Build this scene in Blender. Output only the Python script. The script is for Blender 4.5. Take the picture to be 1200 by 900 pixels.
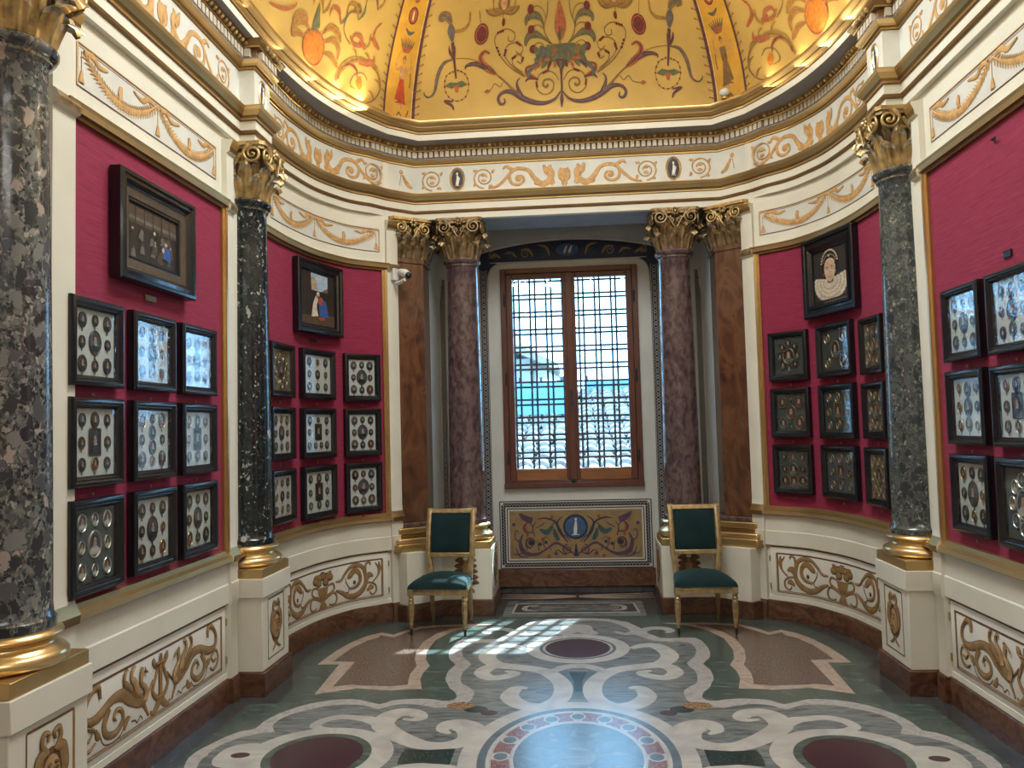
import bpy, bmesh, math, random
from mathutils import Vector, Matrix
PI = math.pi
rng = random.Random(7)
sc = bpy.context.scene
col = sc.collection
for o in list(bpy.data.objects):
    bpy.data.objects.remove(o)

# ------------------------------------------------------------------ camera
PITCH, ROLL, YAW, FPX = 0.054464, -0.026454, -0.078033, 953.07
CAM = Vector((0.0438, 0.0, 1.65))
fw = Vector((math.sin(YAW) * math.cos(PITCH), math.cos(YAW) * math.cos(PITCH), math.sin(PITCH)))
rt = Vector((math.cos(YAW), -math.sin(YAW), 0))
up = rt.cross(fw)
c_, s_ = math.cos(ROLL), math.sin(ROLL)
r2, u2 = c_ * rt + s_ * up, -s_ * rt + c_ * up
camd = bpy.data.cameras.new('camera')
cam = bpy.data.objects.new('camera', camd)
col.objects.link(cam)
cam.matrix_world = Matrix(((r2.x, u2.x, -fw.x, CAM.x), (r2.y, u2.y, -fw.y, CAM.y), (r2.z, u2.z, -fw.z, CAM.z), (0, 0, 0, 1)))
camd.sensor_width = 36
camd.lens = FPX / 1200 * 36
camd.clip_start = 0.02
camd.clip_end = 300
sc.camera = cam

# ------------------------------------------------------------------ light
sc.view_settings.view_transform = 'Standard'
sc.view_settings.look = 'None'
sc.view_settings.gamma = 1.0
sc.view_settings.use_curve_mapping = False
sc.view_settings.exposure = 0.0
SKY_COL, SKY_STR = (0.29, 0.62, 1.0), 12.0
SUN_STR = 24.0
DOOR_FILL_W = 85.0       # added fill light over the passage behind the camera, no known lamp there
COVE_W = 7.0        # uplights hidden behind the gilt lip under the dome
DOME_FILL_W = 178.0   # added fill light under the dome top
w = bpy.data.worlds.new('world')
sc.world = w
w.use_nodes = True
bg = w.node_tree.nodes['Background']
bg.inputs[0].default_value = (*SKY_COL, 1)
bg.inputs[1].default_value = SKY_STR
sund = bpy.data.lights.new('sun', 'SUN')
sund.energy = SUN_STR
sund.color = (0.80, 0.95, 1.0)
sund.angle = 0.012
sun = bpy.data.objects.new('sun', sund)
col.objects.link(sun)
sun.rotation_euler = Vector((-0.385, -1.0, -1.09)).to_track_quat('-Z', 'Y').to_euler()


def area(name, loc, direction, sx, sy, watts, color):
    d = bpy.data.lights.new(name, 'AREA')
    d.shape = 'RECTANGLE'
    d.size, d.size_y = sx, sy
    d.energy = watts
    d.color = color
    o = bpy.data.objects.new(name, d)
    col.objects.link(o)
    o.location = loc
    o.rotation_euler = Vector(direction).to_track_quat('-Z', 'Y').to_euler()
    return o


area('dome_fill', (0, 4.17, 5.45), (0, 0, -1), 1.3, 2.4, DOME_FILL_W, (0.88, 0.98, 1.0))  # unseen overhead fill, added to light the room evenly
area('passage_fill', (0.0, -0.6, 4.2), (0, 0.25, -1), 2.4, 1.6, DOOR_FILL_W, (1.0, 0.97, 0.93))  # unseen downward fill, added above the passage

# ------------------------------------------------------------------ materials
MATS = {}


def new_mat(name):
    m = bpy.data.materials.new(name)
    m.use_nodes = True
    nt = m.node_tree
    b = nt.nodes['Principled BSDF']
    MATS[name] = m
    return m, nt, b


def N(nt, kind, **kw):
    n = nt.nodes.new(kind)
    for k, v in kw.items():
        if k.startswith('i_'):
            n.inputs[k[2:].replace('_', ' ')].default_value = v
        else:
            setattr(n, k, v)
    return n


def ramp(nt, stops, fac, interp='LINEAR'):
    r = nt.nodes.new('ShaderNodeValToRGB')
    r.color_ramp.interpolation = interp
    el = r.color_ramp.elements
    while len(el) < len(stops):
        el.new(0.5)
    for e, (p, c) in zip(el, stops):
        e.position = p
        e.color = (*c, 1)
    nt.links.new(fac, r.inputs[0])
    return r.outputs[0]


def coords(nt, scale=(1, 1, 1)):
    t = nt.nodes.new('ShaderNodeTexCoord')
    mp = nt.nodes.new('ShaderNodeMapping')
    mp.inputs['Scale'].default_value = scale
    nt.links.new(t.outputs['Object'], mp.inputs['Vector'])
    return mp.outputs['Vector']


def mixc(nt, fac, a, b):
    m = nt.nodes.new('ShaderNodeMix')
    m.data_type = 'RGBA'
    for sock, v in ((m.inputs['Factor'], fac), (m.inputs['A'], a), (m.inputs['B'], b)):
        pass
    fi, ai, bi = m.inputs[0], m.inputs[6], m.inputs[7]
    for s, v in ((fi, fac), (ai, a), (bi, b)):
        if hasattr(v, 'links'):
            nt.links.new(v, s)
        elif isinstance(v, (int, float)):
            s.default_value = v
        else:
            s.default_value = (*v, 1)
    return m.outputs[2]


def setp(b, rough=0.5, metal=0.0, spec=0.5, coat=0.0):
    b.inputs['Roughness'].default_value = rough
    b.inputs['Metallic'].default_value = metal
    b.inputs['Specular IOR Level'].default_value = spec
    b.inputs['Coat Weight'].default_value = coat
    b.inputs['Coat Roughness'].default_value = 0.06


def plain(name, c, rough=0.6, metal=0.0, spec=0.4, coat=0.0, var=0.12, scale=6, bump=0.0, bscale=60, stretch=(1, 1, 1)):
    """a colour with a little uneven wear in it"""
    m, nt, b = new_mat(name)
    setp(b, rough, metal, spec, coat)
    v = coords(nt, stretch)
    n = N(nt, 'ShaderNodeTexNoise', i_Scale=scale, i_Detail=6.0)
    nt.links.new(v, n.inputs['Vector'])
    lo = tuple(x * (1 - var) for x in c)
    hi = tuple(min(1, x * (1 + var)) for x in c)
    nt.links.new(ramp(nt, [(0.3, lo), (0.7, hi)], n.outputs[0]), b.inputs['Base Color'])
    if bump:
        n2 = N(nt, 'ShaderNodeTexNoise', i_Scale=bscale, i_Detail=4.0)
        nt.links.new(v, n2.inputs['Vector'])
        bp = N(nt, 'ShaderNodeBump', i_Strength=bump, i_Distance=0.01)
        nt.links.new(n2.outputs[0], bp.inputs['Height'])
        nt.links.new(bp.outputs[0], b.inputs['Normal'])
    return m


def veined(name, stops, scale=4, dist=1.5, detail=8, rough=0.2, stretch=(1, 1, 1), spec=0.5, kind='noise', coat=0.0, rot=(0, 0, 0)):
    m, nt, b = new_mat(name)
    setp(b, rough, 0, spec, coat)
    v = coords(nt, stretch)
    v.node.inputs['Rotation'].default_value = rot
    if kind == 'wave':
        n = N(nt, 'ShaderNodeTexWave', i_Scale=scale, i_Distortion=dist, i_Detail=float(detail))
        n.inputs['Detail Scale'].default_value = 1.3
    else:
        n = N(nt, 'ShaderNodeTexNoise', i_Scale=scale, i_Detail=float(detail), i_Distortion=dist)
    nt.links.new(v, n.inputs['Vector'])
    nt.links.new(ramp(nt, stops, n.outputs[0]), b.inputs['Base Color'])
    return m


def breccia(name, ground, big, small, bscale=13, sscale=38, cover=0.55, rough=0.22, big_stops=None):
    """broken-stone marble: two sizes of angular clasts in a ground"""
    m, nt, b = new_mat(name)
    setp(b, rough, 0, 0.5, 0.3)
    v0 = coords(nt, (1, 1, 0.75))
    nz = N(nt, 'ShaderNodeTexNoise', i_Scale=9.0, i_Detail=4.0)
    nt.links.new(v0, nz.inputs['Vector'])
    va = N(nt, 'ShaderNodeVectorMath', operation='MULTIPLY_ADD')
    va.inputs[1].default_value = (0.07, 0.07, 0.07)
    nt.links.new(nz.outputs['Color'], va.inputs[0])
    nt.links.new(v0, va.inputs[2])
    nz2 = N(nt, 'ShaderNodeTexNoise', i_Scale=45.0, i_Detail=3.0)
    nt.links.new(v0, nz2.inputs['Vector'])
    vb = N(nt, 'ShaderNodeVectorMath', operation='MULTIPLY_ADD')
    vb.inputs[1].default_value = (0.035, 0.035, 0.035)
    nt.links.new(nz2.outputs['Color'], vb.inputs[0])
    nt.links.new(va.outputs[0], vb.inputs[2])
    v = vb.outputs[0]

    def layer(scale, stops, thr, soft):
        vr = N(nt, 'ShaderNodeTexVoronoi', i_Scale=scale)
        nt.links.new(v, vr.inputs['Vector'])
        ed = N(nt, 'ShaderNodeTexVoronoi', feature='DISTANCE_TO_EDGE', i_Scale=scale)
        nt.links.new(v, ed.inputs['Vector'])
        sep = N(nt, 'ShaderNodeSeparateColor')
        nt.links.new(vr.outputs['Color'], sep.inputs[0])
        c = ramp(nt, stops, sep.outputs[0], 'CONSTANT')
        on = N(nt, 'ShaderNodeMath', operation='GREATER_THAN')
        on.inputs[1].default_value = 1 - thr
        nt.links.new(sep.outputs[1], on.inputs[0])
        mr = N(nt, 'ShaderNodeMapRange')
        mr.inputs[1].default_value = 0.03
        mr.inputs[2].default_value = 0.03 + soft
        nt.links.new(ed.outputs[0], mr.inputs[0])
        mu = N(nt, 'ShaderNodeMath', operation='MULTIPLY')
        nt.links.new(on.outputs[0], mu.inputs[0])
        nt.links.new(mr.outputs[0], mu.inputs[1])
        return c, mu.outputs[0]
    g = N(nt, 'ShaderNodeTexNoise', i_Scale=55.0, i_Detail=6.0)
    nt.links.new(v0, g.inputs['Vector'])
    base = ramp(nt, ground, g.outputs[0])
    cs, fs = layer(sscale, small, 0.75, 0.05)
    cb, fb = layer(bscale, big, cover, 0.04)
    nt.links.new(mixc(nt, fb, mixc(nt, fs, base, cs), cb), b.inputs['Base Color'])
    return m


# painted and gilt surfaces
plain('cream', (0.68, 0.65, 0.555), rough=0.55, var=0.06, scale=3)
plain('cream_frieze', (0.60, 0.595, 0.55), rough=0.6, var=0.07, scale=5)
plain('panel_white', (0.71, 0.69, 0.63), rough=0.6, var=0.06, scale=5)
plain('niche_white', (0.56, 0.56, 0.53), rough=0.65, var=0.07, scale=3)
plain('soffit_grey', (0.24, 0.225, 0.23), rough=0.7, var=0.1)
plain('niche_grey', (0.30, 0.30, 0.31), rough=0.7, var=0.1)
plain('gold', (0.53, 0.36, 0.155), rough=0.34, metal=0.85, var=0.12, scale=3, spec=0.5)
plain('gold_bright', (0.76, 0.56, 0.28), rough=0.28, metal=0.9, var=0.1, scale=3)
plain('gold_old', (0.22, 0.13, 0.05), rough=0.42, metal=0.7, var=0.2, scale=4)
plain('gilt_leaf', (0.44, 0.31, 0.14), rough=0.40, metal=0.7, var=0.5, scale=16)
plain('gilt_dim', (0.27, 0.19, 0.105), rough=0.4, metal=0.6, var=0.5, scale=20)
plain('gilt_wood', (0.40, 0.285, 0.145), rough=0.38, metal=0.6, var=0.3, scale=25)
plain('brown_line', (0.21, 0.12, 0.06), rough=0.6, var=0.25)
plain('ochre', (0.28, 0.165, 0.068), rough=0.6, var=0.25, scale=22)
plain('ochre_light', (0.40, 0.25, 0.11), rough=0.6, var=0.25, scale=22)
plain('ochre_dark', (0.13, 0.065, 0.03), rough=0.6, var=0.25, scale=22)
plain('garland', (0.52, 0.30, 0.115), rough=0.6, var=0.25, scale=25)
plain('garland_dark', (0.36, 0.20, 0.08), rough=0.6, var=0.2, scale=25)
plain('dentil_white', (0.52, 0.46, 0.37), rough=0.6, var=0.15)
plain('cameo_dark', (0.035, 0.035, 0.05), rough=0.5)
plain('cameo_figure', (0.75, 0.74, 0.70), rough=0.5)
plain('silver_leaf', (0.52, 0.47, 0.37), rough=0.35, metal=0.6, var=0.2)


def fabric():
    m, nt, b = new_mat('red_fabric')
    setp(b, 0.75, 0, 0.25)
    b.inputs['Sheen Weight'].default_value = 0.06
    b.inputs['Sheen Tint'].default_value = (1, 0.6, 0.7, 1)
    v = coords(nt, (1, 1, 9))
    n = N(nt, 'ShaderNodeTexNoise', i_Scale=9.0, i_Detail=8.0)
    nt.links.new(v, n.inputs['Vector'])
    nt.links.new(ramp(nt, [(0.3, (0.225, 0.019, 0.052)), (0.7, (0.285, 0.028, 0.072))], n.outputs[0]), b.inputs['Base Color'])
    v2 = coords(nt, (1, 1, 14))
    n2 = N(nt, 'ShaderNodeTexNoise', i_Scale=5.0, i_Detail=5.0)
    nt.links.new(v2, n2.inputs['Vector'])
    bp = N(nt, 'ShaderNodeBump', i_Strength=0.25, i_Distance=0.01)
    nt.links.new(n2.outputs[0], bp.inputs['Height'])
    nt.links.new(bp.outputs[0], b.inputs['Normal'])


fabric()

# stones
breccia('grey_breccia', [(0.3, (0.032, 0.038, 0.042)), (0.7, (0.165, 0.18, 0.18))],
        [(0.0, (0.028, 0.030, 0.038)), (0.40, (0.085, 0.088, 0.095)), (0.60, (0.19, 0.195, 0.19)), (0.76, (0.045, 0.052, 0.066)), (0.93, (0.36, 0.30, 0.27))],
        [(0.0, (0.02, 0.022, 0.024)), (0.35, (0.17, 0.175, 0.165)), (0.6, (0.06, 0.068, 0.066)), (0.80, (0.26, 0.26, 0.24)), (0.94, (0.36, 0.33, 0.28))], bscale=22, sscale=70)
breccia('green_breccia', [(0.3, (0.035, 0.042, 0.040)), (0.7, (0.11, 0.125, 0.115))],
        [(0.0, (0.030, 0.033, 0.040)), (0.5, (0.055, 0.062, 0.062)), (0.75, (0.085, 0.09, 0.085)), (0.93, (0.22, 0.21, 0.19))],
        [(0.0, (0.035, 0.04, 0.045)), (0.45, (0.11, 0.125, 0.115)), (0.75, (0.07, 0.08, 0.075)), (0.93, (0.27, 0.25, 0.21))], bscale=24, sscale=85, cover=0.40)
breccia('black_green', [(0.3, (0.004, 0.008, 0.010)), (0.7, (0.022, 0.032, 0.034))],
        [(0.0, (0.004, 0.008, 0.010)), (0.55, (0.012, 0.020, 0.022)), (0.9, (0.022, 0.03, 0.032)), (0.965, (0.34, 0.34, 0.32))],
        [(0.0, (0.005, 0.008, 0.010)), (0.6, (0.020, 0.030, 0.032)), (0.80, (0.07, 0.08, 0.08)), (0.91, (0.36, 0.36, 0.34))], bscale=30, sscale=75, cover=0.4)
veined('porphyry', [(0.30, (0.045, 0.028, 0.032)), (0.46, (0.088, 0.056, 0.060)), (0.62, (0.150, 0.102, 0.098)), (0.75, (0.065, 0.042, 0.048))], scale=22, dist=0.6, detail=14, rough=0.2, stretch=(1, 1, 0.55), coat=0.3)
veined('rosso', [(0.25, (0.030, 0.012, 0.010)), (0.45, (0.10, 0.042, 0.022)), (0.6, (0.155, 0.068, 0.032)), (0.72, (0.06, 0.022, 0.014)), (0.85, (0.20, 0.10, 0.045))], scale=4.2, dist=2.2, detail=13, rough=0.22, stretch=(1, 1, 0.5), coat=0.25)
veined('base_marble', [(0.22, (0.030, 0.012, 0.009)), (0.45, (0.088, 0.036, 0.022)), (0.6, (0.14, 0.070, 0.038)), (0.74, (0.07, 0.026, 0.016)), (0.88, (0.20, 0.12, 0.07))], scale=5, dist=3.0, detail=9, rough=0.3, stretch=(1, 1, 1.8))
FR = 0.24
veined('stone_green', [(0.25, (0.038, 0.058, 0.052)), (0.55, (0.068, 0.097, 0.085)), (0.70, (0.10, 0.135, 0.12)), (0.80, (0.26, 0.30, 0.28))], scale=4.5, dist=1.5, detail=12, rough=FR, spec=0.85, stretch=(1, 2.5, 1), rot=(0, 0, 0.5))
veined('stone_grey', [(0.28, (0.070, 0.080, 0.085)), (0.44, (0.125, 0.140, 0.145)), (0.56, (0.20, 0.22, 0.22)), (0.64, (0.11, 0.125, 0.13)), (0.76, (0.17, 0.185, 0.19))], scale=2.2, dist=2.2, detail=9, rough=FR, spec=0.85, stretch=(1.2, 5.0, 1), rot=(0, 0, 0.3))
veined('stone_white', [(0.3, (0.37, 0.36, 0.34)), (0.6, (0.50, 0.485, 0.455)), (0.8, (0.33, 0.325, 0.32))], scale=3.5, dist=1.5, rough=FR, spec=0.85)
veined('stone_pale', [(0.3, (0.30, 0.29, 0.28)), (0.55, (0.44, 0.42, 0.405)), (0.75, (0.26, 0.25, 0.255))], scale=6, dist=3.0, rough=FR, spec=0.85)
veined('stone_pink', [(0.3, (0.34, 0.25, 0.20)), (0.6, (0.47, 0.37, 0.31)), (0.8, (0.27, 0.19, 0.16))], scale=9, dist=2.0, rough=FR, spec=0.85)
veined('stone_granite', [(0.30, (0.040, 0.024, 0.020)), (0.5, (0.125, 0.078, 0.062)), (0.66, (0.21, 0.15, 0.125))], scale=75, dist=0, detail=3, rough=FR, spec=0.85)
veined('stone_purple', [(0.3, (0.030, 0.010, 0.018)), (0.7, (0.066, 0.023, 0.035))], scale=40, dist=0, rough=FR, spec=0.85)
veined('stone_darkgreen', [(0.4, (0.008, 0.022, 0.022)), (0.62, (0.025, 0.05, 0.048)), (0.72, (0.10, 0.15, 0.13))], scale=90, dist=0, detail=2, rough=FR, spec=0.85)
veined('stone_redgranite', [(0.35, (0.10, 0.035, 0.03)), (0.55, (0.24, 0.10, 0.08)), (0.7, (0.36, 0.22, 0.18))], scale=80, dist=0, detail=3, rough=FR, spec=0.85)
veined('stone_brownfleck', [(0.35, (0.15, 0.07, 0.03)), (0.55, (0.32, 0.18, 0.09)), (0.7, (0.45, 0.30, 0.18))], scale=60, dist=0, detail=3, rough=FR, spec=0.85)
veined('stone_border', [(0.3, (0.035, 0.036, 0.038)), (0.7, (0.075, 0.078, 0.078))], scale=5, dist=2.0, rough=0.2)
veined('stone_bluegrey', [(0.3, (0.07, 0.10, 0.12)), (0.7, (0.13, 0.165, 0.185))], scale=9, dist=2.0, rough=FR, spec=0.85)

# dome paint
plain('dome_gold', (0.56, 0.37, 0.11), rough=0.55, metal=0.15, var=0.10, scale=2.2)
plain('dome_rib', (0.62, 0.33, 0.045), rough=0.55, var=0.15, scale=6)
for nm, c in dict(d_purple=(0.115, 0.042, 0.05), d_green=(0.115, 0.125, 0.065), d_rust=(0.36, 0.105, 0.045), d_brown=(0.21, 0.115, 0.045), d_orange=(0.52, 0.17, 0.025),
                  d_red=(0.50, 0.075, 0.03), d_maroon=(0.15, 0.028, 0.025), d_slate=(0.115, 0.10, 0.095), d_ochre=(0.32, 0.17, 0.04), d_skin=(0.52, 0.27, 0.12), d_pale=(0.72, 0.55, 0.28)).items():
    plain(nm, c, rough=0.6, var=0.25, scale=30)

# furniture, frames
plain('velvet', (0.006, 0.022, 0.024), rough=0.85, var=0.25, scale=5, spec=0.2)
MATS['velvet'].node_tree.nodes['Principled BSDF'].inputs['Sheen Weight'].default_value = 0.12
MATS['velvet'].node_tree.nodes['Principled BSDF'].inputs['Sheen Tint'].default_value = (0.35, 0.75, 0.8, 1)
plain('foot_black', (0.018, 0.014, 0.012), rough=0.35)
plain('ebony', (0.006, 0.007, 0.010), rough=0.26, var=0.3, scale=25, stretch=(1, 1, 0.2), spec=0.5, coat=0.2)
plain('liner_wood', (0.085, 0.06, 0.04), rough=0.45, var=0.25, scale=20)
plain('mount_pale', (0.56, 0.59, 0.57), rough=0.8, var=0.06)
plain('mount_dark', (0.045, 0.058, 0.055), rough=0.7, var=0.15)
plain('mount_olive', (0.15, 0.13, 0.075), rough=0.7, var=0.15)
plain('mount_slate', (0.075, 0.095, 0.10), rough=0.7, var=0.15)
plain('rim_gilt', (0.36, 0.28, 0.15), rough=0.3, metal=0.85, var=0.3, scale=40)
plain('rim_dark', (0.075, 0.055, 0.035), rough=0.35, metal=0.6, var=0.3, scale=40)
plain('rim_silver', (0.72, 0.70, 0.62), rough=0.28, metal=0.9, var=0.2, scale=40)
for nm, c in dict(mini_brown=(0.055, 0.036, 0.026), mini_black=(0.018, 0.016, 0.018), mini_blue=(0.05, 0.085, 0.13), mini_red=(0.13, 0.03, 0.025), mini_skin=(0.42, 0.27, 0.19), mini_hair=(0.055, 0.032, 0.02),
                  mini_white=(0.50, 0.47, 0.43), mini_grey=(0.12, 0.125, 0.125), pic_dark=(0.028, 0.020, 0.014), pic_brown=(0.085, 0.052, 0.030), pic_grey=(0.125, 0.115, 0.10), pic_sky=(0.33, 0.43, 0.56),
                  pic_wall=(0.36, 0.28, 0.19), pic_blue=(0.035, 0.095, 0.30), pic_red=(0.36, 0.07, 0.05), pic_white=(0.55, 0.50, 0.43), pic_skin=(0.52, 0.36, 0.26), pic_hair=(0.020, 0.012, 0.010), pic_ruff=(0.56, 0.48, 0.38), pic_line=(0.030, 0.025, 0.024), pic_shade=(0.22, 0.185, 0.15), pic_lip=(0.40, 0.13, 0.10)).items():
    plain(nm, c, rough=0.5, var=0.22, scale=35)
plain('window_wood', (0.115, 0.042, 0.030), rough=0.4, var=0.2, scale=8, stretch=(4, 4, 0.5))
plain('window_wood_light', (0.26, 0.105, 0.045), rough=0.4, var=0.2, scale=8, stretch=(0.5, 4, 4))
plain('iron', (0.03, 0.036, 0.045), rough=0.5, metal=0.3)
plain('brass', (0.45, 0.33, 0.14), rough=0.35, metal=0.9)
plain('plastic_white', (0.62, 0.62, 0.60), rough=0.4)
plain('plastic_black', (0.012, 0.012, 0.014), rough=0.15)
plain('niche_ochre', (0.27, 0.175, 0.08), rough=0.6, var=0.18, scale=12)
plain('p_blue', (0.045, 0.10, 0.22), rough=0.6, var=0.2, scale=25)
plain('p_navy', (0.022, 0.030, 0.062), rough=0.6, var=0.2, scale=25)
plain('p_teal', (0.035, 0.075, 0.075), rough=0.6, var=0.2, scale=25)
plain('p_violet', (0.085, 0.045, 0.075), rough=0.6, var=0.2, scale=25)
plain('p_red', (0.24, 0.055, 0.03), rough=0.6, var=0.2, scale=25)
plain('p_black', (0.022, 0.020, 0.026), rough=0.6, var=0.2, scale=25)
plain('p_grey', (0.40, 0.385, 0.36), rough=0.6, var=0.1)
plain('p_white', (0.58, 0.55, 0.50), rough=0.6, var=0.1)
plain('roof_tile', (0.24, 0.20, 0.175), rough=0.8, var=0.4, scale=5)
plain('house_wall', (0.32, 0.31, 0.30), rough=0.8, var=0.12)
plain('blue_cloth', (0.10, 0.24, 0.34), rough=0.7, var=0.15)


def glass(name, tint, refl=0.05):
    m = bpy.data.materials.new(name)
    m.use_nodes = True
    nt = m.node_tree
    nt.nodes.clear()
    out = nt.nodes.new('ShaderNodeOutputMaterial')
    tr = nt.nodes.new('ShaderNodeBsdfTransparent')
    tr.inputs[0].default_value = (*tint, 1)
    gl = nt.nodes.new('ShaderNodeBsdfGlossy')
    gl.inputs['Roughness'].default_value = 0.012
    ge = nt.nodes.new('ShaderNodeNewGeometry')
    dt = nt.nodes.new('ShaderNodeVectorMath')
    dt.operation = 'DOT_PRODUCT'
    nt.links.new(ge.outputs['Normal'], dt.inputs[0])
    nt.links.new(ge.outputs['Incoming'], dt.inputs[1])
    prev = dt.outputs['Value']
    for op, v in (('ABSOLUTE', None), ('SUBTRACT', 1.0), ('POWER', 5.0), ('MULTIPLY_ADD', 0.95)):
        n = nt.nodes.new('ShaderNodeMath')
        n.operation = op
        if op == 'SUBTRACT':
            n.inputs[0].default_value = v
            nt.links.new(prev, n.inputs[1])
        else:
            nt.links.new(prev, n.inputs[0])
            if v is not None:
                n.inputs[1].default_value = v
            if op == 'MULTIPLY_ADD':
                n.inputs[2].default_value = refl
        prev = n.outputs[0]
    fr = n
    nz = nt.nodes.new('ShaderNodeTexNoise')
    nz.inputs['Scale'].default_value = 7
    bp = nt.nodes.new('ShaderNodeBump')
    bp.inputs['Strength'].default_value = 0.05
    bp.inputs['Distance'].default_value = 0.02
    nt.links.new(nz.outputs[0], bp.inputs['Height'])
    nt.links.new(bp.outputs[0], gl.inputs['Normal'])
    mx = nt.nodes.new('ShaderNodeMixShader')
    nt.links.new(fr.outputs[0], mx.inputs[0])
    nt.links.new(tr.outputs[0], mx.inputs[1])
    nt.links.new(gl.outputs[0], mx.inputs[2])
    nt.links.new(mx.outputs[0], out.inputs[0])
    MATS[name] = m


glass('case_glass', (0.96, 0.97, 0.97))
glass('window_glass', (0.93, 0.97, 0.98), 0.03)

# floor and dome outlines, in metres on the floor and along the dome
FLOOR = {
 'band_out': [(0.731, 6.449), (0.906, 6.458), (0.952, 6.271), (0.952, 6.059), (0.919, 5.897), (0.86, 5.77), (0.886, 5.629), (0.877, 5.443), (0.85, 5.356), (0.815, 5.243), (0.78, 5.188), (0.75, 5.095), (0.76, 5.031), (0.815, 5.01), (0.878, 5.035), (0.964, 5.051), (1.054, 5.043), (1.14, 5.017), (1.202, 4.951), (1.348, 5.034), (1.458, 5.038), (1.592, 4.992), (1.695, 4.901), (1.77, 4.778), (1.807, 4.656), (1.814, 4.545), (1.871, 4.512), (1.926, 4.431), (1.969, 4.314), (2.001, 4.204), (2.0, 4.072)],
 'band_in': [(0.678, 6.358), (0.833, 6.322), (0.855, 6.253), (0.862, 6.117), (0.821, 5.934), (0.748, 5.779), (0.778, 5.63), (0.781, 5.505), (0.757, 5.356), (0.718, 5.299), (0.656, 5.202), (0.647, 5.095), (0.656, 5.005), (0.702, 4.919), (0.756, 4.902), (0.847, 4.887), (0.888, 4.912), (0.976, 4.943), (1.059, 4.951), (1.133, 4.919), (1.188, 4.864), (1.264, 4.914), (1.339, 4.941), (1.482, 4.931), (1.603, 4.858), (1.684, 4.778), (1.729, 4.67), (1.727, 4.582), (1.684, 4.497), (1.739, 4.484), (1.817, 4.43), (1.877, 4.364), (1.917, 4.264), (1.921, 4.132), (1.909, 4.071)],
 'car_out': [(0.695, 6.944), (1.033, 6.943), (1.323, 6.885), (1.421, 6.754), (1.495, 6.616), (1.606, 6.689), (1.631, 6.656), (1.702, 6.579), (1.773, 6.399), (1.822, 6.175), (1.847, 5.942), (1.856, 5.783), (1.699, 5.785), (1.665, 5.127), (1.509, 5.209), (1.424, 5.248), (1.201, 5.208), (1.12, 5.227), (0.996, 5.236), (1.045, 5.442), (1.052, 5.595), (1.035, 5.741), (1.092, 5.894), (1.126, 6.112), (1.117, 6.431), (1.037, 6.673), (0.903, 6.84)],
 'car_in': [(0.943, 6.877), (1.137, 6.871), (1.307, 6.804), (1.401, 6.663), (1.475, 6.529), (1.595, 6.6), (1.597, 6.521), (1.663, 6.431), (1.725, 6.231), (1.754, 5.994), (1.761, 5.861), (1.6, 5.849), (1.592, 5.286), (1.482, 5.326), (1.404, 5.307), (1.212, 5.291), (1.106, 5.325), (1.123, 5.427), (1.138, 5.563), (1.128, 5.74), (1.173, 5.893), (1.207, 6.111), (1.205, 6.388), (1.144, 6.648), (1.055, 6.788)],
 'scroll_a': [(0.396, 6.165), (0.486, 6.241), (0.59, 6.223), (0.656, 5.973), (0.564, 5.764), (0.404, 5.699), (0.226, 5.604), (0.107, 5.36), (0.101, 5.083), (0.197, 4.906), (0.331, 4.931), (0.419, 5.083), (0.389, 5.245), (0.318, 5.245)],
 'scroll_b': [(0.403, 5.68), (0.524, 5.745), (0.615, 5.697), (0.648, 5.568), (0.58, 5.464), (0.481, 5.489), (0.423, 5.57), (0.493, 5.614)],
 'scroll_c': [(0.693, 4.477), (0.742, 4.528), (0.724, 4.601), (0.664, 4.611), (0.594, 4.548), (0.578, 4.427), (0.618, 4.35), (0.704, 4.304), (0.813, 4.315), (0.922, 4.391), (1.037, 4.51), (1.099, 4.614), (1.092, 4.744), (1.029, 4.812), (0.945, 4.789), (0.908, 4.721), (0.94, 4.688), (1.004, 4.7)],
 'scroll_d': [(1.099, 4.614), (1.194, 4.69), (1.253, 4.708), (1.367, 4.73), (1.449, 4.684), (1.483, 4.595), (1.438, 4.551), (1.386, 4.551)],
 'scroll_e': [(0.695, 6.615), (0.74, 6.668), (0.698, 6.752), (0.584, 6.755), (0.507, 6.643), (0.552, 6.509), (0.629, 6.409), (0.735, 6.386), (0.841, 6.384)],
 'scroll_f': [(-0.014, 7.109), (0.18, 7.071), (0.332, 6.98), (0.449, 6.783), (0.462, 6.644), (0.38, 6.588), (0.294, 6.671)],
 'vase': [(-0.07, 5.575), (0.05, 5.574), (0.015, 5.361), (0.015, 5.18), (-0.035, 5.18), (-0.03, 5.361)],
 'vasearc': [(-0.185, 5.608), (-0.12, 5.706), (-0.013, 5.738), (0.095, 5.703), (0.169, 5.605)],
 'shell': [(-0.131, 6.848), (-0.073, 6.909), (0.057, 6.905), (0.115, 6.84), (0.124, 6.722), (0.15, 6.576), (-0.16, 6.584), (-0.135, 6.729)],
 'petal': [(1.68, 4.311), (1.806, 4.312), (1.863, 4.226), (1.85, 4.109), (1.797, 4.04), (1.699, 4.084)],
 'granite': [(0.635, 4.222), (0.756, 4.199), (0.905, 4.217), (0.897, 4.072), (0.769, 4.087), (0.634, 4.068)],
 'border': [(1.858, 5.593), (1.833, 4.958), (2.024, 4.951), (2.054, 4.022)],
 'nichepanel': [(-0.654, 7.867), (0.592, 7.809), (0.593, 7.192), (-0.664, 7.238)],
 'nichein': [(-0.576, 7.737), (0.53, 7.688), (0.559, 7.312), (-0.592, 7.356)],
}
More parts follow.
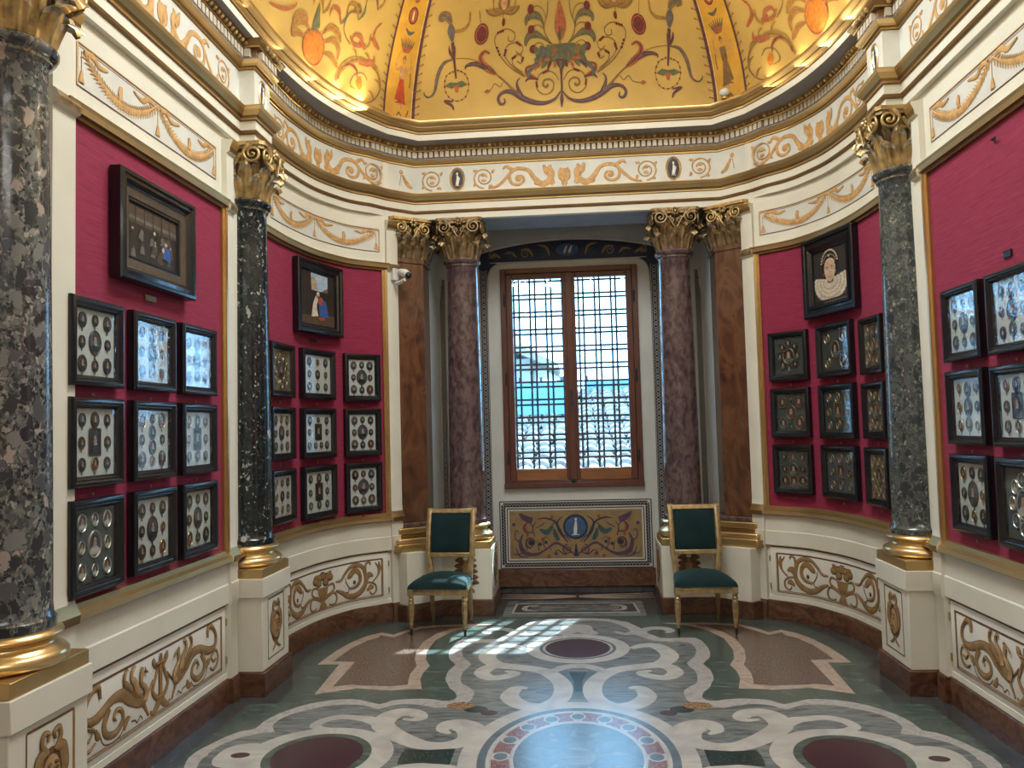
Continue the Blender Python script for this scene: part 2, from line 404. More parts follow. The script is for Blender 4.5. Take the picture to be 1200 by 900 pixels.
DOME = {
 'spindle': [(0.017, 0.642), (0.052, 0.605), (0.078, 0.537), (0.055, 0.492), (0.018, 0.464), (-0.018, 0.494), (-0.035, 0.54), (-0.005, 0.607)],
 'bowl': [(-0.243, 0.376), (-0.188, 0.416), (-0.106, 0.444), (0.017, 0.45), (0.153, 0.449), (0.215, 0.403), (0.244, 0.363), (0.176, 0.347), (0.145, 0.377), (0.09, 0.354), (0.026, 0.384), (-0.048, 0.373), (-0.109, 0.36), (-0.136, 0.34), (-0.169, 0.377)],
 'bowlred': [(-0.134, 0.404), (0.014, 0.409), (0.012, 0.371), (-0.049, 0.366), (-0.135, 0.376)],
 'bowlred2': [(0.081, 0.404), (0.188, 0.404), (0.211, 0.371), (0.131, 0.367), (0.079, 0.376)],
 'cone': [(-0.048, 0.38), (0.085, 0.375), (0.032, 0.326), (0.02, 0.278), (0.008, 0.279), (-0.0, 0.328)],
 'stem': [(0.015, 0.282), (0.016, 0.236), (0.014, 0.188)],
 'fleur1': [(0.014, 0.192), (0.012, 0.155), (0.01, 0.108)],
 'fleur2': [(0.02, 0.183), (0.063, 0.153), (0.094, 0.128)],
 'big': [(0.021, 0.204), (0.077, 0.161), (0.165, 0.141), (0.268, 0.149), (0.373, 0.179), (0.466, 0.216), (0.55, 0.217), (0.593, 0.183), (0.567, 0.149), (0.53, 0.157), (0.539, 0.181)],
 'bigstem': [(0.373, 0.183), (0.455, 0.228), (0.539, 0.279), (0.618, 0.318)],
 'calyx': [(0.618, 0.318), (0.681, 0.342), (0.755, 0.379), (0.775, 0.413), (0.737, 0.435), (0.687, 0.423)],
 'calyx2': [(0.625, 0.322), (0.71, 0.355), (0.821, 0.377), (0.904, 0.37), (0.912, 0.352)],
 'innerleaf': [(0.373, 0.183), (0.41, 0.23), (0.421, 0.268), (0.392, 0.291)],
 'spiral': [(0.034, 0.266), (0.073, 0.303), (0.14, 0.319), (0.21, 0.302), (0.241, 0.259), (0.228, 0.216), (0.162, 0.19), (0.099, 0.209), (0.082, 0.253), (0.123, 0.275), (0.168, 0.269), (0.179, 0.246), (0.152, 0.232), (0.134, 0.247)],
 'redleaf': [(0.221, 0.275), (0.281, 0.292), (0.329, 0.309), (0.333, 0.339), (0.288, 0.351)],
 'redleaf2': [(0.221, 0.275), (0.307, 0.286), (0.343, 0.267)],
 'thin1': [(0.347, 0.294), (0.486, 0.348), (0.592, 0.415), (0.649, 0.481), (0.619, 0.518), (0.527, 0.533), (0.451, 0.51), (0.464, 0.477), (0.513, 0.479), (0.511, 0.502)],
 'thin2': [(0.348, 0.301), (0.459, 0.349), (0.544, 0.41), (0.521, 0.455), (0.428, 0.468), (0.369, 0.443), (0.391, 0.411), (0.44, 0.427)],
 'thin3': [(0.363, 0.316), (0.454, 0.356), (0.467, 0.392), (0.417, 0.411), (0.367, 0.391), (0.383, 0.366), (0.425, 0.379)],
 'leaf1': [(0.099, 0.451), (0.171, 0.482), (0.242, 0.5), (0.304, 0.498), (0.34, 0.471), (0.34, 0.447)],
 'leaf2': [(0.162, 0.521), (0.182, 0.559), (0.228, 0.582), (0.286, 0.587), (0.34, 0.57), (0.341, 0.543)],
 'thin4': [(0.085, 0.448), (0.144, 0.49), (0.164, 0.534), (0.13, 0.591), (0.122, 0.639)],
 'thin5': [(0.141, 0.566), (0.176, 0.608), (0.236, 0.624), (0.299, 0.613)],
 'thin6': [(0.162, 0.521), (0.222, 0.542), (0.297, 0.533)],
 'thin7': [(0.167, 0.449), (0.223, 0.461), (0.281, 0.439)],
 'dot1': [(0.273, 0.431)],
 'dot2': [(0.292, 0.522)],
 'dot3': [(0.299, 0.612)],
 'mask': [(0.42, 0.631), (0.436, 0.613), (0.489, 0.596), (0.577, 0.603), (0.659, 0.593), (0.719, 0.602), (0.763, 0.622)],
 'tassel': [(0.583, 0.6), (0.575, 0.576)],
 'tasselend': [(0.571, 0.563)],
 'roundel': [(0.784, 0.516)],
 'string': [(0.797, 0.551), (0.831, 0.62)],
 'wavy': [(0.551, 0.271), (0.58, 0.247), (0.628, 0.269), (0.662, 0.237), (0.724, 0.227)],
 'urn': [(1.112, 0.574), (1.132, 0.554), (1.125, 0.527), (1.069, 0.488), (1.056, 0.529), (1.076, 0.556)],
 'swirl': [(1.112, 0.574), (1.149, 0.6), (1.217, 0.61), (1.234, 0.594), (1.184, 0.584)],
 'ustem': [(1.066, 0.488), (1.03, 0.405), (0.994, 0.307)],
 'uleafa': [(1.03, 0.405), (1.08, 0.442), (1.096, 0.471)],
 'uleafb': [(1.03, 0.405), (1.034, 0.443), (1.037, 0.469)],
 'ucircle': [(1.03, 0.343), (1.089, 0.323), (1.098, 0.266), (1.053, 0.209), (0.969, 0.182), (0.894, 0.205), (0.872, 0.274), (0.912, 0.329), (0.983, 0.349)],
 'uflower': [(0.883, 0.273), (0.936, 0.295), (0.987, 0.284), (1.047, 0.289), (1.099, 0.271), (1.031, 0.254), (0.987, 0.27), (0.936, 0.257)],
 'uflower2': [(0.963, 0.271), (1.007, 0.269), (0.99, 0.231), (0.967, 0.232)],
 'uarc': [(1.042, 0.406), (1.127, 0.389), (1.172, 0.329), (1.188, 0.243), (1.236, 0.214), (1.278, 0.226), (1.288, 0.245)],
 'uleaf': [(0.998, 0.129), (1.021, 0.159), (1.089, 0.187), (1.009, 0.18)],
 'chain': [(0.789, 0.387), (0.867, 0.402), (0.944, 0.408), (1.027, 0.409)],
 'fringe': [(0.928, 0.617), (0.923, 0.572), (0.971, 0.543), (1.054, 0.537)],
 'ribL': [(1.402, 0.597), (1.365, 0.365), (1.368, 0.106)],
 'ribR': [(1.707, 0.541), (1.651, 0.309), (1.671, 0.109)],
 'figure': [(1.55, 0.447), (1.522, 0.414), (1.477, 0.344), (1.449, 0.251), (1.601, 0.225), (1.585, 0.322), (1.578, 0.364)],
 'pump': [(-2.705, 0.274), (-2.571, 0.296), (-2.488, 0.254), (-2.511, 0.182), (-2.588, 0.133), (-2.699, 0.129), (-2.773, 0.174), (-2.765, 0.236)],
 'gourd': [(-2.68, 0.416), (-2.63, 0.361), (-2.598, 0.319), (-2.692, 0.288), (-2.693, 0.344)],
 'pf1': [(-2.544, 0.303), (-2.456, 0.357), (-2.344, 0.354), (-2.294, 0.325)],
 'pf2': [(-2.499, 0.273), (-2.392, 0.311), (-2.304, 0.291), (-2.294, 0.239)],
 'pf3': [(-2.482, 0.224), (-2.38, 0.234), (-2.307, 0.213), (-2.283, 0.197)],
 'pf4': [(-2.708, 0.278), (-2.834, 0.283), (-2.943, 0.24), (-2.965, 0.191)],
 'pf5': [(-2.778, 0.279), (-2.805, 0.312), (-2.915, 0.295), (-2.985, 0.248)],
 'pf6': [(-2.777, 0.227), (-2.891, 0.214), (-2.958, 0.178)],
 'sarc': [(-2.287, 0.126), (-2.203, 0.228), (-2.061, 0.293), (-1.904, 0.305), (-1.783, 0.274), (-1.736, 0.203), (-1.802, 0.128), (-1.902, 0.087)],
 'sarc2': [(-2.262, 0.144), (-2.225, 0.211), (-2.129, 0.256), (-2.041, 0.242), (-2.031, 0.21)],
 'sleaf': [(-2.032, 0.289), (-1.928, 0.3), (-1.858, 0.325), (-1.871, 0.352)],
 'scirc': [(-1.901, 0.221), (-1.961, 0.243), (-2.059, 0.216), (-2.096, 0.149), (-2.015, 0.143)],
 'sdot': [(-1.99, 0.178)],
 'sup': [(-1.821, 0.39), (-1.908, 0.419), (-1.912, 0.468), (-1.856, 0.508)],
 'sup2': [(-1.821, 0.39), (-1.89, 0.413), (-1.963, 0.418)],
 'scurl': [(-2.196, 0.379), (-2.121, 0.354), (-1.994, 0.376), (-2.079, 0.379)],
 'sthin': [(-2.172, 0.343), (-2.292, 0.387), (-2.271, 0.47), (-2.142, 0.499), (-2.195, 0.52), (-2.231, 0.494)],
 'ltw': [(-3.348, 0.211), (-3.131, 0.253), (-2.997, 0.305), (-2.985, 0.329)],
}
SWAN = {
 'neck': [(0.178, 0.506), (0.189, 0.481), (0.192, 0.435), (0.16, 0.405), (0.142, 0.372), (0.157, 0.337)],
 'beak': [(0.163, 0.488), (0.132, 0.47)],
 'body': [(0.159, 0.331), (0.218, 0.361), (0.29, 0.396), (0.352, 0.428), (0.441, 0.431), (0.547, 0.393), (0.616, 0.39), (0.652, 0.417), (0.645, 0.475), (0.597, 0.52), (0.549, 0.52), (0.541, 0.47)],
 'wing1': [(0.218, 0.383), (0.242, 0.444), (0.279, 0.485), (0.269, 0.526), (0.243, 0.528)],
 'wing2': [(0.278, 0.4), (0.315, 0.453), (0.342, 0.486), (0.334, 0.528), (0.309, 0.531)],
 'scroll': [(0.467, 0.4), (0.506, 0.335), (0.479, 0.283), (0.407, 0.272), (0.351, 0.31), (0.357, 0.354), (0.402, 0.373), (0.427, 0.346), (0.408, 0.328)],
 'curl': [(0.553, 0.31), (0.594, 0.35), (0.651, 0.368), (0.683, 0.328), (0.664, 0.278), (0.614, 0.265), (0.573, 0.286)],
 'curl2': [(0.657, 0.317), (0.622, 0.311), (0.594, 0.34), (0.627, 0.355)],
 'leafa': [(0.532, 0.294), (0.567, 0.342)],
 'thin': [(0.532, 0.291), (0.505, 0.252), (0.439, 0.236), (0.369, 0.246), (0.338, 0.279)],
 'leafb': [(0.338, 0.256), (0.289, 0.305)],
 'curl3': [(0.277, 0.275), (0.24, 0.269), (0.223, 0.252), (0.193, 0.273), (0.176, 0.253)],
 'leg': [(0.165, 0.323), (0.136, 0.28), (0.119, 0.252)],
 'bar': [(-0.011, 0.482), (-0.004, 0.33)],
 'arm': [(-0.001, 0.308), (0.042, 0.313), (0.077, 0.359), (0.046, 0.422), (0.032, 0.459), (0.065, 0.487), (0.07, 0.513)],
 'arml': [(-0.059, 0.337), (-0.079, 0.396), (-0.048, 0.439), (-0.043, 0.48), (-0.079, 0.498), (-0.079, 0.469)],
 'finial': [(-0.011, 0.482), (-0.011, 0.524)],
 'foot': [(-0.023, 0.32), (0.004, 0.29)],
 'link': [(0.07, 0.41), (0.131, 0.353)],
}
SCROLL = {
 'bowl': [(-0.068, 0.407), (0.063, 0.396), (0.051, 0.343), (0.006, 0.297), (-0.051, 0.363)],
 'flower': [(-0.137, 0.453), (-0.11, 0.489), (-0.043, 0.47), (-0.013, 0.512), (0.044, 0.513), (0.076, 0.483), (0.114, 0.487), (0.096, 0.431), (0.053, 0.425), (0.009, 0.44), (-0.05, 0.43)],
 'foot': [(0.0, 0.305), (0.049, 0.235), (-0.057, 0.235)],
 'footscroll': [(0.017, 0.295), (0.083, 0.323), (0.147, 0.335), (0.178, 0.291), (0.161, 0.246), (0.114, 0.241), (0.082, 0.254)],
 'handle': [(0.063, 0.403), (0.128, 0.412), (0.148, 0.373), (0.116, 0.345), (0.051, 0.326)],
 'large': [(0.165, 0.416), (0.233, 0.421), (0.285, 0.469), (0.346, 0.51), (0.41, 0.519), (0.47, 0.493), (0.494, 0.432), (0.501, 0.365), (0.467, 0.305), (0.397, 0.266), (0.312, 0.273), (0.241, 0.314), (0.168, 0.345)],
 'inner': [(0.337, 0.333), (0.407, 0.343), (0.443, 0.388), (0.435, 0.447), (0.392, 0.478), (0.335, 0.44), (0.307, 0.422)],
 'innerl': [(0.333, 0.333), (0.294, 0.39), (0.285, 0.434)],
 'small': [(0.328, 0.334), (0.317, 0.308), (0.292, 0.308)],
 'dot': [(0.385, 0.378)],
 'end': [(0.501, 0.38), (0.495, 0.468), (0.504, 0.518), (0.537, 0.528), (0.545, 0.505)],
 'leaf1': [(0.501, 0.38), (0.531, 0.423), (0.569, 0.408)],
 'ring': [(0.501, 0.358), (0.55, 0.355), (0.594, 0.324), (0.593, 0.273), (0.556, 0.253), (0.536, 0.281)],
 'leaf2': [(0.508, 0.292), (0.545, 0.316), (0.569, 0.305)],
 'stalk': [(0.566, 0.357), (0.616, 0.409), (0.63, 0.466), (0.627, 0.525)],
 'leaf3': [(0.63, 0.466), (0.59, 0.522)],
}

# ------------------------------------------------------------------ mesh helpers
ORG = {}          # world origin of each object that holds world-built meshes


class MB:
    def __init__(self):
        self.v, self.f, self.m, self.mats = [], [], [], []

    def mi(self, mat):
        if mat not in self.mats:
            self.mats.append(mat)
        return self.mats.index(mat)

    def vert(self, p):
        self.v.append((p[0], p[1], p[2]))
        return len(self.v) - 1

    def face(self, idx, mat):
        self.f.append(tuple(idx))
        self.m.append(self.mi(mat))

    def poly(self, pts, mat):
        self.face([self.vert(p) for p in pts], mat)

    def box(self, x0, y0, z0, x1, y1, z1, mat):
        i = [self.vert((x, y, z)) for z in (z0, z1) for y in (y0, y1) for x in (x0, x1)]
        for q in ((0, 2, 3, 1), (4, 5, 7, 6), (0, 1, 5, 4), (2, 6, 7, 3), (0, 4, 6, 2), (1, 3, 7, 5)):
            self.face([i[k] for k in q], mat)

    def obox(self, c, ax, ay, az, mat):
        """box at c with half-axis vectors"""
        c, ax, ay, az = map(Vector, (c, ax, ay, az))
        i = [self.vert(c + ax * sx + ay * sy + az * sz) for sz in (-1, 1) for sy in (-1, 1) for sx in (-1, 1)]
        for q in ((0, 2, 3, 1), (4, 5, 7, 6), (0, 1, 5, 4), (2, 6, 7, 3), (0, 4, 6, 2), (1, 3, 7, 5)):
            self.face([i[k] for k in q], mat)

    def lathe(self, prof, n, c, mat, a0=0.0, a1=2 * PI):
        full = abs(a1 - a0 - 2 * PI) < 1e-6
        k = n if full else n + 1
        rows = []
        for r, z in prof:
            rows.append([self.vert((c[0] + r * math.cos(a0 + (a1 - a0) * i / n), c[1] + r * math.sin(a0 + (a1 - a0) * i / n), c[2] + z)) for i in range(k)])
        for a, b in zip(rows, rows[1:]):
            for i in range(n):
                j = (i + 1) % k
                self.face((a[i], a[j], b[j], b[i]), mat)
        self.face(rows[0][::-1], mat)
        self.face(rows[-1], mat)

    def tube(self, pts, rad, n, mat, cap=True):
        pts = [Vector(p) for p in pts]
        if isinstance(rad, (int, float)):
            rad = [rad] * len(pts)
        rings = []
        ref = None
        for i, p in enumerate(pts):
            t = (pts[min(i + 1, len(pts) - 1)] - pts[max(i - 1, 0)]).normalized()
            if ref is None:
                ref = Vector((0, 0, 1)) if abs(t.z) < 0.9 else Vector((1, 0, 0))
            a = (ref - t * ref.dot(t)).normalized()
            ref = a
            b = t.cross(a)
            rings.append([self.vert(p + (a * math.cos(2 * PI * k / n) + b * math.sin(2 * PI * k / n)) * rad[i]) for k in range(n)])
        for r0, r1 in zip(rings, rings[1:]):
            for k in range(n):
                j = (k + 1) % n
                self.face((r0[k], r0[j], r1[j], r1[k]), mat)
        if cap:
            self.face(rings[0][::-1], mat)
            self.face(rings[-1], mat)

    def ball(self, c, r, mat, nu=10, nv=6):
        if isinstance(r, (int, float)):
            r = (r, r, r)
        top = self.vert((c[0], c[1], c[2] + r[2]))
        rows = []
        for j in range(1, nv):
            p = PI * j / nv
            rows.append([self.vert((c[0] + r[0] * math.sin(p) * math.cos(2 * PI * i / nu), c[1] + r[1] * math.sin(p) * math.sin(2 * PI * i / nu), c[2] + r[2] * math.cos(p))) for i in range(nu)])
        bot = self.vert((c[0], c[1], c[2] - r[2]))
        for i in range(nu):
            j = (i + 1) % nu
            self.face((top, rows[0][i], rows[0][j]), mat)
            self.face((rows[-1][i], bot, rows[-1][j]), mat)
            for a, b in zip(rows, rows[1:]):
                self.face((a[i], b[i], b[j], a[j]), mat)

    def prism(self, poly, z0, z1, mat):
        a = [self.vert((x, y, z0)) for x, y in poly]
        b = [self.vert((x, y, z1)) for x, y in poly]
        n = len(poly)
        for i in range(n):
            j = (i + 1) % n
            self.face((a[i], a[j], b[j], b[i]), mat)
        self.face(a[::-1], mat)
        self.face(b, mat)

    def build(self, name, parent=None, angle=35, recalc=True, bevel=0, local=False):
        org = Vector((0, 0, 0))
        if parent is not None and not local:
            org = ORG.get(parent.name, Vector((0, 0, 0)))
        me = bpy.data.meshes.new(name)
        me.from_pydata([(x - org.x, y - org.y, z - org.z) for x, y, z in self.v], [], self.f)
        for m in self.mats:
            me.materials.append(MATS[m])
        me.polygons.foreach_set('material_index', self.m)
        if recalc:
            bm = bmesh.new()
            bm.from_mesh(me)
            bmesh.ops.recalc_face_normals(bm, faces=bm.faces)
            bm.to_mesh(me)
            bm.free()
        me.polygons.foreach_set('use_smooth', [True] * len(me.polygons))
        me.set_sharp_from_angle(angle=math.radians(angle))
        me.update()
        o = bpy.data.objects.new(name, me)
        col.objects.link(o)
        if parent is not None:
            o.parent = parent
            ORG[o.name] = org
        if bevel:
            bv = o.modifiers.new('edge', 'BEVEL')
            bv.width = bevel
            bv.segments = 2
            bv.limit_method = 'ANGLE'
        return o


def tag(o, label, cat, group=None, kind=None):
    o['label'] = label
    if cat:
        o['category'] = cat
    if group:
        o['group'] = group
    if kind:
        o['kind'] = kind
    return o


def thing(name, label, cat, loc, group=None, rz=0.0, kind=None):
    o = bpy.data.objects.new(name, None)
    o.empty_display_size = 0.1
    col.objects.link(o)
    o.location = loc
    o.rotation_euler = (0, 0, rz)
    ORG[o.name] = Vector(loc)
    return tag(o, label, cat, group, kind)


def struct(o, label=None):
    o['kind'] = 'structure'
    if label:
        o['label'] = label
    return o


def catmull(c, n=6, closed=False):
    c = [tuple(p) for p in c]
    out = []
    m = len(c)
    rngi = range(m) if closed else range(m - 1)
    for i in rngi:
        if closed:
            p0, p1, p2, p3 = c[(i - 1) % m], c[i], c[(i + 1) % m], c[(i + 2) % m]
        else:
            p0, p1, p2, p3 = c[max(i - 1, 0)], c[i], c[i + 1], c[min(i + 2, m - 1)]
        for k in range(n):
            t = k / n
            out.append(tuple(.5 * ((2 * b) + (cc - a) * t + (2 * a - 5 * b + 4 * cc - d) * t * t + (3 * b - a - 3 * cc + d) * t ** 3) for a, b, cc, d in zip(p0, p1, p2, p3)))
    if not closed:
        out.append(c[-1])
    return out


class Path:
    """plan polyline; interior on the left of its direction when flip = 1"""

    def __init__(self, pts, s_at=None, flip=1):
        self.p = [Vector((x, y)) for x, y in pts]
        self.flip = flip
        self.s = [0.0]
        for a, b in zip(self.p, self.p[1:]):
            self.s.append(self.s[-1] + (b - a).length)
        if s_at:
            i = min(range(len(self.p)), key=lambda k: (self.p[k] - Vector(s_at[0])).length)
            d = s_at[1] - self.s[i]
            self.s = [x + d for x in self.s]

    def seg(self, s):
        for i in range(len(self.p) - 2):
            if s <= self.s[i + 1]:
                return i
        return len(self.p) - 2

    def vn(self, i):
        ts = []
        if i > 0:
            ts.append((self.p[i] - self.p[i - 1]).normalized())
        if i < len(self.p) - 1:
            ts.append((self.p[i + 1] - self.p[i]).normalized())
        t = sum(ts, Vector((0, 0))).normalized()
        return Vector((-t.y, t.x)) * self.flip

    def at(self, s):
        i = self.seg(s)
        a, b = self.p[i], self.p[i + 1]
        k = (s - self.s[i]) / (self.s[i + 1] - self.s[i])
        n = self.vn(i).lerp(self.vn(i + 1), min(max(k, 0), 1)).normalized()
        return a.lerp(b, k), n

    def mirrored(self):
        q = Path([(-x, y) for x, y in self.p], flip=-self.flip)
        q.s = list(self.s)
        return q

    def stops(self, s0, s1):
        return [s0] + [s for s in self.s if s0 + 1e-4 < s < s1 - 1e-4] + [s1]


def band(mb, path, s0, s1, prof, mat, closed=True, caps=True):
    """extrude a (offset, z) profile along the path; mat: a name or one per profile edge"""
    rows = []
    for s in path.stops(s0, s1):
        p, n = path.at(s)
        rows.append([mb.vert((p.x + n.x * o, p.y + n.y * o, z)) for o, z in prof])
    k = len(prof)
    for a, b in zip(rows, rows[1:]):
        for i in range(k if closed else k - 1):
            j = (i + 1) % k
            mb.face((a[i], a[j], b[j], b[i]), mat if isinstance(mat, str) else mat[i])
    if closed and caps:
        mm = mat if isinstance(mat, str) else mat[0]
        mb.face(rows[0], mm)
        mb.face(rows[-1][::-1], mm)


def sweep(mb, pts, prof, mats, closed=True):
    """mitred sweep along a polyline whose interior lies to the RIGHT of its direction"""
    P = [Vector(p) for p in pts]
    n = len(P)
    rows = []
    for i in range(n):
        if closed or 0 < i < n - 1:
            t0 = (P[i] - P[i - 1]).normalized()
            t1 = (P[(i + 1) % n] - P[i]).normalized()
        elif i == 0:
            t0 = t1 = (P[1] - P[0]).normalized()
        else:
            t0 = t1 = (P[-1] - P[-2]).normalized()
        n0, n1 = Vector((t0.y, -t0.x)), Vector((t1.y, -t1.x))
        m = n0 + n1
        d = max(1 + n0.dot(n1), 0.25)
        m = m / d
        rows.append([mb.vert((P[i].x + m.x * o, P[i].y + m.y * o, z)) for o, z in prof])
    for i in range(n if closed else n - 1):
        a, b = rows[i], rows[(i + 1) % n]
        for k in range(len(prof) - 1):
            mb.face((a[k], a[k + 1], b[k + 1], b[k]), mats[k] if not isinstance(mats, str) else mats)


class Pen:
    """draws ornament in surface coordinates (u, v) and lays it on a surface as thin raised shapes"""

    def __init__(self, mp):
        self.mb = MB()
        self.map = mp

    def V(self, u, v, h):
        return self.mb.vert(self.map(u, v, h))

    def stroke(self, pts, wd, mat, h=0.001, rise=0.003, n=5, smooth=True):
        pts = [tuple(p) for p in pts]
        c = catmull(pts, n) if smooth and len(pts) > 2 else pts
        L = len(c)
        if isinstance(wd, (int, float)):
            ws = [wd] * L
        else:
            ws = []
            for i in range(L):
                x = i / (L - 1) * (len(wd) - 1)
                k = min(int(x), len(wd) - 2)
                ws.append(wd[k] + (wd[k + 1] - wd[k]) * (x - k))
        rows = []
        for i in range(L):
            a, b = c[max(i - 1, 0)], c[min(i + 1, L - 1)]
            tx, ty = b[0] - a[0], b[1] - a[1]
            d = math.hypot(tx, ty) or 1
            nx, ny = -ty / d, tx / d
            r = ws[i] / 2
            rows.append((self.V(c[i][0] - nx * r, c[i][1] - ny * r, h), self.V(c[i][0], c[i][1], h + rise), self.V(c[i][0] + nx * r, c[i][1] + ny * r, h)))
        for a, b in zip(rows, rows[1:]):
            self.mb.face((a[0], a[1], b[1], b[0]), mat)
            self.mb.face((a[1], a[2], b[2], b[1]), mat)

    def ostroke(self, pts, wd, mat, dark, h=0.001, rise=0.004, edge=0.006, n=5):
        w2 = wd + edge if isinstance(wd, (int, float)) else [x + edge for x in wd]
        self.stroke(pts, w2, dark, h, 0.0006, n)
        self.stroke(pts, wd, mat, h + 0.0015, rise, n)

    def fill(self, pts, mat, h=0.001, rise=0.0, smooth=0):
        c = catmull(pts, smooth, True) if smooth else [tuple(p) for p in pts]
        ids = [self.V(u, v, h) for u, v in c]
        if rise:
            cu = sum(p[0] for p in c) / len(c)
            cv = sum(p[1] for p in c) / len(c)
            k = self.V(cu, cv, h + rise)
            for i in range(len(ids)):
                self.mb.face((ids[i], ids[(i + 1) % len(ids)], k), mat)
        else:
            self.mb.face(ids, mat)

    def disc(self, c, rx, ry, mat, h=0.001, rise=0.0, n=20):
        self.fill([(c[0] + rx * math.cos(2 * PI * i / n), c[1] + ry * math.sin(2 * PI * i / n)) for i in range(n)], mat, h, rise)

    def ring(self, c, rx, ry, wd, mat, h=0.001, rise=0.002, n=28):
        ids = []
        for i in range(n):
            a = 2 * PI * i / n
            ids.append((self.V(c[0] + (rx - wd / 2) * math.cos(a), c[1] + (ry - wd / 2) * math.sin(a), h), self.V(c[0] + rx * math.cos(a), c[1] + ry * math.sin(a), h + rise), self.V(c[0] + (rx + wd / 2) * math.cos(a), c[1] + (ry + wd / 2) * math.sin(a), h)))
        for i in range(n):
            a, b = ids[i], ids[(i + 1) % n]
            self.mb.face((a[0], a[1], b[1], b[0]), mat)
            self.mb.face((a[1], a[2], b[2], b[1]), mat)

    def spiral(self, c, r0, r1, turns, a0, mat, w0, w1, dark=None, h=0.001, rise=0.004, edge=0.006, lead=None):
        """from radius r0 at angle a0 inwards to r1; lead: points drawn before it"""
        k = max(8, int(abs(turns) * 12))
        pts = list(lead or [])
        for i in range(k + 1):
            t = i / k
            r = r0 + (r1 - r0) * t
            a = a0 + turns * 2 * PI * t
            pts.append((c[0] + r * math.cos(a), c[1] + r * math.sin(a)))
        wd = [w0, (w0 + w1) / 2, w1]
        if dark:
            self.ostroke(pts, wd, mat, dark, h, rise, edge, 2)
        else:
            self.stroke(pts, wd, mat, h, rise, 2)

    def leaf(self, p0, p1, wd, bend, mat, dark=None, h=0.001, rise=0.004):
        dx, dy = p1[0] - p0[0], p1[1] - p0[1]
        m = (p0[0] + dx * .5 - dy * bend, p0[1] + dy * .5 + dx * bend)
        w = [wd * .15, wd * .8, wd, wd * .7, wd * .05]
        if dark:
            self.ostroke([p0, m, p1], w, mat, dark, h, rise, 0.005, 4)
        else:
            self.stroke([p0, m, p1], w, mat, h, rise, 4)

    def build(self, name, parent, angle=60):
        return self.mb.build(name, parent, angle, recalc=False)


def mirror_pen(draw, pen, cu=0.0):
    """run draw(pen, f) twice, f mirroring u about cu"""
    for sgn in (1, -1):
        draw(pen, lambda pts, s=sgn: [(cu + s * u, v) for u, v in pts], sgn)

# ------------------------------------------------------------------ plan of the room
YC = 4.17
far_curve = [(2.17, 5.6), (2.165, 5.85), (2.145, 6.1), (2.085, 6.45), (1.98, 6.72), (1.87, 6.9), (1.67, 7.08), (1.60, 7.145), (1.555, 7.22)]
far_d = [far_curve[0]] + catmull(far_curve[0:], 5)[1:]
near_d = [(x, 2 * YC - y) for x, y in far_d][::-1]
WR = Path(near_d + far_d, s_at=((2.17, 5.6), 3.6))       # right wall; s = y - 2 on its straight part
WL = WR.mirrored()
WALL = {1: WR, -1: WL}
S_LO, S_HI = WR.s[0], WR.s[-1]


def wmap(side, off=0.0):
    p = WALL[side]

    def f(s, z, h):
        q, n = p.at(s)
        return (q.x + n.x * (off + h), q.y + n.y * (off + h), z)
    return f


# entablature face, right half from the back centre round to the middle of the side
E_half = [(0, 7.33), (1.39, 7.33), (1.585, 7.165), (1.615, 7.135)]
for x, y in far_d[::-1]:
    if 5.6 < y < 7.05:
        q, n = None, None
        i = min(range(len(WR.p)), key=lambda k: (WR.p[k] - Vector((x, y))).length)
        n = WR.vn(i)
        E_half.append((x + n.x * .035, y + n.y * .035))
E_half += [(2.135, 5.43), (2.03, 5.43), (2.03, 5.16), (2.135, 5.16)]
def ring_from_half(h):
    """close a right half (back centre first) into the whole ring"""
    full = list(h) + [(x, 2 * YC - y) for x, y in h[::-1]]
    left = [(-x, y) for x, y in full[::-1]]
    out = []
    for p in full + left:
        if not out or math.hypot(p[0] - out[-1][0], p[1] - out[-1][1]) > 1e-4:
            out.append(p)
    if math.hypot(out[0][0] - out[-1][0], out[0][1] - out[-1][1]) < 1e-4:
        out.pop()
    return out


E_RING = ring_from_half(E_half)
R_k = [(1.50, 6.89), (1.72, 6.48), (1.86, 6.05), (1.93, 5.56), (1.95, 5.1), (1.95, YC)]
R_half = [(0, 7.08), (1.285, 7.085)] + catmull(R_k, 8)
R_RING = ring_from_half(R_half)
RD_half = [(x * 1.05, YC + (y - YC) * 1.034) for x, y in R_half]
DZ, DH = 4.36, 1.38
rd_cum = [0.0]
for a, b in zip(RD_half, RD_half[1:]):
    rd_cum.append(rd_cum[-1] + math.hypot(b[0] - a[0], b[1] - a[1]))
U_MAX = rd_cum[-1]


def rim(u):
    s = min(abs(u), U_MAX)
    k = 0
    while k < len(rd_cum) - 2 and rd_cum[k + 1] < s:
        k += 1
    t = (s - rd_cum[k]) / (rd_cum[k + 1] - rd_cum[k])
    x = RD_half[k][0] + t * (RD_half[k + 1][0] - RD_half[k][0])
    y = RD_half[k][1] + t * (RD_half[k + 1][1] - RD_half[k][1])
    return (x if u >= 0 else -x, y)


def dome_pt(u, a, h=0.0):
    x, y = rim(u)
    k = math.cos(a)
    p = Vector((x * k, YC + (y - YC) * k, DZ + DH * math.sin(a)))
    if h:
        d = Vector((-p.x, YC - p.y, DZ - 0.3 - p.z)).normalized()
        p += d * h
    return p


# ------------------------------------------------------------------ floor
mb = MB()


def both(pts, f):
    """the four mirror images of a floor shape"""
    for sx in (1, -1):
        for fy in (0, 1):
            f([(sx * x, (2 * YC - y) if fy else y) for x, y in pts])


LIFT = [0.0]


def flat(pts, z, mat):
    LIFT[0] += 2e-6          # no two pieces of inlay in exactly one plane
    mb.poly([(x, y, z + LIFT[0]) for x, y in pts], mat)


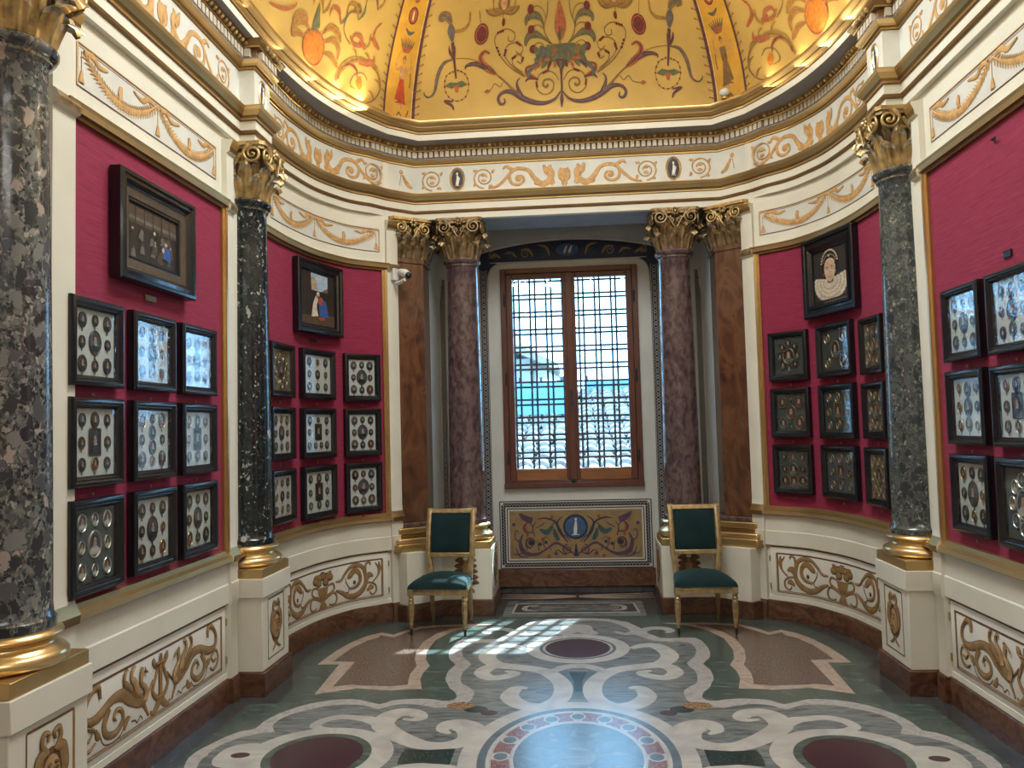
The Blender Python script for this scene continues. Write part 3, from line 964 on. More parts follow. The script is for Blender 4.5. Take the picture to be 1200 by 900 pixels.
def ribbon(pts, wd, z, mat, n=6):
    c = catmull(pts, n)
    L = len(c)
    rows = []
    for i in range(L):
        a, b = c[max(i - 1, 0)], c[min(i + 1, L - 1)]
        tx, ty = b[0] - a[0], b[1] - a[1]
        d = math.hypot(tx, ty) or 1
        x = i / (L - 1) * (len(wd) - 1)
        k = min(int(x), len(wd) - 2)
        r = (wd[k] + (wd[k + 1] - wd[k]) * (x - k)) / 2
        LIFT[0] += 1e-7
        zz = z + LIFT[0] + i * 1e-6
        rows.append((mb.vert((c[i][0] - ty / d * -r, c[i][1] + tx / d * -r, zz)), mb.vert((c[i][0] - ty / d * r, c[i][1] + tx / d * r, zz))))
    for a, b in zip(rows, rows[1:]):
        mb.face((a[0], a[1], b[1], b[0]), mat)


def oval(c, rx, ry, z, mat, n=56):
    flat([(c[0] + rx * math.cos(2 * PI * i / n), c[1] + ry * math.sin(2 * PI * i / n)) for i in range(n)], z, mat)


L1, L2, L3, L4, L5 = .0004, .0008, .0012, .0016, .002
mb.poly([(-2.6, -2.2, 0), (2.6, -2.2, 0), (2.6, 8.6, 0), (-2.6, 8.6, 0)], 'stone_border')
green = [(0, 7.20), (0.74, 7.20), (1.17, 7.17), (1.42, 6.98), (1.56, 7.02), (1.78, 6.83), (1.93, 6.45), (2.0, 6.1), (1.99, 5.75), (1.86, 5.62), (1.84, 4.97), (2.02, 4.95), (2.03, YC)]
ring_pts = ring_from_half(green)
flat(ring_pts, L1 * .5, 'stone_green')
bo, bi = FLOOR['band_out'], FLOOR['band_in']
bo = catmull(bo, 2)
bi = catmull(bi, 2)
top_o = [(0, 7.13), (0.25, 7.11), (0.42, 6.98), (0.50, 6.80), (0.56, 6.60), (0.64, 6.46)]
top_i = [(0, 7.05), (0.2, 7.03), (0.35, 6.92), (0.42, 6.76), (0.46, 6.55), (0.58, 6.37)]
half_o = top_o + [p for p in bo if p[1] > YC + .02] + [(2.0, YC)]
half_i = top_i + [p for p in bi if p[1] > YC + .02] + [(1.915, YC)]
flat(ring_from_half(half_o), L1, 'stone_pale')
flat(ring_from_half(half_i), L2, 'stone_grey')


def cart(p):
    flat(p, L2, 'stone_pink')


both(FLOOR['car_out'], cart)
both(FLOOR['car_in'], lambda p: flat(p, L3, 'stone_granite'))
W = 'stone_white'
for key, wd in (('scroll_a', [.05, .10, .12, .13, .12, .12, .12, .12, .12, .13, .13, .12, .09, .03]), ('scroll_b', [.10, .12, .11, .10, .09, .03]),
                ('scroll_c', [.02, .07, .13, .17, .17, .14, .12, .11, .11, .12, .13, .13, .14, .13, .11, .09, .05, .02]), ('scroll_d', [.11, .09, .07, .075, .07, .06, .02])):
    both(FLOOR[key], lambda p, wd=wd: ribbon(p, wd, L3, W))
for key, wd in (('scroll_e', [.03, .08, .10, .09, .08, .08, .08, .09]), ('scroll_f', [.06, .08, .09, .10, .10, .07, .03])):
    both(FLOOR[key], lambda p, wd=wd: ribbon(p, wd, L3, 'stone_pale'))
both(FLOOR['petal'], lambda p: flat(catmull(p, 5, True), L3, W))
both(FLOOR['granite'], lambda p: flat(p, L3, 'stone_darkgreen'))
for sx in (1, -1):
    for fy in (1, -1):
        oval((sx * .70, YC + fy * .755), .085, .062, L3, 'stone_brownfleck', 24)
        oval((sx * .60, YC + fy * .69), .07, .058, L2 + .0002, 'stone_darkgreen', 24)
        oval((sx * .515, YC + fy * .63), .05, .045, L2 + .0002, 'stone_purple', 24)
for fy in (1, -1):
    q = lambda pts: [(x, y if fy == 1 else 2 * YC - y) for x, y in pts]
    flat(q([(-.125, 5.60), (.125, 5.60), (.06, 5.36), (.07, 5.10), (-.07, 5.10), (-.06, 5.36)]), L2 + .0002, 'stone_bluegrey')
    flat(q([(-.06, 5.575), (.06, 5.575), (.024, 5.36), (.026, 5.18), (-.026, 5.18), (-.024, 5.36)]), L3, 'stone_darkgreen')
    ribbon(q([(-.20, 5.56), (-.10, 5.69), (0, 5.725), (.10, 5.69), (.20, 5.56)]), [.06, .09, .10, .09, .06], L3, 'stone_pale')
    flat(catmull(q(FLOOR['shell']), 3, True), L3, 'stone_pale')
    flat(q([(-.055, 6.60), (0, 6.64), (.055, 6.60), (.0, 6.615)]), L4, 'stone_darkgreen')
    cy = 6.18 if fy == 1 else 2 * YC - 6.18
    oval((0, cy), .385, .395, L4, W)
    oval((0, cy), .285, .30, L4 + .0002, 'stone_bluegrey')
    oval((0, cy), .262, .275, L4 + .0004, 'stone_pale')
    oval((0, cy), .24, .262, L5 + .0001, 'stone_purple')
for sx in (1, -1):
    oval((sx * 1.335, YC), .39, .39, L4, W)
    oval((sx * 1.335, YC), .275, .30, L4 + .0002, 'stone_green')
    oval((sx * 1.335, YC), .232, .255, L5 + .0001, 'stone_purple')
    oval((sx * 1.74, YC), .05, .035, L5, 'stone_purple', 24)
# central rosette
oval((0, YC), .60, .815, L4, W, 90)
oval((0, YC), .505, .71, L4 + .0002, 'stone_bluegrey', 90)
oval((0, YC), .462, .66, L4 + .0004, W, 90)
oval((0, YC), .445, .642, L5, 'stone_pale', 90)
for i in range(16):
    a0, a1 = 2 * PI * (i + .17) / 16, 2 * PI * (i + .83) / 16
    pts = [(math.cos(a0 + (a1 - a0) * k / 5) * .435, YC + math.sin(a0 + (a1 - a0) * k / 5) * .628) for k in range(6)]
    pts += [(math.cos(a1 - (a1 - a0) * k / 5) * .345, YC + math.sin(a1 - (a1 - a0) * k / 5) * .50) for k in range(6)]
    flat(pts, L5 + .0002, 'stone_redgranite')
    a = 2 * PI * i / 16
    oval((math.cos(a) * .39, YC + math.sin(a) * .565), .045, .055, L5 + .0004, W, 20)
    oval((math.cos(a) * .39, YC + math.sin(a) * .565), .036, .045, L5 + .0006, 'stone_bluegrey', 20)
oval((0, YC), .335, .475, L5 + .0004, W, 80)
oval((0, YC), .325, .462, L5 + .0006, 'stone_bluegrey', 80)
for i in range(12):
    a = 2 * PI * i / 12
    ribbon([(math.cos(a) * .1, YC + math.sin(a) * .14), (math.cos(a + .15) * .2, YC + math.sin(a + .15) * .28), (math.cos(a) * .30, YC + math.sin(a) * .42)], [.01, .035, .01], L5 + .0008, 'stone_grey')
oval((0, YC), .09, .12, L5 + .001, 'stone_grey', 40)
# inlay inside the window niche
for pts, z, m in (([(-.66, 7.84), (.60, 7.84), (.60, 7.20), (-.66, 7.20)], L2, 'stone_grey'), ([(-.575, 7.73), (.53, 7.73), (.555, 7.32), (-.59, 7.32)], L3, 'stone_pale'),
                  ([(-.555, 7.70), (.51, 7.70), (.53, 7.36), (-.57, 7.36)], L4, 'stone_border'), ([(-.42, 7.64), (.38, 7.64), (.38, 7.42), (-.44, 7.42)], L5, 'stone_grey')):
    flat(pts, z, m)
for sx in (-1, 1):
    ribbon([(-.03 + sx * .33, 7.65), (-.03 + sx * .44, 7.60), (-.03 + sx * .44, 7.46), (-.03 + sx * .33, 7.41)], [.02, .05, .05, .02], L5 + .0003, 'stone_pale')
flat([(-.78, 8.20), (.78, 8.20), (.78, 7.92), (-.78, 7.92)], L2, 'stone_purple')
for sx in (-1, 1):
    for k in range(4):
        ribbon([(sx * .02, 8.04), (sx * (.2 + .04 * k), 8.10 - .05 * k), (sx * .74, 8.17 - .07 * k)], [.09, .05, .015], L3, 'stone_pink')
floor = struct(mb.build('floor', recalc=False), 'polished floor inlaid with white, green and grey marble scrolls')

# ------------------------------------------------------------------ walls
for side, nm in ((-1, 'left'), (1, 'right')):
    p = WALL[side]
    mb = MB()
    band(mb, p, S_LO, S_HI, [(0, 0), (0, 4.30), (-.12, 4.30), (-.12, 0)], 'cream')
    wl = struct(mb.build('wall_' + nm, recalc=True), 'cream wall with red fabric panels, %s side' % nm)
    mb = MB()
    for s0, s1 in ((-2 + 2 * YC - 7.05, -2 + 2 * YC - 5.60), (1.33, 2.93), (3.56, 5.26)):
        band(mb, p, s0, s1, [(0.002, .93), (0.002, 3.12), (.012, 3.12), (.012, .93)], 'red_fabric')
    mb.build('fabric_panel', wl)
    mb = MB()
    g = [(.0, 0), (.02, .0), (.024, .02), (.045, .022), (.05, .045), (.05, .06), (.03, .07), (.0, .07)]
    for s0, s1 in ((1.31, 2.965), (3.50, 5.30)):   # the near upright of the straight panel hides behind its strip
        band(mb, p, s0, s1, [(o, 3.085 + z) for o, z in [(0, 0), (.03, 0), (.032, .018), (.05, .022), (.055, .05), (.06, .066), (.0, .066)]],
             ['gold_old', 'gold_old', 'gold_old', 'gold_bright', 'gold', 'cream', 'cream'])
        for a, b in ((s0, s0 + .065), (s1 - .065, s1)):
            if a < 1.4:
                continue
            for k, (o, m) in enumerate(((.03, 'gold'), (.045, 'gold_bright'), (.022, 'gold_old'))):
                x0, x1 = a + .0217 * k, a + .0217 * (k + 1)
                band(mb, p, x0, x1, [(.0, .93), (o, .93), (o, 3.09), (.0, 3.09)], m)
    mb.build('gilt_frame', wl)
    # gilt sill and the plain dado above the painted panels
    mb = MB()
    band(mb, p, S_LO + .02, S_HI - .02, [(0, .945), (.03, .94), (.035, .915), (.055, .90), (.06, .872), (.045, .865), (.0, .86)], ['gold', 'gold', 'gold', 'gold_bright', 'gold_old', 'gold_old', 'gold'])
    struct(mb.build('trim_2' if side < 0 else 'trim_3'), 'gilt sill moulding under the red fabric, %s side' % nm)
    mb = MB()
    band(mb, p, S_LO + .02, S_HI - .02, [(0, .862), (.022, .862), (.022, .735), (.030, .728), (.030, .615), (0, .60)], 'cream')
    band(mb, p, S_LO + .02, S_HI - .02, [(0, .192), (.012, .188), (.014, .155), (0, .15)], 'cream')
    struct(mb.build('trim_4' if side < 0 else 'trim_5'), 'plain cream dado rail, %s side' % nm)
    mb = MB()
    band(mb, p, S_LO + .02, S_HI - .02, [(0, 0), (.028, 0), (.028, .14), (.02, .152), (0, .152)], 'base_marble')
    struct(mb.build('baseboard_' + nm), 'brown marble baseboard, %s side' % nm)
    # cream pilaster strips that flank the columns
    mb = MB()
    for s0, s1 in ((1.225, 1.385), (2.955, 3.06), (3.42, 3.52), (5.285, S_HI - .01)):
        band(mb, p, s0, s1, [(0, .15), (.04, .15), (.04, .60), (.05, .615), (.05, .735), (.042, .74), (.042, .86), (.06, .862), (.066, .90), (.04, .95), (.035, 1.0), (.035, 3.08), (.06, 3.09), (.065, 3.12), (.05, 3.15), (.035, 3.16), (.035, 3.46), (.055, 3.47), (.06, 3.50), (.075, 3.53), (.075, 3.545), (0, 3.55)],
             ['cream'] * 7 + ['gold_old', 'gold', 'cream', 'cream', 'cream', 'gilt_dim', 'gilt_dim', 'cream', 'cream', 'cream', 'gold_old', 'gold', 'gold', 'cream', 'cream'])
        band(mb, p, s0, s1, [(0, 0), (.055, 0), (.055, .14), (.045, .155), (0, .155)], 'base_marble')
    struct(mb.build('trim_6' if side < 0 else 'trim_7'), 'cream pilaster strips beside the columns, %s side' % nm)

# ------------------------------------------------------------------ entablature, cornice
mb = MB()
prof = [(-.06, 3.59), (0, 3.59), (0, 3.645), (.016, 3.652), (.020, 3.668), (.010, 3.674), (.010, 3.733), (.022, 3.738), (.022, 3.752), (.036, 3.765), (.058, 3.797), (.066, 3.818), (.060, 3.826), (.0, 3.828),
        (.0, 4.085), (.010, 4.087), (.012, 4.100), (.026, 4.104), (.030, 4.118), (.052, 4.138), (.052, 4.147), (.026, 4.149), (.026, 4.210), (.058, 4.212), (.060, 4.222), (.063, 4.226), (.086, 4.252), (.088, 4.262)]
mt = ['cream', 'cream', 'brown_line', 'gold_old', 'brown_line', 'cream', 'brown_line', 'gold', 'gold_old', 'gold', 'gold_bright', 'gold', 'cream', 'cream_frieze',
      'gold_old', 'gold', 'gold_old', 'gold', 'gold_bright', 'soffit_grey', 'brown_line', 'brown_line', 'gold_old', 'gold', 'gold_old', 'gold_old', 'gold_old']
sweep(mb, E_RING, prof, mt)
ent = struct(mb.build('trim_1', angle=50, recalc=True), 'cream and gold entablature running round the room')
mb = MB()
mbe = MB()
PITCH_D = .0505
n_ = len(E_RING)
runs, cur = [], []
for i in range(n_ + 1):          # straight runs and smooth curves, broken at the sharp corners
    p = Vector(E_RING[i % n_])
    cur.append(p)
    if len(cur) > 2:
        t0 = (cur[-2] - cur[-3]).normalized()
        t1 = (cur[-1] - cur[-2]).normalized()
        if t0.dot(t1) < .93:
            runs.append(cur[:-1])
            cur = cur[-2:]
runs.append(cur)
for run in runs:
    cum = [0.0]
    for a, b in zip(run, run[1:]):
        cum.append(cum[-1] + (b - a).length)
    L = cum[-1]
    if L < .09 or sum(p.y for p in run) / len(run) < 2.0:
        continue
    k = max(1, round(L / PITCH_D))
    st = L / k
    for j in range(k):
        d = st * (j + .5)
        q = 0
        while q < len(cum) - 2 and cum[q + 1] < d:
            q += 1
        a, b = run[q], run[q + 1]
        t = (b - a).normalized()
        n = Vector((t.y, -t.x))
        c = a + t * (d - cum[q])
        p = c + n * .040
        mb.obox((p.x, p.y, 4.181), (t.x * st * .34, t.y * st * .34, 0), (n.x * .016, n.y * .016, 0), (0, 0, .027), 'dentil_white')
        e = c + n * .076
        mbe.ball((e.x, e.y, 4.238), (st * .36, st * .36, .019), 'gilt_dim' if j % 2 else 'gilt_leaf', 6, 4)
mb.build('dentil_course', ent)
mbe.build('egg_moulding', ent)
mb = MB()
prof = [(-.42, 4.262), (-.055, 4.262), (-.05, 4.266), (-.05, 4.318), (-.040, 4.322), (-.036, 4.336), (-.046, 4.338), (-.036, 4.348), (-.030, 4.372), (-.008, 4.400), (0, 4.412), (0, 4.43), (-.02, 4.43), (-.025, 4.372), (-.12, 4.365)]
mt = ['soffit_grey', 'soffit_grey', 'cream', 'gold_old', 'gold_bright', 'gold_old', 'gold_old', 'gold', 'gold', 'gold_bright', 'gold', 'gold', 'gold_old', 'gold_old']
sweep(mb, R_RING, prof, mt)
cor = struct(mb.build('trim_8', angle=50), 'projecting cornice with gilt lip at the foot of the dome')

# ------------------------------------------------------------------ dome
mb = MB()
us = []
for sgn in (1, -1):
    pass
NU = 120
ring_u = [(-U_MAX + 2 * U_MAX * i / NU) for i in range(NU + 1)]
ring_u = sorted(set(ring_u + [rd_cum[1], rd_cum[2], -rd_cum[1], -rd_cum[2]]))
NA = 22
for half in (0, 1):
    rows = []
    for u in ring_u:
        r = []
        for j in range(NA + 1):
            a = (PI / 2) * j / NA
            p = dome_pt(u, min(a, PI / 2 - .0001))
            y = p.y if half == 0 else 2 * YC - p.y
            r.append(mb.vert((p.x, y, p.z)))
        rows.append(r)
    for a, b in zip(rows, rows[1:]):
        for j in range(NA):
            mb.face((a[j], b[j], b[j + 1], a[j + 1]), 'dome_gold')
dome = struct(mb.build('ceiling', angle=40), 'gold painted dome with grotesque ornament')

# ------------------------------------------------------------------ window niche
mb = MB()
GX0, GX1, GZ0, GZ1 = -.69, .69, 1.06, 3.275
Y0, Y1 = 8.25, 8.75
for x0, x1, z0, z1 in ((-1.75, GX0, 0, 3.98), (GX1, 1.75, 0, 3.98), (GX0, GX1, 0, GZ0), (GX0, GX1, GZ1, 3.98)):
    mb.box(x0, Y0, z0, x1, Y1, z1, 'niche_white')
wb = struct(mb.build('wall_back'), 'pale niche wall round the window')
mb = MB()
for sx in (-1, 1):
    x0, x1 = sorted((sx * 1.335, sx * 1.75))
    mb.prism([(sx * 1.335, 7.70), (sx * 1.335, 8.26), (sx * 1.75, 8.26), (sx * 1.75, 7.70)], 0, 3.98, 'niche_white')
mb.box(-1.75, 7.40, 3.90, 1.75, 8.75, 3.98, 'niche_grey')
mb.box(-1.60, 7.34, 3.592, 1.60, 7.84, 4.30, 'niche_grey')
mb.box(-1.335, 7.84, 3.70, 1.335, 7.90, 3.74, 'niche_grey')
mb.box(-2.6, 8.75, 3.72, 2.6, 9.45, 3.86, 'house_wall')  # unseen eave outside, added to cut off the far end of the sun patch
struct(mb.build('wall_niche'), 'grey soffit and cheeks of the window niche')
mb = MB()
mb.box(-.80, 8.19, .065, .80, 8.25, .238, 'base_marble')
mb.box(-.82, 8.21, 0, .82, 8.25, .065, 'stone_border')
mb.box(-1.335, 8.21, 0, -.80, 8.25, .16, 'base_marble')
mb.box(.80, 8.21, 0, 1.335, 8.25, .16, 'base_marble')
struct(mb.build('baseboard_back', bevel=.006), 'brown marble baseboard under the window')

# passage behind the camera
mb = MB()
for x0, y0, z0, x1, y1, z1 in ((-2.6, -2.3, 0, 2.6, -2.2, 4.3), (-2.6, -2.2, 0, -2.5, 1.2, 4.3), (2.5, -2.2, 0, 2.6, 1.2, 4.3), (-2.6, .95, 0, -1.5, 1.15, 4.3), (1.5, .95, 0, 2.6, 1.15, 4.3), (-1.5, .95, 3.59, 1.5, 1.15, 4.3)):
    mb.box(x0, y0, z0, x1, y1, z1, 'cream')
struct(mb.build('wall_front'), 'cream wall with the doorway')
mb = MB()
mb.box(-2.6, -2.3, 4.3, 2.6, 1.15, 4.36, 'cream')
struct(mb.build('trim_9'), 'plain ceiling of the passage')

# painted borders of the window wall
bw = lambda u, v, h: (u, 8.25 - h, v)
pen = Pen(bw)
for sx in (1, -1):
    for x in (.87, 1.30):
        hw = .042 if x < 1 else .03
        zt = 3.28 if x < 1 else 3.20
        pen.fill([(sx * (x - hw), .24), (sx * (x + hw), .24), (sx * (x + hw), zt), (sx * (x - hw), zt)], 'p_black', .001)
        for dx in (-.8, .8):
            xx = x + dx * hw
            pen.fill([(sx * (xx - .003), .24), (sx * (xx + .003), .24), (sx * (xx + .003), zt), (sx * (xx - .003), zt)], 'p_grey', .002)
        k = int((zt - .26) / .06)
        for i in range(k):
            z = .27 + i * .06
            for q in (1, -1):
                pen.stroke([(sx * (x - q * hw * .5), z), (sx * (x + q * hw * .5), z + .03), (sx * (x - q * hw * .5), z + .06)], .0045, 'p_grey', .002, .0005, 4)
    pen.fill([(sx * u, v) for u, v in ((.912, 3.12), (.83, 3.12), (.822, 3.22), (.79, 3.30), (.72, 3.345), (.912, 3.36))], 'p_navy', .0012)
    pen.stroke([(sx * .822, 3.0), (sx * .818, 3.20), (sx * .785, 3.29), (sx * .71, 3.335), (sx * .5, 3.345), (0, 3.348)], .012, 'p_grey', .002, .001)
    pen.stroke([(sx * 1.345, 3.0), (sx * 1.32, 3.25), (sx * 1.20, 3.38), (sx * 1.0, 3.44)], [.05, .07, .08, .06], 'p_white', .001, .002)
val = [(-.905, 3.30)] + [(-.84 + .04 * k, 3.335 + .02 * min(k, 1)) for k in range(3)] + [(.76 + .04 * k, 3.355 - .02 * max(k - 1, 0)) for k in range(3)] + [(.905, 3.30)]
arc = [(1.0 - 2.0 * i / 16, 3.44 + .135 * (1 - (1 - i / 8) ** 2)) for i in range(17)]
pen.fill(val + [(1.0, 3.30)] + arc + [(-1.0, 3.30)], 'p_navy', .0008)
pen.stroke(arc, .03, 'p_white', .002, .006)
pen.disc((0, 3.46), .135, .075, 'p_black', .002)
pen.disc((0, 3.46), .12, .064, 'p_blue', .003)
for dx in (-.03, .02):
    pen.stroke([(dx, 3.425), (dx + .01, 3.46), (dx + .03, 3.50)], [.02, .025, .012], 'p_white', .004, .001)


def vd(pn, M, sgn):
    for k, c in enumerate((.26, .43, .60, .76)):
        pn.spiral(M([(c, 3.435)])[0], .045, .012, -1.3 * sgn, PI / 2 if k % 2 else -PI / 2, 'niche_ochre' if k % 2 else 'p_teal', .012, .006, None, .002, .001)
        pn.leaf(*M([(c - .08, 3.40), (c + .05, 3.52 - .04 * k)]), .03, .25 * sgn, 'niche_ochre', None, .002, .001)


mirror_pen(vd, pen)
pen.build('painted_border', wb)

# ------------------------------------------------------------------ window
win = bpy.data.objects.new('window_1', None)
col.objects.link(win)
win.location = (0, 8.25, 1.06)
ORG['window_1'] = Vector(win.location)
struct(win, 'brown wooden casement window with two sashes and an iron grille outside')


def frame_rect(mb, x0, z0, x1, z1, w_, y0, y1, mat):
    """rectangular ring standing in the XZ plane"""
    mb.box(x0, y0, z0, x0 + w_, y1, z1, mat)
    mb.box(x1 - w_, y0, z0, x1, y1, z1, mat)
    mb.box(x0 + w_, y0, z0, x1 - w_, y1, z0 + w_, mat)
    mb.box(x0 + w_, y0, z1 - w_, x1 - w_, y1, z1, mat)


mb = MB()
frame_rect(mb, -.695, 1.058, .695, 3.278, .055, 8.215, 8.33, 'window_wood')
mb.box(-.70, 8.195, 1.045, .70, 8.25, 1.095, 'window_wood')
mb.build('window_frame', win, bevel=.006)
for sx in (-1, 1):
    x0, x1 = (-.638, -.004) if sx < 0 else (.004, .638)
    mb = MB()
    st = .062
    inner = .062
    mb.box(x0, 8.225, 1.115, x0 + st, 8.29, 3.222, 'window_wood')
    mb.box(x1 - st, 8.225, 1.115, x1, 8.29, 3.222, 'window_wood')
    mb.box(x0 + st, 8.225, 3.168, x1 - st, 8.29, 3.222, 'window_wood')
    mb.box(x0 + st, 8.225, 1.115, x1 - st, 8.29, 1.236, 'window_wood_light')
    if sx > 0:
        mb.box(-.035, 8.213, 1.115, .035, 8.228, 3.222, 'window_wood')
    sash = mb.build('sash', win, bevel=.006)
    mb = MB()
    mb.box(x0 + st - .004, 8.258, 1.232, x1 - st + .004, 8.264, 3.172, 'window_glass')
    mb.build('pane', sash)
    hx = sx * .655
    for z in (1.35, 2.15, 2.95):
        mb = MB()
        mb.tube([(hx, 8.205, z - .06), (hx, 8.205, z + .06)], .009, 8, 'iron')
        mb.build('hinge', sash)
mb = MB()
mb.box(-.014, 8.196, 1.86, .014, 8.215, 2.02, 'iron')
mb.tube([(0, 8.20, 1.94), (0, 8.165, 1.94), (0, 8.155, 1.90), (0, 8.155, 1.84)], [.009, .009, .010, .008], 8, 'iron')
mb.build('handle', win)
mb = MB()
mb.box(-.03, 8.19, 1.098, .03, 8.225, 1.128, 'iron')
mb.ball((0, 8.185, 1.112), .012, 'iron')
mb.build('bolt_keeper', win)
mb = MB()
mb.box(-.78, 8.70, 1.02, .78, 8.90, 1.06, 'house_wall')
mb.build('outer_sill', win)
mb = MB()
for y, dx, dz in ((8.60, 0, 0), (8.66, .052, .056)):
    for i in range(10):
        x = -.76 + dx + .172 * i
        mb.box(x - .0105, y, 1.06, x + .0105, y + .013, 3.27, 'iron')
    for i in range(12):
        z = 1.14 + dz + .188 * i
        mb.box(-.69, y + .012, z - .0105, .69, y + .025, z + .0105, 'iron')
gr = mb.build('window_grille', None)
tag(gr, 'iron grille of paired bars across the outside of the window', 'grille')

# ------------------------------------------------------------------ what lies outside
def tiled_roof(name, label, x0, x1, ya, za, yb, zb):
    """pitched roof of half-round tiles, sloping up away from the window"""
    t = thing(name, label, 'roof', (0, ya, za))
    mb = MB()
    mb.prism([(x0, ya), (x1, ya), (x1, yb), (x0, yb)], za - 3, za - .12, 'house_wall')
    mb.build('wall', t)
    mb = MB()
    n = int((x1 - x0) / .24)
    L = math.hypot(yb - ya, zb - za)
    rows = int(L / .42)
    for i in range(n):
        cx = x0 + (x1 - x0) * (i + .5) / n
        for j in range(rows):
            f0, f1 = j / rows, (j + 1.12) / rows
            ys, zs = ya + (yb - ya) * f0, za + (zb - za) * f0
            ye, ze = ya + (yb - ya) * f1, za + (zb - za) * f1
            jit = rng.uniform(-.02, .02)
            a, b = [], []
            for k in range(6):
                an = PI * k / 5
                a.append(mb.vert((cx + jit + .125 * math.cos(an), ys, zs + .11 * math.sin(an) + .035)))
                b.append(mb.vert((cx + jit + .095 * math.cos(an), ye, ze + .075 * math.sin(an))))
            for k in range(5):
                mb.face((a[k], a[k + 1], b[k + 1], b[k]), 'roof_tile')
            mb.face(a, 'roof_tile')
    mb.poly([(x0, ya, za), (x1, ya, za), (x1, yb, zb), (x0, yb, zb)], 'roof_tile')
    mb.poly([(x0, yb, zb), (x1, yb, zb), (x1, yb + .1, za - 3), (x0, yb + .1, za - 3)], 'house_wall')
    mb.build('tile_covering', t, recalc=False)
    return t


tiled_roof('tiled_roof', 'long low roof of curved clay tiles just outside the window', -4.5, 5.0, 10.6, .78, 19.0, 2.45)
t = thing('neighbour_house', 'grey house with a projecting eave, beyond the low roof in the window', 'house', (-2.4, 17, 0))
mb = MB()
mb.prism([(-5.5, 17), (-.9, 17), (-.9, 20), (-5.5, 20)], -2, 3.1, 'house_wall')
mb.build('wall', t)
mb = MB()
mb.poly([(-5.6, 16.5, 3.55), (-1.55, 16.5, 3.55), (-.30, 16.5, 2.95), (-.3, 20.3, 2.95), (-1.55, 20.3, 4.2), (-5.6, 20.3, 4.2)], 'roof_tile')
mb.poly([(-5.6, 16.5, 3.40), (-1.55, 16.5, 3.40), (-.30, 16.5, 2.80), (-.30, 16.5, 2.95), (-1.55, 16.5, 3.55), (-5.6, 16.5, 3.55)], 'roof_tile')
mb.poly([(-5.6, 16.5, 3.40), (-1.55, 16.5, 3.40), (-.30, 16.5, 2.80), (-.3, 20.3, 2.80), (-5.6, 20.3, 3.4)], 'house_wall')
mb.build('roof', t, recalc=False)
for x in (-3.2, -1.75):
    mb = MB()
    mb.box(x, 16.96, 1.5, x + .7, 17.02, 2.5, 'pic_grey')
    mb.build('shutter', t)
for lab, xa, xb, y, za, zb in (('small blue sheet hung on posts, seen through the left sash', -1.05, -.15, 15.2, 1.9, 2.5), ('long blue sheet stretched along the roof top, seen through the right sash', .25, 4.2, 18.9, 2.35, 2.72)):
    t = thing('scaffold_sheet', lab, 'sheeting', (xa, y, za), 'blue sheets beyond the roof')
    mb = MB()
    mb.prism([(xa, y), (xb, y), (xb, y + .05), (xa, y + .05)], za, zb, 'blue_cloth')
    mb.build('sheet', t)
    for k in range(3):
        x = xa + .06 + (xb - xa - .12) * k / 2
        mb = MB()
        mb.tube([(x, y + .08, za - .9), (x, y + .08, zb + .1)], .03, 6, 'iron')
        mb.build('post', t)

# ------------------------------------------------------------------ columns
def leaf3d(mb, p, n, wd, ht, curl, mat, tip=None, nx=5, nt=13):
    """acanthus leaf rising from p, its lobed tip curling outwards and down along n"""
    p, n = Vector(p), Vector((n[0], n[1], 0)).normalized()
    t = Vector((-n.y, n.x, 0))
    rows = []
    for j in range(nt + 1):
        f = j / nt
        if f < .70:
            g = f / .70
            out = .010 + .018 * math.sin(g * PI * .5) + curl * .22 * g * g
            z = ht * .90 * g
        else:
            g = (f - .70) / .30
            a = g * PI * .95
            rr = curl * .36
            out = .028 + curl * .22 + rr * (1 - math.cos(a))
            z = ht * .90 + rr * 1.05 * math.sin(a)
        taper = (.80 + .20 * math.sin(f * PI * .9)) if f < .70 else (.95 - .62 * ((f - .70) / .30) ** 1.3)
        ww = wd * taper * (1 + .09 * abs(math.sin(f * 15)))
        row = []
        for i in range(-nx, nx + 1):
            x = i / nx
            rib = .009 * max(0, 1 - abs(x) * 2.2) + .0045 * math.cos(x * PI * 3)
            back = -.016 * x * x
            q = p + t * (ww * .5 * x) + n * (out + rib + back) + Vector((0, 0, z - .022 * abs(x) ** 1.5 * f))
            row.append(mb.vert(q))
        rows.append(row)
    for j, (a, b) in enumerate(zip(rows, rows[1:])):
        for i in range(2 * nx):
            mb.face((a[i], a[i + 1], b[i + 1], b[i]), tip if (tip and j in (nt - 4, nt - 3, nt - 2)) else mat)


def volute(mb, c, d, r, mat, turns=1.9, flip=1):
    """spiral ribbon in the vertical plane that holds direction d, centre c"""
    c, d = Vector(c), Vector((d[0], d[1], 0)).normalized()
    pts, rad = [], []
    k = int(turns * 14)
    for i in range(k + 1):
        f = i / k
        a = PI * .5 + turns * 2 * PI * f
        rr = r * (1 - f) ** .8 + .004
        pts.append(c + d * (-rr * math.cos(a) * -flip) * 1 + Vector((0, 0, rr * math.sin(a))))
        rad.append(.0105 * (1 - .5 * f) + .002)
    pts = [c + d * (-r * 2.1) + Vector((0, 0, -r * 1.6)), c + d * (-r * 1.3) + Vector((0, 0, -r * .2))] + pts
    rad = [.006, .009] + rad
    mb.tube(pts, rad, 6, mat)
    mb.ball(c, .012, mat, 8, 5)


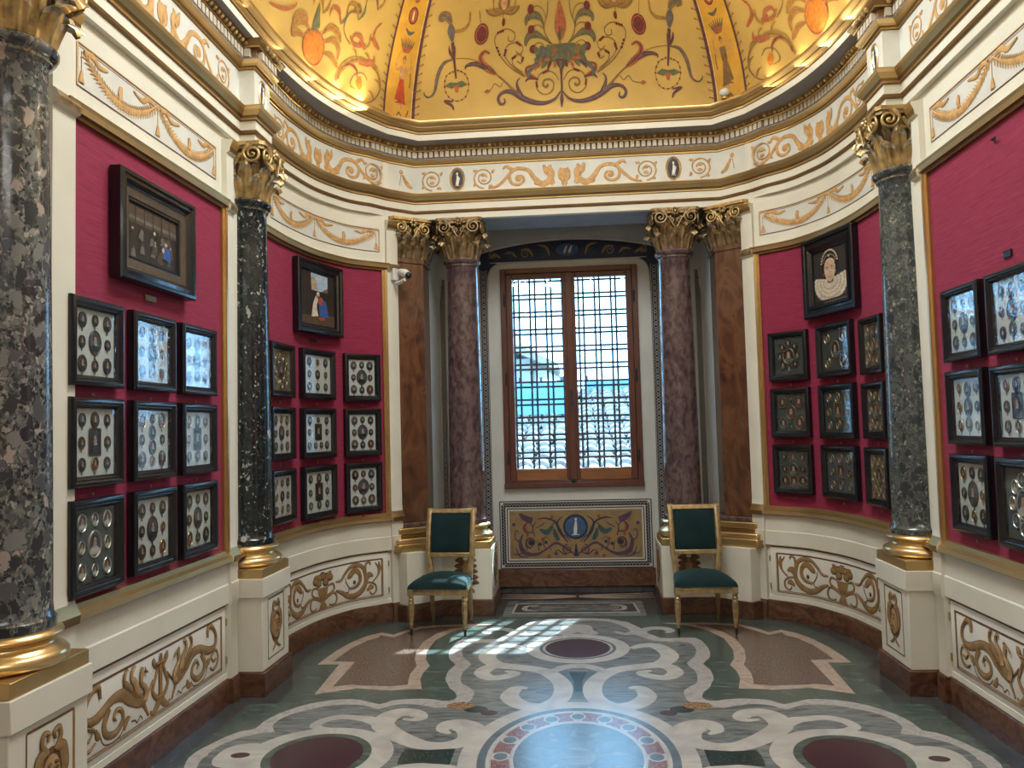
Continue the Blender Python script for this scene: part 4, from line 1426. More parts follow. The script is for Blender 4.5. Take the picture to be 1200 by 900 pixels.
def capital_round(parent, cx, cy, z0, z1, r, mat, tip, name='capital', arc=None):
    H = z1 - z0
    mb = MB()
    mb.lathe([(r * .97, z0), (r * 1.0, z0 + H * .05), (r * .98, z0 + H * .45), (r * 1.08, z0 + H * .75), (r * 1.32, z0 + H * .88)], 28, (cx, cy, 0), 'gilt_dim')
    cap = mb.build(name, parent)
    mb = MB()
    for row, (k, off, hh, ww, cu) in enumerate(((8, 0, .36, .84, .10), (8, .5, .58, .80, .11))):
        for i in range(k):
            a = 2 * PI * (i + off) / k
            n = (math.cos(a), math.sin(a))
            leaf3d(mb, (cx + n[0] * r, cy + n[1] * r, z0 + .005), n, r * .78 * ww, H * hh, cu * r / .136, mat, tip)
    mb.build('acanthus_leaves', cap, recalc=False, angle=80)
    mb = MB()
    rv = H * .165
    for i in range(4):
        a = PI / 4 + i * PI / 2
        d = (math.cos(a), math.sin(a))
        leaf3d(mb, (cx + d[0] * r * 1.02, cy + d[1] * r * 1.02, z0 + H * .40), d, r * .42, H * .24, .07 * r / .136, mat, tip)
        b = i * PI / 2
        e = (math.cos(b), math.sin(b))
        tx, ty = -e[1], e[0]
        for sg in (-1, 1):
            volute(mb, (cx + e[0] * r * 1.50 + tx * sg * r * .98, cy + e[1] * r * 1.50 + ty * sg * r * .98, z1 - H * .235), (tx * sg - e[0] * .12, ty * sg - e[1] * .12), rv, mat)
            volute(mb, (cx + e[0] * r * 1.36 + tx * sg * .036, cy + e[1] * r * 1.36 + ty * sg * .036, z1 - H * .30), (-tx * sg, -ty * sg), rv * .50, mat, 1.5)
        for k in range(7):
            an = 2 * PI * k / 7
            q = (cx + e[0] * r * 1.52 + tx * .026 * math.cos(an), cy + e[1] * r * 1.52 + ty * .026 * math.cos(an), z1 - H * .10 + .026 * math.sin(an))
            mb.ball(q, (.014, .014, .016), mat, 7, 5)
        mb.ball((cx + e[0] * r * 1.60, cy + e[1] * r * 1.60, z1 - H * .10), .016, tip, 7, 5)
    mb.build('volutes', cap, angle=70)
    mb = MB()
    pts = []
    Rc, Rm = r * 2.05, r * 1.48
    for i in range(4):
        a = PI / 4 + i * PI / 2
        for k, (da, rr) in enumerate(((-.07, Rc), (.07, Rc), (.25, Rc * .86), (.5, Rm * 1.07), (PI / 4, Rm), (PI / 2 - .5, Rm * 1.07), (PI / 2 - .25, Rc * .86))):
            pts.append((cx + rr * math.cos(a + da), cy + rr * math.sin(a + da)))
    mb.prism([(cx + (x - cx) * .96, cy + (y - cy) * .96) for x, y in pts], z1 - .05, z1 - .026, 'gilt_dim')
    mb.prism(pts, z1 - .026, z1, mat)
    mb.build('abacus', cap)
    return cap


def shaft_round(parent, cx, cy, z0, z1, rb, rt_, mat):
    prof = [(rb * 1.09, z0), (rb * 1.10, z0 + .035), (rb * 1.02, z0 + .05), (rb, z0 + .09)]
    for k in range(1, 9):
        f = k / 9
        prof.append((rb - (rb - rt_) * f ** 1.5, z0 + .09 + (z1 - .10 - z0 - .09) * f))
    prof += [(rt_, z1 - .09), (rt_ * 1.02, z1 - .085), (rt_ * 1.10, z1 - .072), (rt_ * 1.10, z1 - .058), (rt_ * 1.20, z1 - .050), (rt_ * 1.27, z1 - .032), (rt_ * 1.27, z1 - .018), (rt_ * 1.18, z1 - .004), (rt_ * 1.05, z1)]
    mb = MB()
    mb.lathe(prof, 48, (cx, cy, 0), mat)
    return mb.build('shaft', parent, angle=40)


def base_round(parent, cx, cy, z0, z1, r, mat='gold', mat2='gold_bright'):
    H = z1 - z0
    pr = [(r * 1.22, 0)]
    for k in range(7):
        a = -PI / 2 + PI * k / 6
        pr.append((r * 1.22 + .028 * math.cos(a) * H / .14, H * .22 + H * .22 * math.sin(a)))
    pr += [(r * 1.20, H * .48), (r * 1.12, H * .53), (r * 1.08, H * .62), (r * 1.12, H * .70), (r * 1.15, H * .73)]
    for k in range(5):
        a = -PI / 2 + PI * k / 4
        pr.append((r * 1.13 + .02 * math.cos(a) * H / .14, H * .86 + H * .12 * math.sin(a)))
    pr.append((r * 1.08, H))
    mb = MB()
    mb.lathe([(a, z0 + b) for a, b in pr], 48, (cx, cy, 0), mat2)
    return mb.build('base', parent, angle=50)


def mask_ornament(pen, cu, v0, v1, wd):
    """winged mask with curled plumes, in a framed upright panel"""
    H = v1 - v0
    cv = v0 + H * .50
    a, b = wd * .5, H * .5
    for q, m, lw in (((cu - a, v0), 'ochre', .012),):
        pen.stroke([(cu - a, v0), (cu + a, v0)], .007, 'ochre_dark', .001, .002, 2, False)
        pen.stroke([(cu - a, v1), (cu + a, v1)], .010, 'ochre_dark', .001, .002, 2, False)
        pen.stroke([(cu + a, v0), (cu + a, v1)], .016, 'ochre', .001, .003, 2, False)
        pen.stroke([(cu - a, v0), (cu - a, v1)], .008, 'ochre_dark', .001, .002, 2, False)
    s = wd * .30
    pen.disc((cu, cv - .01), s * 1.08, H * .275, 'ochre_dark', .001, .004)
    pen.disc((cu, cv - .01), s * .62, H * .20, 'ochre_light', .003, .012)

    def d(pn, M, sg):
        M2 = lambda pts: [(cu + sg * u, v) for u, v in pts]
        pn.ostroke(M2([(s * .45, cv - H * .18), (s * .95, cv - H * .02), (s * .80, cv + H * .18), (s * .30, cv + H * .22)]), [s * .2, s * .55, s * .6, s * .3], 'ochre', 'ochre_dark', .003, .006)
        pn.ostroke(M2([(s * .25, cv + H * .20), (s * .65, cv + H * .30), (s * .55, cv + H * .40), (s * .18, cv + H * .38), (s * .28, cv + H * .31)]), [s * .22, s * .25, s * .22, s * .2, s * .1], 'ochre', 'ochre_dark', .003, .005)
        pn.ostroke(M2([(s * .1, cv - H * .26), (s * .25, cv - H * .34), (s * .80, cv - H * .40)]), [s * .3, s * .2, s * .06], 'ochre', 'ochre_dark', .002, .004)
        pn.disc(M2([(s * .26, cv + H * .03)])[0], s * .12, H * .02, 'ochre_dark', .012)
        pn.ostroke(M2([(s * .12, cv + H * .09), (s * .42, cv + H * .08)]), s * .08, 'ochre_dark', 'ochre_dark', .010, .003)
    mirror_pen(d, pen)
    pen.stroke([(cu, cv + H * .05), (cu, cv - H * .06)], [s * .12, s * .24], 'ochre', .013, .006)
    pen.stroke([(cu - s * .25, cv - H * .105), (cu, cv - H * .095), (cu + s * .25, cv - H * .105)], s * .09, 'ochre_dark', .012, .002)


def half_column(side, cy, mat, label):
    cx = side * 2.17
    t = thing('column', label, 'column', (cx, cy, 0), 'marble columns with gilt capitals')
    hy = .245
    X = lambda off: side * (2.19 - off)
    def blk(mb, o, hy_, z0, z1, m):
        x0, x1 = sorted((side * 2.19, side * (2.17 - o)))
        mb.box(x0, cy - hy_, z0, x1, cy + hy_, z1, m)
    mb = MB()
    blk(mb, .185, hy - .012, .15, .625, 'cream')
    blk(mb, .20, hy, .615, .735, 'cream')
    ped = mb.build('pedestal', t, bevel=.004)
    mb = MB()
    blk(mb, .205, hy + .004, 0, .148, 'base_marble')
    mb.build('skirting', ped, bevel=.004)
    pen = Pen(lambda u, v, h: (side * (2.17 - .185 - h), u, v))
    mask_ornament(pen, cy, .205, .585, .28)
    pen.build('mask_ornament', ped)
    mb = MB()
    blk(mb, .19, hy - .01, .735, .795, 'gold')
    mb.build('plinth', t, bevel=.004)
    base_round(t, cx, cy, .795, .93, .16)
    shaft_round(t, cx, cy, .93, 3.235, .16, .138, mat)
    capital_round(t, cx, cy, 3.225, 3.592, .138, 'gilt_leaf', 'silver_leaf')
    return t


half_column(-1, 3.01, 'grey_breccia', 'grey speckled breccia column cut by the left picture edge, closest to the viewer')
half_column(-1, 5.33, 'black_green', 'nearly black marble column with white flecks and gilt capital')
half_column(1, 5.33, 'green_breccia', 'grey-green breccia column between the curved and flat red walls, ruff portrait side')

for sx in (-1, 1):
    cx, cy = sx * .982, 7.50
    t = thing('column', 'free-standing dark purple-brown column behind the %s chair' % ('sunlit left' if sx < 0 else 'shaded right'), 'column', (cx, cy, 0), 'marble columns with gilt capitals')
    mb = MB()
    xa, xb = sx * .75, sx * 1.19
    mb.prism([(xa, 7.27), (xb, 7.27), (xb, 7.88), (xa, 7.88)], .14, .585, 'cream')
    ped = mb.build('pedestal', t, bevel=.004)
    mb = MB()
    mb.prism([(sx * .735, 7.255), (sx * 1.195, 7.255), (sx * 1.195, 7.89), (sx * .735, 7.89)], 0, .142, 'base_marble')
    mb.build('skirting', ped, bevel=.004)
    pen = Pen(lambda u, v, h: (u, 7.27 - h, v))

    def wr(pn, M, sg, cx=cx):
        M2 = lambda pts: [(cx + sg * u, v) for u, v in pts]
        for k in range(6):
            z = .24 + .05 * k
            pn.leaf(*M2([(.02 + .012 * (k % 2), z), (.12 - .006 * k, z + .045)]), .05, .3 * sg, 'ochre_dark', 'ochre', .002, .006)
        pn.ostroke(M2([(0, .2), (.05, .23), (.07, .2)]), .015, 'ochre', 'ochre_dark')
    mirror_pen(wr, pen)
    pen.disc((cx, .41), .05, .08, 'ochre', .002, .008)
    pen.build('leaf_ornament', ped)
    pen = Pen(lambda u, v, h: (sx * (.75 - h), u, v))
    mask_ornament(pen, 7.575, .18, .54, .30)
    pen.build('mask_ornament', ped)
    mb = MB()
    mb.prism([(sx * .755, 7.275), (sx * 1.184, 7.275), (sx * 1.184, 7.725), (sx * .755, 7.725)], .585, .65, 'gold')
    mb.build('plinth', t, bevel=.004)
    base_round(t, cx, cy, .65, .80, .165)
    shaft_round(t, cx, cy, .80, 3.235, .165, .140, 'porphyry')
    capital_round(t, cx, cy, 3.225, 3.592, .138, 'gilt_dim', 'gilt_leaf')

for sx in (-1, 1):
    A, B = Vector((sx * 1.335, 7.41)), Vector((sx * 1.555, 7.235))
    t = thing('pilaster', 'angled brown marble pilaster beside the red wall %s' % ('with the security camera' if sx < 0 else 'under the ruff portrait side'), 'pilaster', (sx * 1.45, 7.4, 0), 'brown marble pilasters')
    foot = [(1.335, 7.41), (1.555, 7.235), (1.60, 7.28), (1.60, 7.70), (1.335, 7.70)]

    def grow(d):
        f = Vector((-.62, -.78))
        return [(sx * (1.335 - d), 7.41 - d * .55), (sx * (1.555 - d * .15), 7.235 - d * 1.05), (sx * (1.60 + d), 7.28 - d), (sx * 1.62, 7.70), (sx * (1.335 - d), 7.70)]
    mb = MB()
    mb.prism([(sx * x, y) for x, y in ((1.19, 7.272), (1.462, 7.045), (1.53, 7.10), (1.60, 7.19), (1.60, 7.60), (1.19, 7.60))], .14, .585, 'cream')
    ped = mb.build('pedestal', t, bevel=.003)
    mb = MB()
    mb.prism([(sx * x, y) for x, y in ((1.195, 7.255), (1.468, 7.025), (1.55, 7.085), (1.62, 7.18), (1.62, 7.60), (1.195, 7.60))], 0, .142, 'base_marble')
    mb.build('skirting', ped, bevel=.003)
    mb = MB()
    for d, z0, z1, m in ((.150, .585, .655, 'gold'), (.135, .655, .70, 'gold_bright'), (.085, .70, .735, 'gold_old'), (.095, .735, .79, 'gold'), (.055, .79, .83, 'porphyry')):
        mb.prism(grow(d), z0, z1, m)
    mb.build('base', t, bevel=.010)
    mb = MB()
    mb.prism(grow(0), .83, 3.20, 'rosso')
    mb.prism(grow(.012), 3.19, 3.235, 'rosso')
    mb.build('shaft', t, bevel=.004)
    # capital: leaves and volutes along the two visible faces
    mb = MB()
    mb.prism(grow(-.002), 3.235, 3.53, 'gilt_dim')
    cap = mb.build('capital', t)
    mb = MB()
    mv = MB()
    f = (B - A)
    nn = Vector((-f.y, f.x)).normalized()
    if nn.y > 0:
        nn = -nn
    for k in range(3):
        p = A + f * ((k + .5) / 3)
        leaf3d(mb, (p.x, p.y, 3.235), nn, .080, .125, .09, 'gilt_dim', 'gilt_leaf')
    for k in range(4):
        p = A + f * (k / 3)
        leaf3d(mb, (p.x, p.y, 3.235), nn, .075, .205, .10, 'gilt_dim', 'silver_leaf')
    sn = Vector((-sx, 0))
    for k in range(3):
        leaf3d(mb, (A.x, 7.45 + .1 * k, 3.235), sn, .09, .125 if k != 1 else .20, .09, 'gilt_dim', 'gilt_leaf')
    for k, kk in ((0, -1), (1, 1)):
        p = A + f * (.5 + .42 * kk) + nn * .085
        fd = f.normalized() * kk
        mv = MB()
        volute(mv, (p.x, p.y, 3.50), (fd.x + nn.x * .10, fd.y + nn.y * .10), .054, 'gilt_leaf')
        mv.build('volute', cap, angle=70)
        mv = MB()
        p2 = A + f * (.5 + .14 * kk) + nn * .07
        volute(mv, (p2.x, p2.y, 3.485), (-fd.x, -fd.y), .03, 'gilt_leaf', 1.5)
        mv.build('helix', cap, angle=70)
    mv = MB()
    p = A + f * .5 + nn * .095
    for k in range(6):
        an = 2 * PI * k / 6
        fd = f.normalized()
        mv.ball((p.x + fd.x * .024 * math.cos(an), p.y + fd.y * .024 * math.cos(an), 3.545 + .024 * math.sin(an)), .017, 'gilt_leaf', 7, 5)
    mv.build('rosette', cap)
    mv = MB()
    volute(mv, (A.x - sx * .05, 7.62, 3.50), (-sx * .4, 1), .045, 'gilt_dim')
    mb.build('acanthus_leaves', cap, recalc=False, angle=80)
    mv.build('volute', cap, angle=70)
    mb = MB()
    mb.prism(grow(.08), 3.545, 3.568, 'gilt_dim')
    mb.prism(grow(.098), 3.568, 3.594, 'gilt_leaf')
    mb.build('abacus', cap)

# ------------------------------------------------------------------ painted panels
OC, OD, OL = 'ochre', 'ochre_dark', 'ochre_light'


def panel_frame(pen, u0, u1, v0, v1, bar='ochre'):
    """painted moulding with a heavy dark upper edge"""
    pen.stroke([(u0, v1), (u1, v1)], .012, OD, .0015, .004, 2, False)
    pen.stroke([(u0, v0), (u1, v0)], .010, bar, .0015, .003, 2, False)
    for u in (u0, u1):
        pen.stroke([(u, v0), (u, v1)], .014, bar, .0015, .004, 2, False)
    k = .014
    pen.stroke([(u0 + k, v0 + k), (u1 - k, v0 + k)], .004, OD, .0015, .001, 2, False)


def seg_stroke(pen, a, b, *args):
    """long straight stroke broken up so that it follows a curved wall"""
    pass


def long(pen, p0, p1, wd, mat, h=.0015, rise=.003, k=24):
    pen.stroke([(p0[0] + (p1[0] - p0[0]) * i / k, p0[1] + (p1[1] - p0[1]) * i / k) for i in range(k + 1)], wd, mat, h, rise, 1)


def wall_field(mb, path, s0, s1, z0, z1, off, mat):
    band(mb, path, s0, s1, [(0, z0), (0, z1), (off, z1), (off, z0)], mat)


def swan_half(pn, M, sg):
    T = lambda key: M(SWAN[key])
    pn.ostroke(T('body'), [0.037, 0.074, 0.074, 0.056, 0.041, 0.044, 0.033, 0.025, 0.022, 0.027, 0.030, 0.009], OC, OD, .002, .008)
    pn.ostroke(T('scroll'), [0.041, 0.034, 0.031, 0.030, 0.025, 0.022, 0.019, 0.019, 0.009], OC, OD, .001, .006)
    pn.ostroke(T('wing1'), [0.044, 0.037, 0.024, 0.013, 0.004], OL, OD, .005, .006)
    pn.ostroke(T('wing2'), [0.044, 0.034, 0.022, 0.013, 0.004], OC, OD, .004, .006)
    pn.ostroke(T('neck'), [0.025, 0.027, 0.019, 0.027, 0.037, 0.037], OL, OD, .006, .007)
    pn.ostroke(T('beak'), [0.018, 0.003], OC, OD, .007, .004)
    pn.disc(T('neck')[0], .004, .005, OD, .018, 0, 8)
    for k in range(7):
        a = (.195 + .018 * k, .372 + .012 * k)
        pn.stroke(M([a, (a[0] + .022, a[1] - .004), (a[0] + .034, a[1] + .016)]), .005, OD, .0165, .001)
    pn.ostroke(T('curl'), [0.010, 0.013, 0.013, 0.015, 0.015, 0.013, 0.006], OC, OD)
    pn.ostroke(T('curl2'), [0.013, 0.013, 0.010, 0.004], OC, OD)
    pn.leaf(*T('leafa'), .034, .2, OC, OD)
    pn.leaf(*T('leafb'), .036, .2, OC, OD)
    pn.stroke(T('thin'), .007, OD, .001, .002)
    pn.stroke(T('curl3'), .008, OD, .001, .002)
    pn.ostroke(T('leg'), [0.025, 0.016, 0.010], OC, OD)
    # lyre
    pn.ostroke(T('arm'), [0.022, 0.025, 0.022, 0.021, 0.018, 0.019, 0.009], OC, OD, .002, .006)
    pn.leaf(M([(.05, .475)])[0], M([(.072, .522)])[0], .030, .1, OC, OD, .004)
    pn.ostroke(T('link'), [0.013, 0.016, 0.007], OC, OD)
    pn.ostroke(M([(0, .31), (.03, .27), (.075, .245), (.10, .262)]), [.05, .04, .022, .008], OC, OD)
    if sg > 0:
        pn.ostroke(M([(0, .49), (0, .32)]), .030, OC, OD, .004, .006)
        pn.ostroke(M([(0, .485), (0, .528)]), [.03, .014], OC, OD, .005, .006)
        pn.ostroke(M([(-.05, .482), (.05, .482)]), .012, OC, OD, .006, .004)


def scroll_half(pn, M, sg):
    T = lambda key: M(SCROLL[key])
    pn.ostroke(T('large'), [0.007, 0.019, 0.022, 0.027, 0.031, 0.031, 0.027, 0.031, 0.039, 0.043, 0.041, 0.031, 0.009], OC, OD, .001, .006)
    pn.ostroke(T('inner'), [0.015, 0.022, 0.027, 0.031, 0.044, 0.046, 0.010], OC, OD, .002, .006)
    pn.stroke(T('innerl'), [0.012, 0.012, 0.005], OD, .001, .003)
    pn.stroke(T('small'), [0.009, 0.010, 0.010], OD, .001, .003)
    pn.disc(T('dot')[0], .016, .018, OD, .002, .004, 12)
    pn.ostroke(T('end'), [0.024, 0.019, 0.014, 0.012, 0.009], OC, OD)
    pn.ostroke(T('leaf1'), [0.025, 0.047, 0.007], OC, OD, .003)
    pn.ostroke(T('ring'), [0.010, 0.010, 0.010, 0.010, 0.010, 0.005], OC, OD)
    pn.ostroke(T('leaf2'), [0.010, 0.043, 0.012], OC, OD, .003)
    pn.ostroke(T('stalk'), [0.007, 0.010, 0.029, 0.005], OC, OD)
    pn.ostroke(T('leaf3'), [0.017, 0.014, 0.005], OC, OD)
    pn.ostroke(T('footscroll'), [0.019, 0.015, 0.014, 0.015, 0.014, 0.010, 0.005], OC, OD)
    pn.ostroke(T('handle'), [0.010, 0.015, 0.017, 0.014, 0.012], OC, OD)
    if sg > 0:
        pn.fill(M([(-.072, .402), (.072, .402), (.056, .345), (.018, .297), (-.018, .297), (-.056, .345)]), OC, .004, .012)
        pn.fill(M([(-.014, .305), (.014, .305), (.058, .232), (-.058, .232)]), OC, .003, .008)
        for c, r in (((-.10, .465), .040), ((-.05, .478), .042), ((.0, .492), .044), ((.05, .480), .042), ((.10, .468), .036), ((-.05, .440), .040), ((.04, .440), .042)):
            pn.disc(M([c])[0], r, r * .85, OD, .002, .003, 9)
            pn.disc(M([c])[0], r * .75, r * .62, OC, .004, .008, 9)
        pn.leaf(*M([(.06, .47), (.115, .515)]), .03, .2, OC, OD, .004)
        pn.leaf(*M([(-.06, .47), (-.12, .50)]), .03, -.2, OC, OD, .004)


def dado_panel(side, s0, s1, half, half_w, label, kind_name):
    p = WALL[side]
    q, n = p.at((s0 + s1) / 2)
    t = thing('painted_panel', label, 'panel', (q.x, q.y, .2), 'painted dado panels')
    mb = MB()
    band(mb, p, s0 - .055, s1 + .055, [(.0008, .19), (.0008, .605), (.008, .605), (.010, .60), (.010, .195), (.008, .19)], 'panel_white')
    mb.build('board', t)
    cu = (s0 + s1) / 2
    pen = Pen(wmap(side, .010))
    long(pen, (s0, .545), (s1, .545), .012, OD)
    long(pen, (s0, .225), (s1, .225), .009, OC)
    long(pen, (s0 + .012, .237), (s1 - .012, .237), .004, OD)
    for u in (s0, s1):
        long(pen, (u, .225), (u, .545), .016, OC, k=2)
        long(pen, (u + .010 * (1 if u == s0 else -1), .225), (u + .010 * (1 if u == s0 else -1), .545), .005, OD, k=2)
    long(pen, (s0 - .055, .602), (s1 + .055, .602), .014, OD, .001, .001)
    pen.build('painted_moulding', t)
    pen = Pen(wmap(side, .010))
    sc_ = half_w
    cu = 2.152 if half is swan_half else 4.54
    for sg in (1, -1):
        half(pen, lambda pts, sg=sg: [(cu + sg * u * sc_, v) for u, v in pts], sg)
    pen.build(kind_name, t)
    for s in (s1 + .06,):
        for z in (.27, .50):
            mb = MB()
            q, n = p.at(s)
            mb.tube([(q.x + n.x * .015, q.y + n.y * .015, z - .022), (q.x + n.x * .015, q.y + n.y * .015, z + .022)], .006, 6, 'brass')
            mb.build('hinge', t)
    return t


dado_panel(-1, 1.43, 2.885, swan_half, 1.0, 'white dado panel painted with two swans and a lyre, below the large dark painting', 'swan_ornament')
dado_panel(1, 1.43, 2.885, swan_half, 1.0, 'white dado panel with a swan, running off the right picture edge', 'swan_ornament')
dado_panel(-1, 3.87, 5.20, scroll_half, 1.0, 'curved white dado panel with vase and scrolls, to the left of the left chair', 'scroll_ornament')
dado_panel(1, 3.87, 5.20, scroll_half, 1.0, 'curved white dado panel with vase and scrolls, to the right of the right chair', 'scroll_ornament')


def garland(pn, a, b, sag, wd, f):
    """hanging leafy swag from a to b"""
    pts = []
    for i in range(11):
        t = i / 10
        pts.append((a[0] + (b[0] - a[0]) * t, a[1] + (b[1] - a[1]) * t - sag * 4 * t * (1 - t)))
    pn.ostroke(pts, [wd * .3, wd * .8, wd * 1.1, wd * 1.1, wd * .8, wd * .3], 'garland', 'garland_dark', .001, .005, .004, 3)
    c = catmull(pts, 3)
    for i in range(1, len(c) - 1):
        dx, dy = c[i + 1][0] - c[i][0], c[i + 1][1] - c[i][1]
        L = math.hypot(dx, dy)
        dx, dy = dx / L, dy / L
        for sg in (-1, 1):
            x, y = c[i]
            pn.stroke([(x - dx * .01, y - dy * .01), (x + dx * .016 - dy * sg * wd * .95, y + dy * .016 + dx * sg * wd * .95)], [.018, .003], 'garland', .003, .003, 1, False)


def garland_panel(side, s0, s1, label):
    p = WALL[side]
    q, n = p.at((s0 + s1) / 2)
    t = thing('garland_panel', label, 'panel', (q.x, q.y, 3.25), 'painted garland panels')
    z0, z1 = 3.252, 3.452
    mb = MB()
    band(mb, p, s0 - .06, s1 + .06, [(.0008, 3.155), (.0008, 3.535), (.010, 3.535), (.010, 3.50), (.010, 3.20), (.010, 3.155)], 'cream')
    band(mb, p, s0, s1, [(.009, z0), (.009, z1), (.012, z1), (.012, z0)], 'cream_frieze')
    mb.build('board', t)
    pen = Pen(wmap(side, .012))
    long(pen, (s0, z1), (s1, z1), .012, 'garland_dark', .001, .004)
    long(pen, (s0, z1 - .014), (s1, z1 - .014), .004, OD, .001, .001)
    long(pen, (s0, z0), (s1, z0), .006, OD, .001, .002)
    for u in (s0, s1):
        long(pen, (u, z0), (u, z1), .012, 'garland', k=2)
    pen.build('painted_moulding', t)
    pen = Pen(wmap(side, .012))
    cu = (s0 + s1) / 2
    hw = (s1 - s0) / 2
    for sg in (1, -1):
        M = lambda pts, sg=sg: [(cu + sg * u, v) for u, v in pts]
        a, b = M([(.02, z1 - .03), (hw - .04, z1 - .03)])
        garland(pen, a, b, .125, .034, sg)
        m = hw * .5
        pen.ostroke(M([(m, z1 - .135), (m + .008, z1 - .10), (m, z1 - .065)]), [.024, .036, .020], 'garland', 'garland_dark', .003, .005, .004)
        pen.ostroke(M([(.03, z1 - .025), (.10, z1 - .02), (.15, z1 - .05), (.24, z1 - .035)]), [.018, .030, .024, .010], 'garland', 'garland_dark', .002, .004, .004)
        pen.ostroke(M([(hw - .05, z1 - .025), (hw - .12, z1 - .02), (hw - .17, z1 - .045), (hw - .24, z1 - .035)]), [.018, .030, .024, .010], 'garland', 'garland_dark', .002, .004, .004)
        pen.stroke(M([(hw - .03, z1 - .03), (hw - .03, z0 + .07)]), .004, 'garland_dark', .002, .002)
        pen.ostroke(M([(hw - .03, z0 + .075), (hw - .03, z0 + .02)]), [.010, .042], 'garland', 'garland_dark', .002, .004, .004)
    pen.disc((cu, z1 - .03), .016, .016, 'garland', .003, .006, 12)
    pen.stroke([(cu, z1 - .03), (cu, z0 + .07)], .004, 'garland_dark', .002, .002)
    pen.ostroke([(cu, z0 + .075), (cu, z0 + .02)], [.010, .046], 'garland', 'garland_dark', .002, .004, .004)
    pen.build('garland_ornament', t)


garland_panel(-1, 1.43, 2.845, 'straight white panel with leafy swags above the case wall at the near left')
garland_panel(-1, 3.76, 5.222, 'curved white panel with leafy swags above the left curved red wall')
garland_panel(1, 1.43, 2.845, 'straight white panel with leafy swags, leaving the picture at the upper right')
garland_panel(1, 3.76, 5.222, 'curved white panel with leafy swags above the ruff portrait')

# frieze ornament on the entablature
FZ = 3.957


def frieze_half(pn, M, sg):
    g, dk = 'garland', 'garland_dark'
    if sg > 0:
        pn.disc(M([(0, .0)])[0], .040, .055, dk, .001, .004, 16)
        pn.disc(M([(0, .0)])[0], .034, .048, g, .003, .012, 16)
    pn.ostroke(M([(0, -.095), (.015, -.08), (.012, -.06), (.035, -.03), (.035, .02), (.02, .04), (.04, .055)]), [.04, .02, .02, .035, .035, .02, .012], g, dk)
    # griffin and its tail
    pn.ostroke(M([(.10, -.09), (.125, -.04), (.11, .02), (.135, .065), (.115, .085)]), [.03, .06, .04, .03, .012], g, dk)
    pn.ostroke(M([(.13, .0), (.165, .04), (.185, .095)]), [.04, .045, .012], g, dk, .003)
    pn.ostroke(M([(.13, -.05), (.20, -.085), (.27, -.03), (.33, .05), (.43, .07), (.50, .02), (.485, -.06), (.42, -.08), (.37, -.045), (.385, .0), (.42, .0)]), [.05, .05, .04, .03, .028, .024, .022, .02, .018, .014, .008], g, dk)
    pn.disc(M([(.42, -.02)])[0], .032, .032, g, .003, .01, 12)
    pn.ostroke(M([(.22, -.09), (.27, -.075), (.255, -.045)]), [.015, .012, .006], g, dk)
    pn.ostroke(M([(.47, .06), (.53, .095), (.56, .07)]), [.03, .022, .008], g, dk)
    pn.ostroke(M([(.50, .03), (.55, -.03), (.62, -.085), (.70, -.10)]), [.012, .024, .02, .01], g, dk)


def frieze_circle(pn, c, sg):
    g, dk = 'garland', 'garland_dark'
    pn.spiral(c, .098, .028, 1.75 * sg, -PI / 2, g, .012, .006, dk, .001, .003, .004)
    pn.disc((c[0], c[1] + .025), .026, .015, g, .002, .006, 12)
    pn.disc((c[0], c[1] - .025), .024, .015, g, .002, .006, 12)
    for a in (0.4, 2.2, 3.6, 5.2):
        pn.leaf((c[0] + .092 * math.cos(a), c[1] + .092 * math.sin(a)), (c[0] + .125 * math.cos(a + .25), c[1] + .118 * math.sin(a + .25)), .022, .2, g, dk)


def cameo(pn, c, rx=.050, ry=.088):
    pn.disc(c, rx * 1.45, ry * 1.25, 'garland_dark', .001, .002, 28)
    pn.ring(c, rx * 1.25, ry * 1.13, .016, 'gold_bright', .002, .007)
    pn.disc(c, rx, ry, 'cameo_dark', .004, .002, 28)
    pn.stroke([(c[0] - .004, c[1] - ry * .66), (c[0] + .004, c[1] - .01), (c[0], c[1] + ry * .38)], [.024, .030, .022, .012], 'cameo_figure', .007, .006)
    pn.disc((c[0], c[1] + ry * .55), .010, .013, 'cameo_figure', .008, .006, 12)
    pn.stroke([(c[0], c[1] + ry * .30), (c[0] + .022, c[1] + .004), (c[0] + .010, c[1] - .02)], .008, 'cameo_figure', .008, .004)
    pn.stroke([(c[0] - .02, c[1] - ry * .72), (c[0] + .02, c[1] - ry * .72)], .006, 'cameo_figure', .007, .002)


def frieze(mp, cu, span, name, circles):
    pen = Pen(mp)
    k = span
    for sg in (1, -1):
        M = lambda pts, sg=sg: [(cu + sg * u * k, FZ + v) for u, v in pts]
        frieze_half(pen, M, sg)
        for c in circles:
            frieze_circle(pen, (cu + sg * c, FZ), sg)
    o = pen.build(name, ent)
    return pen


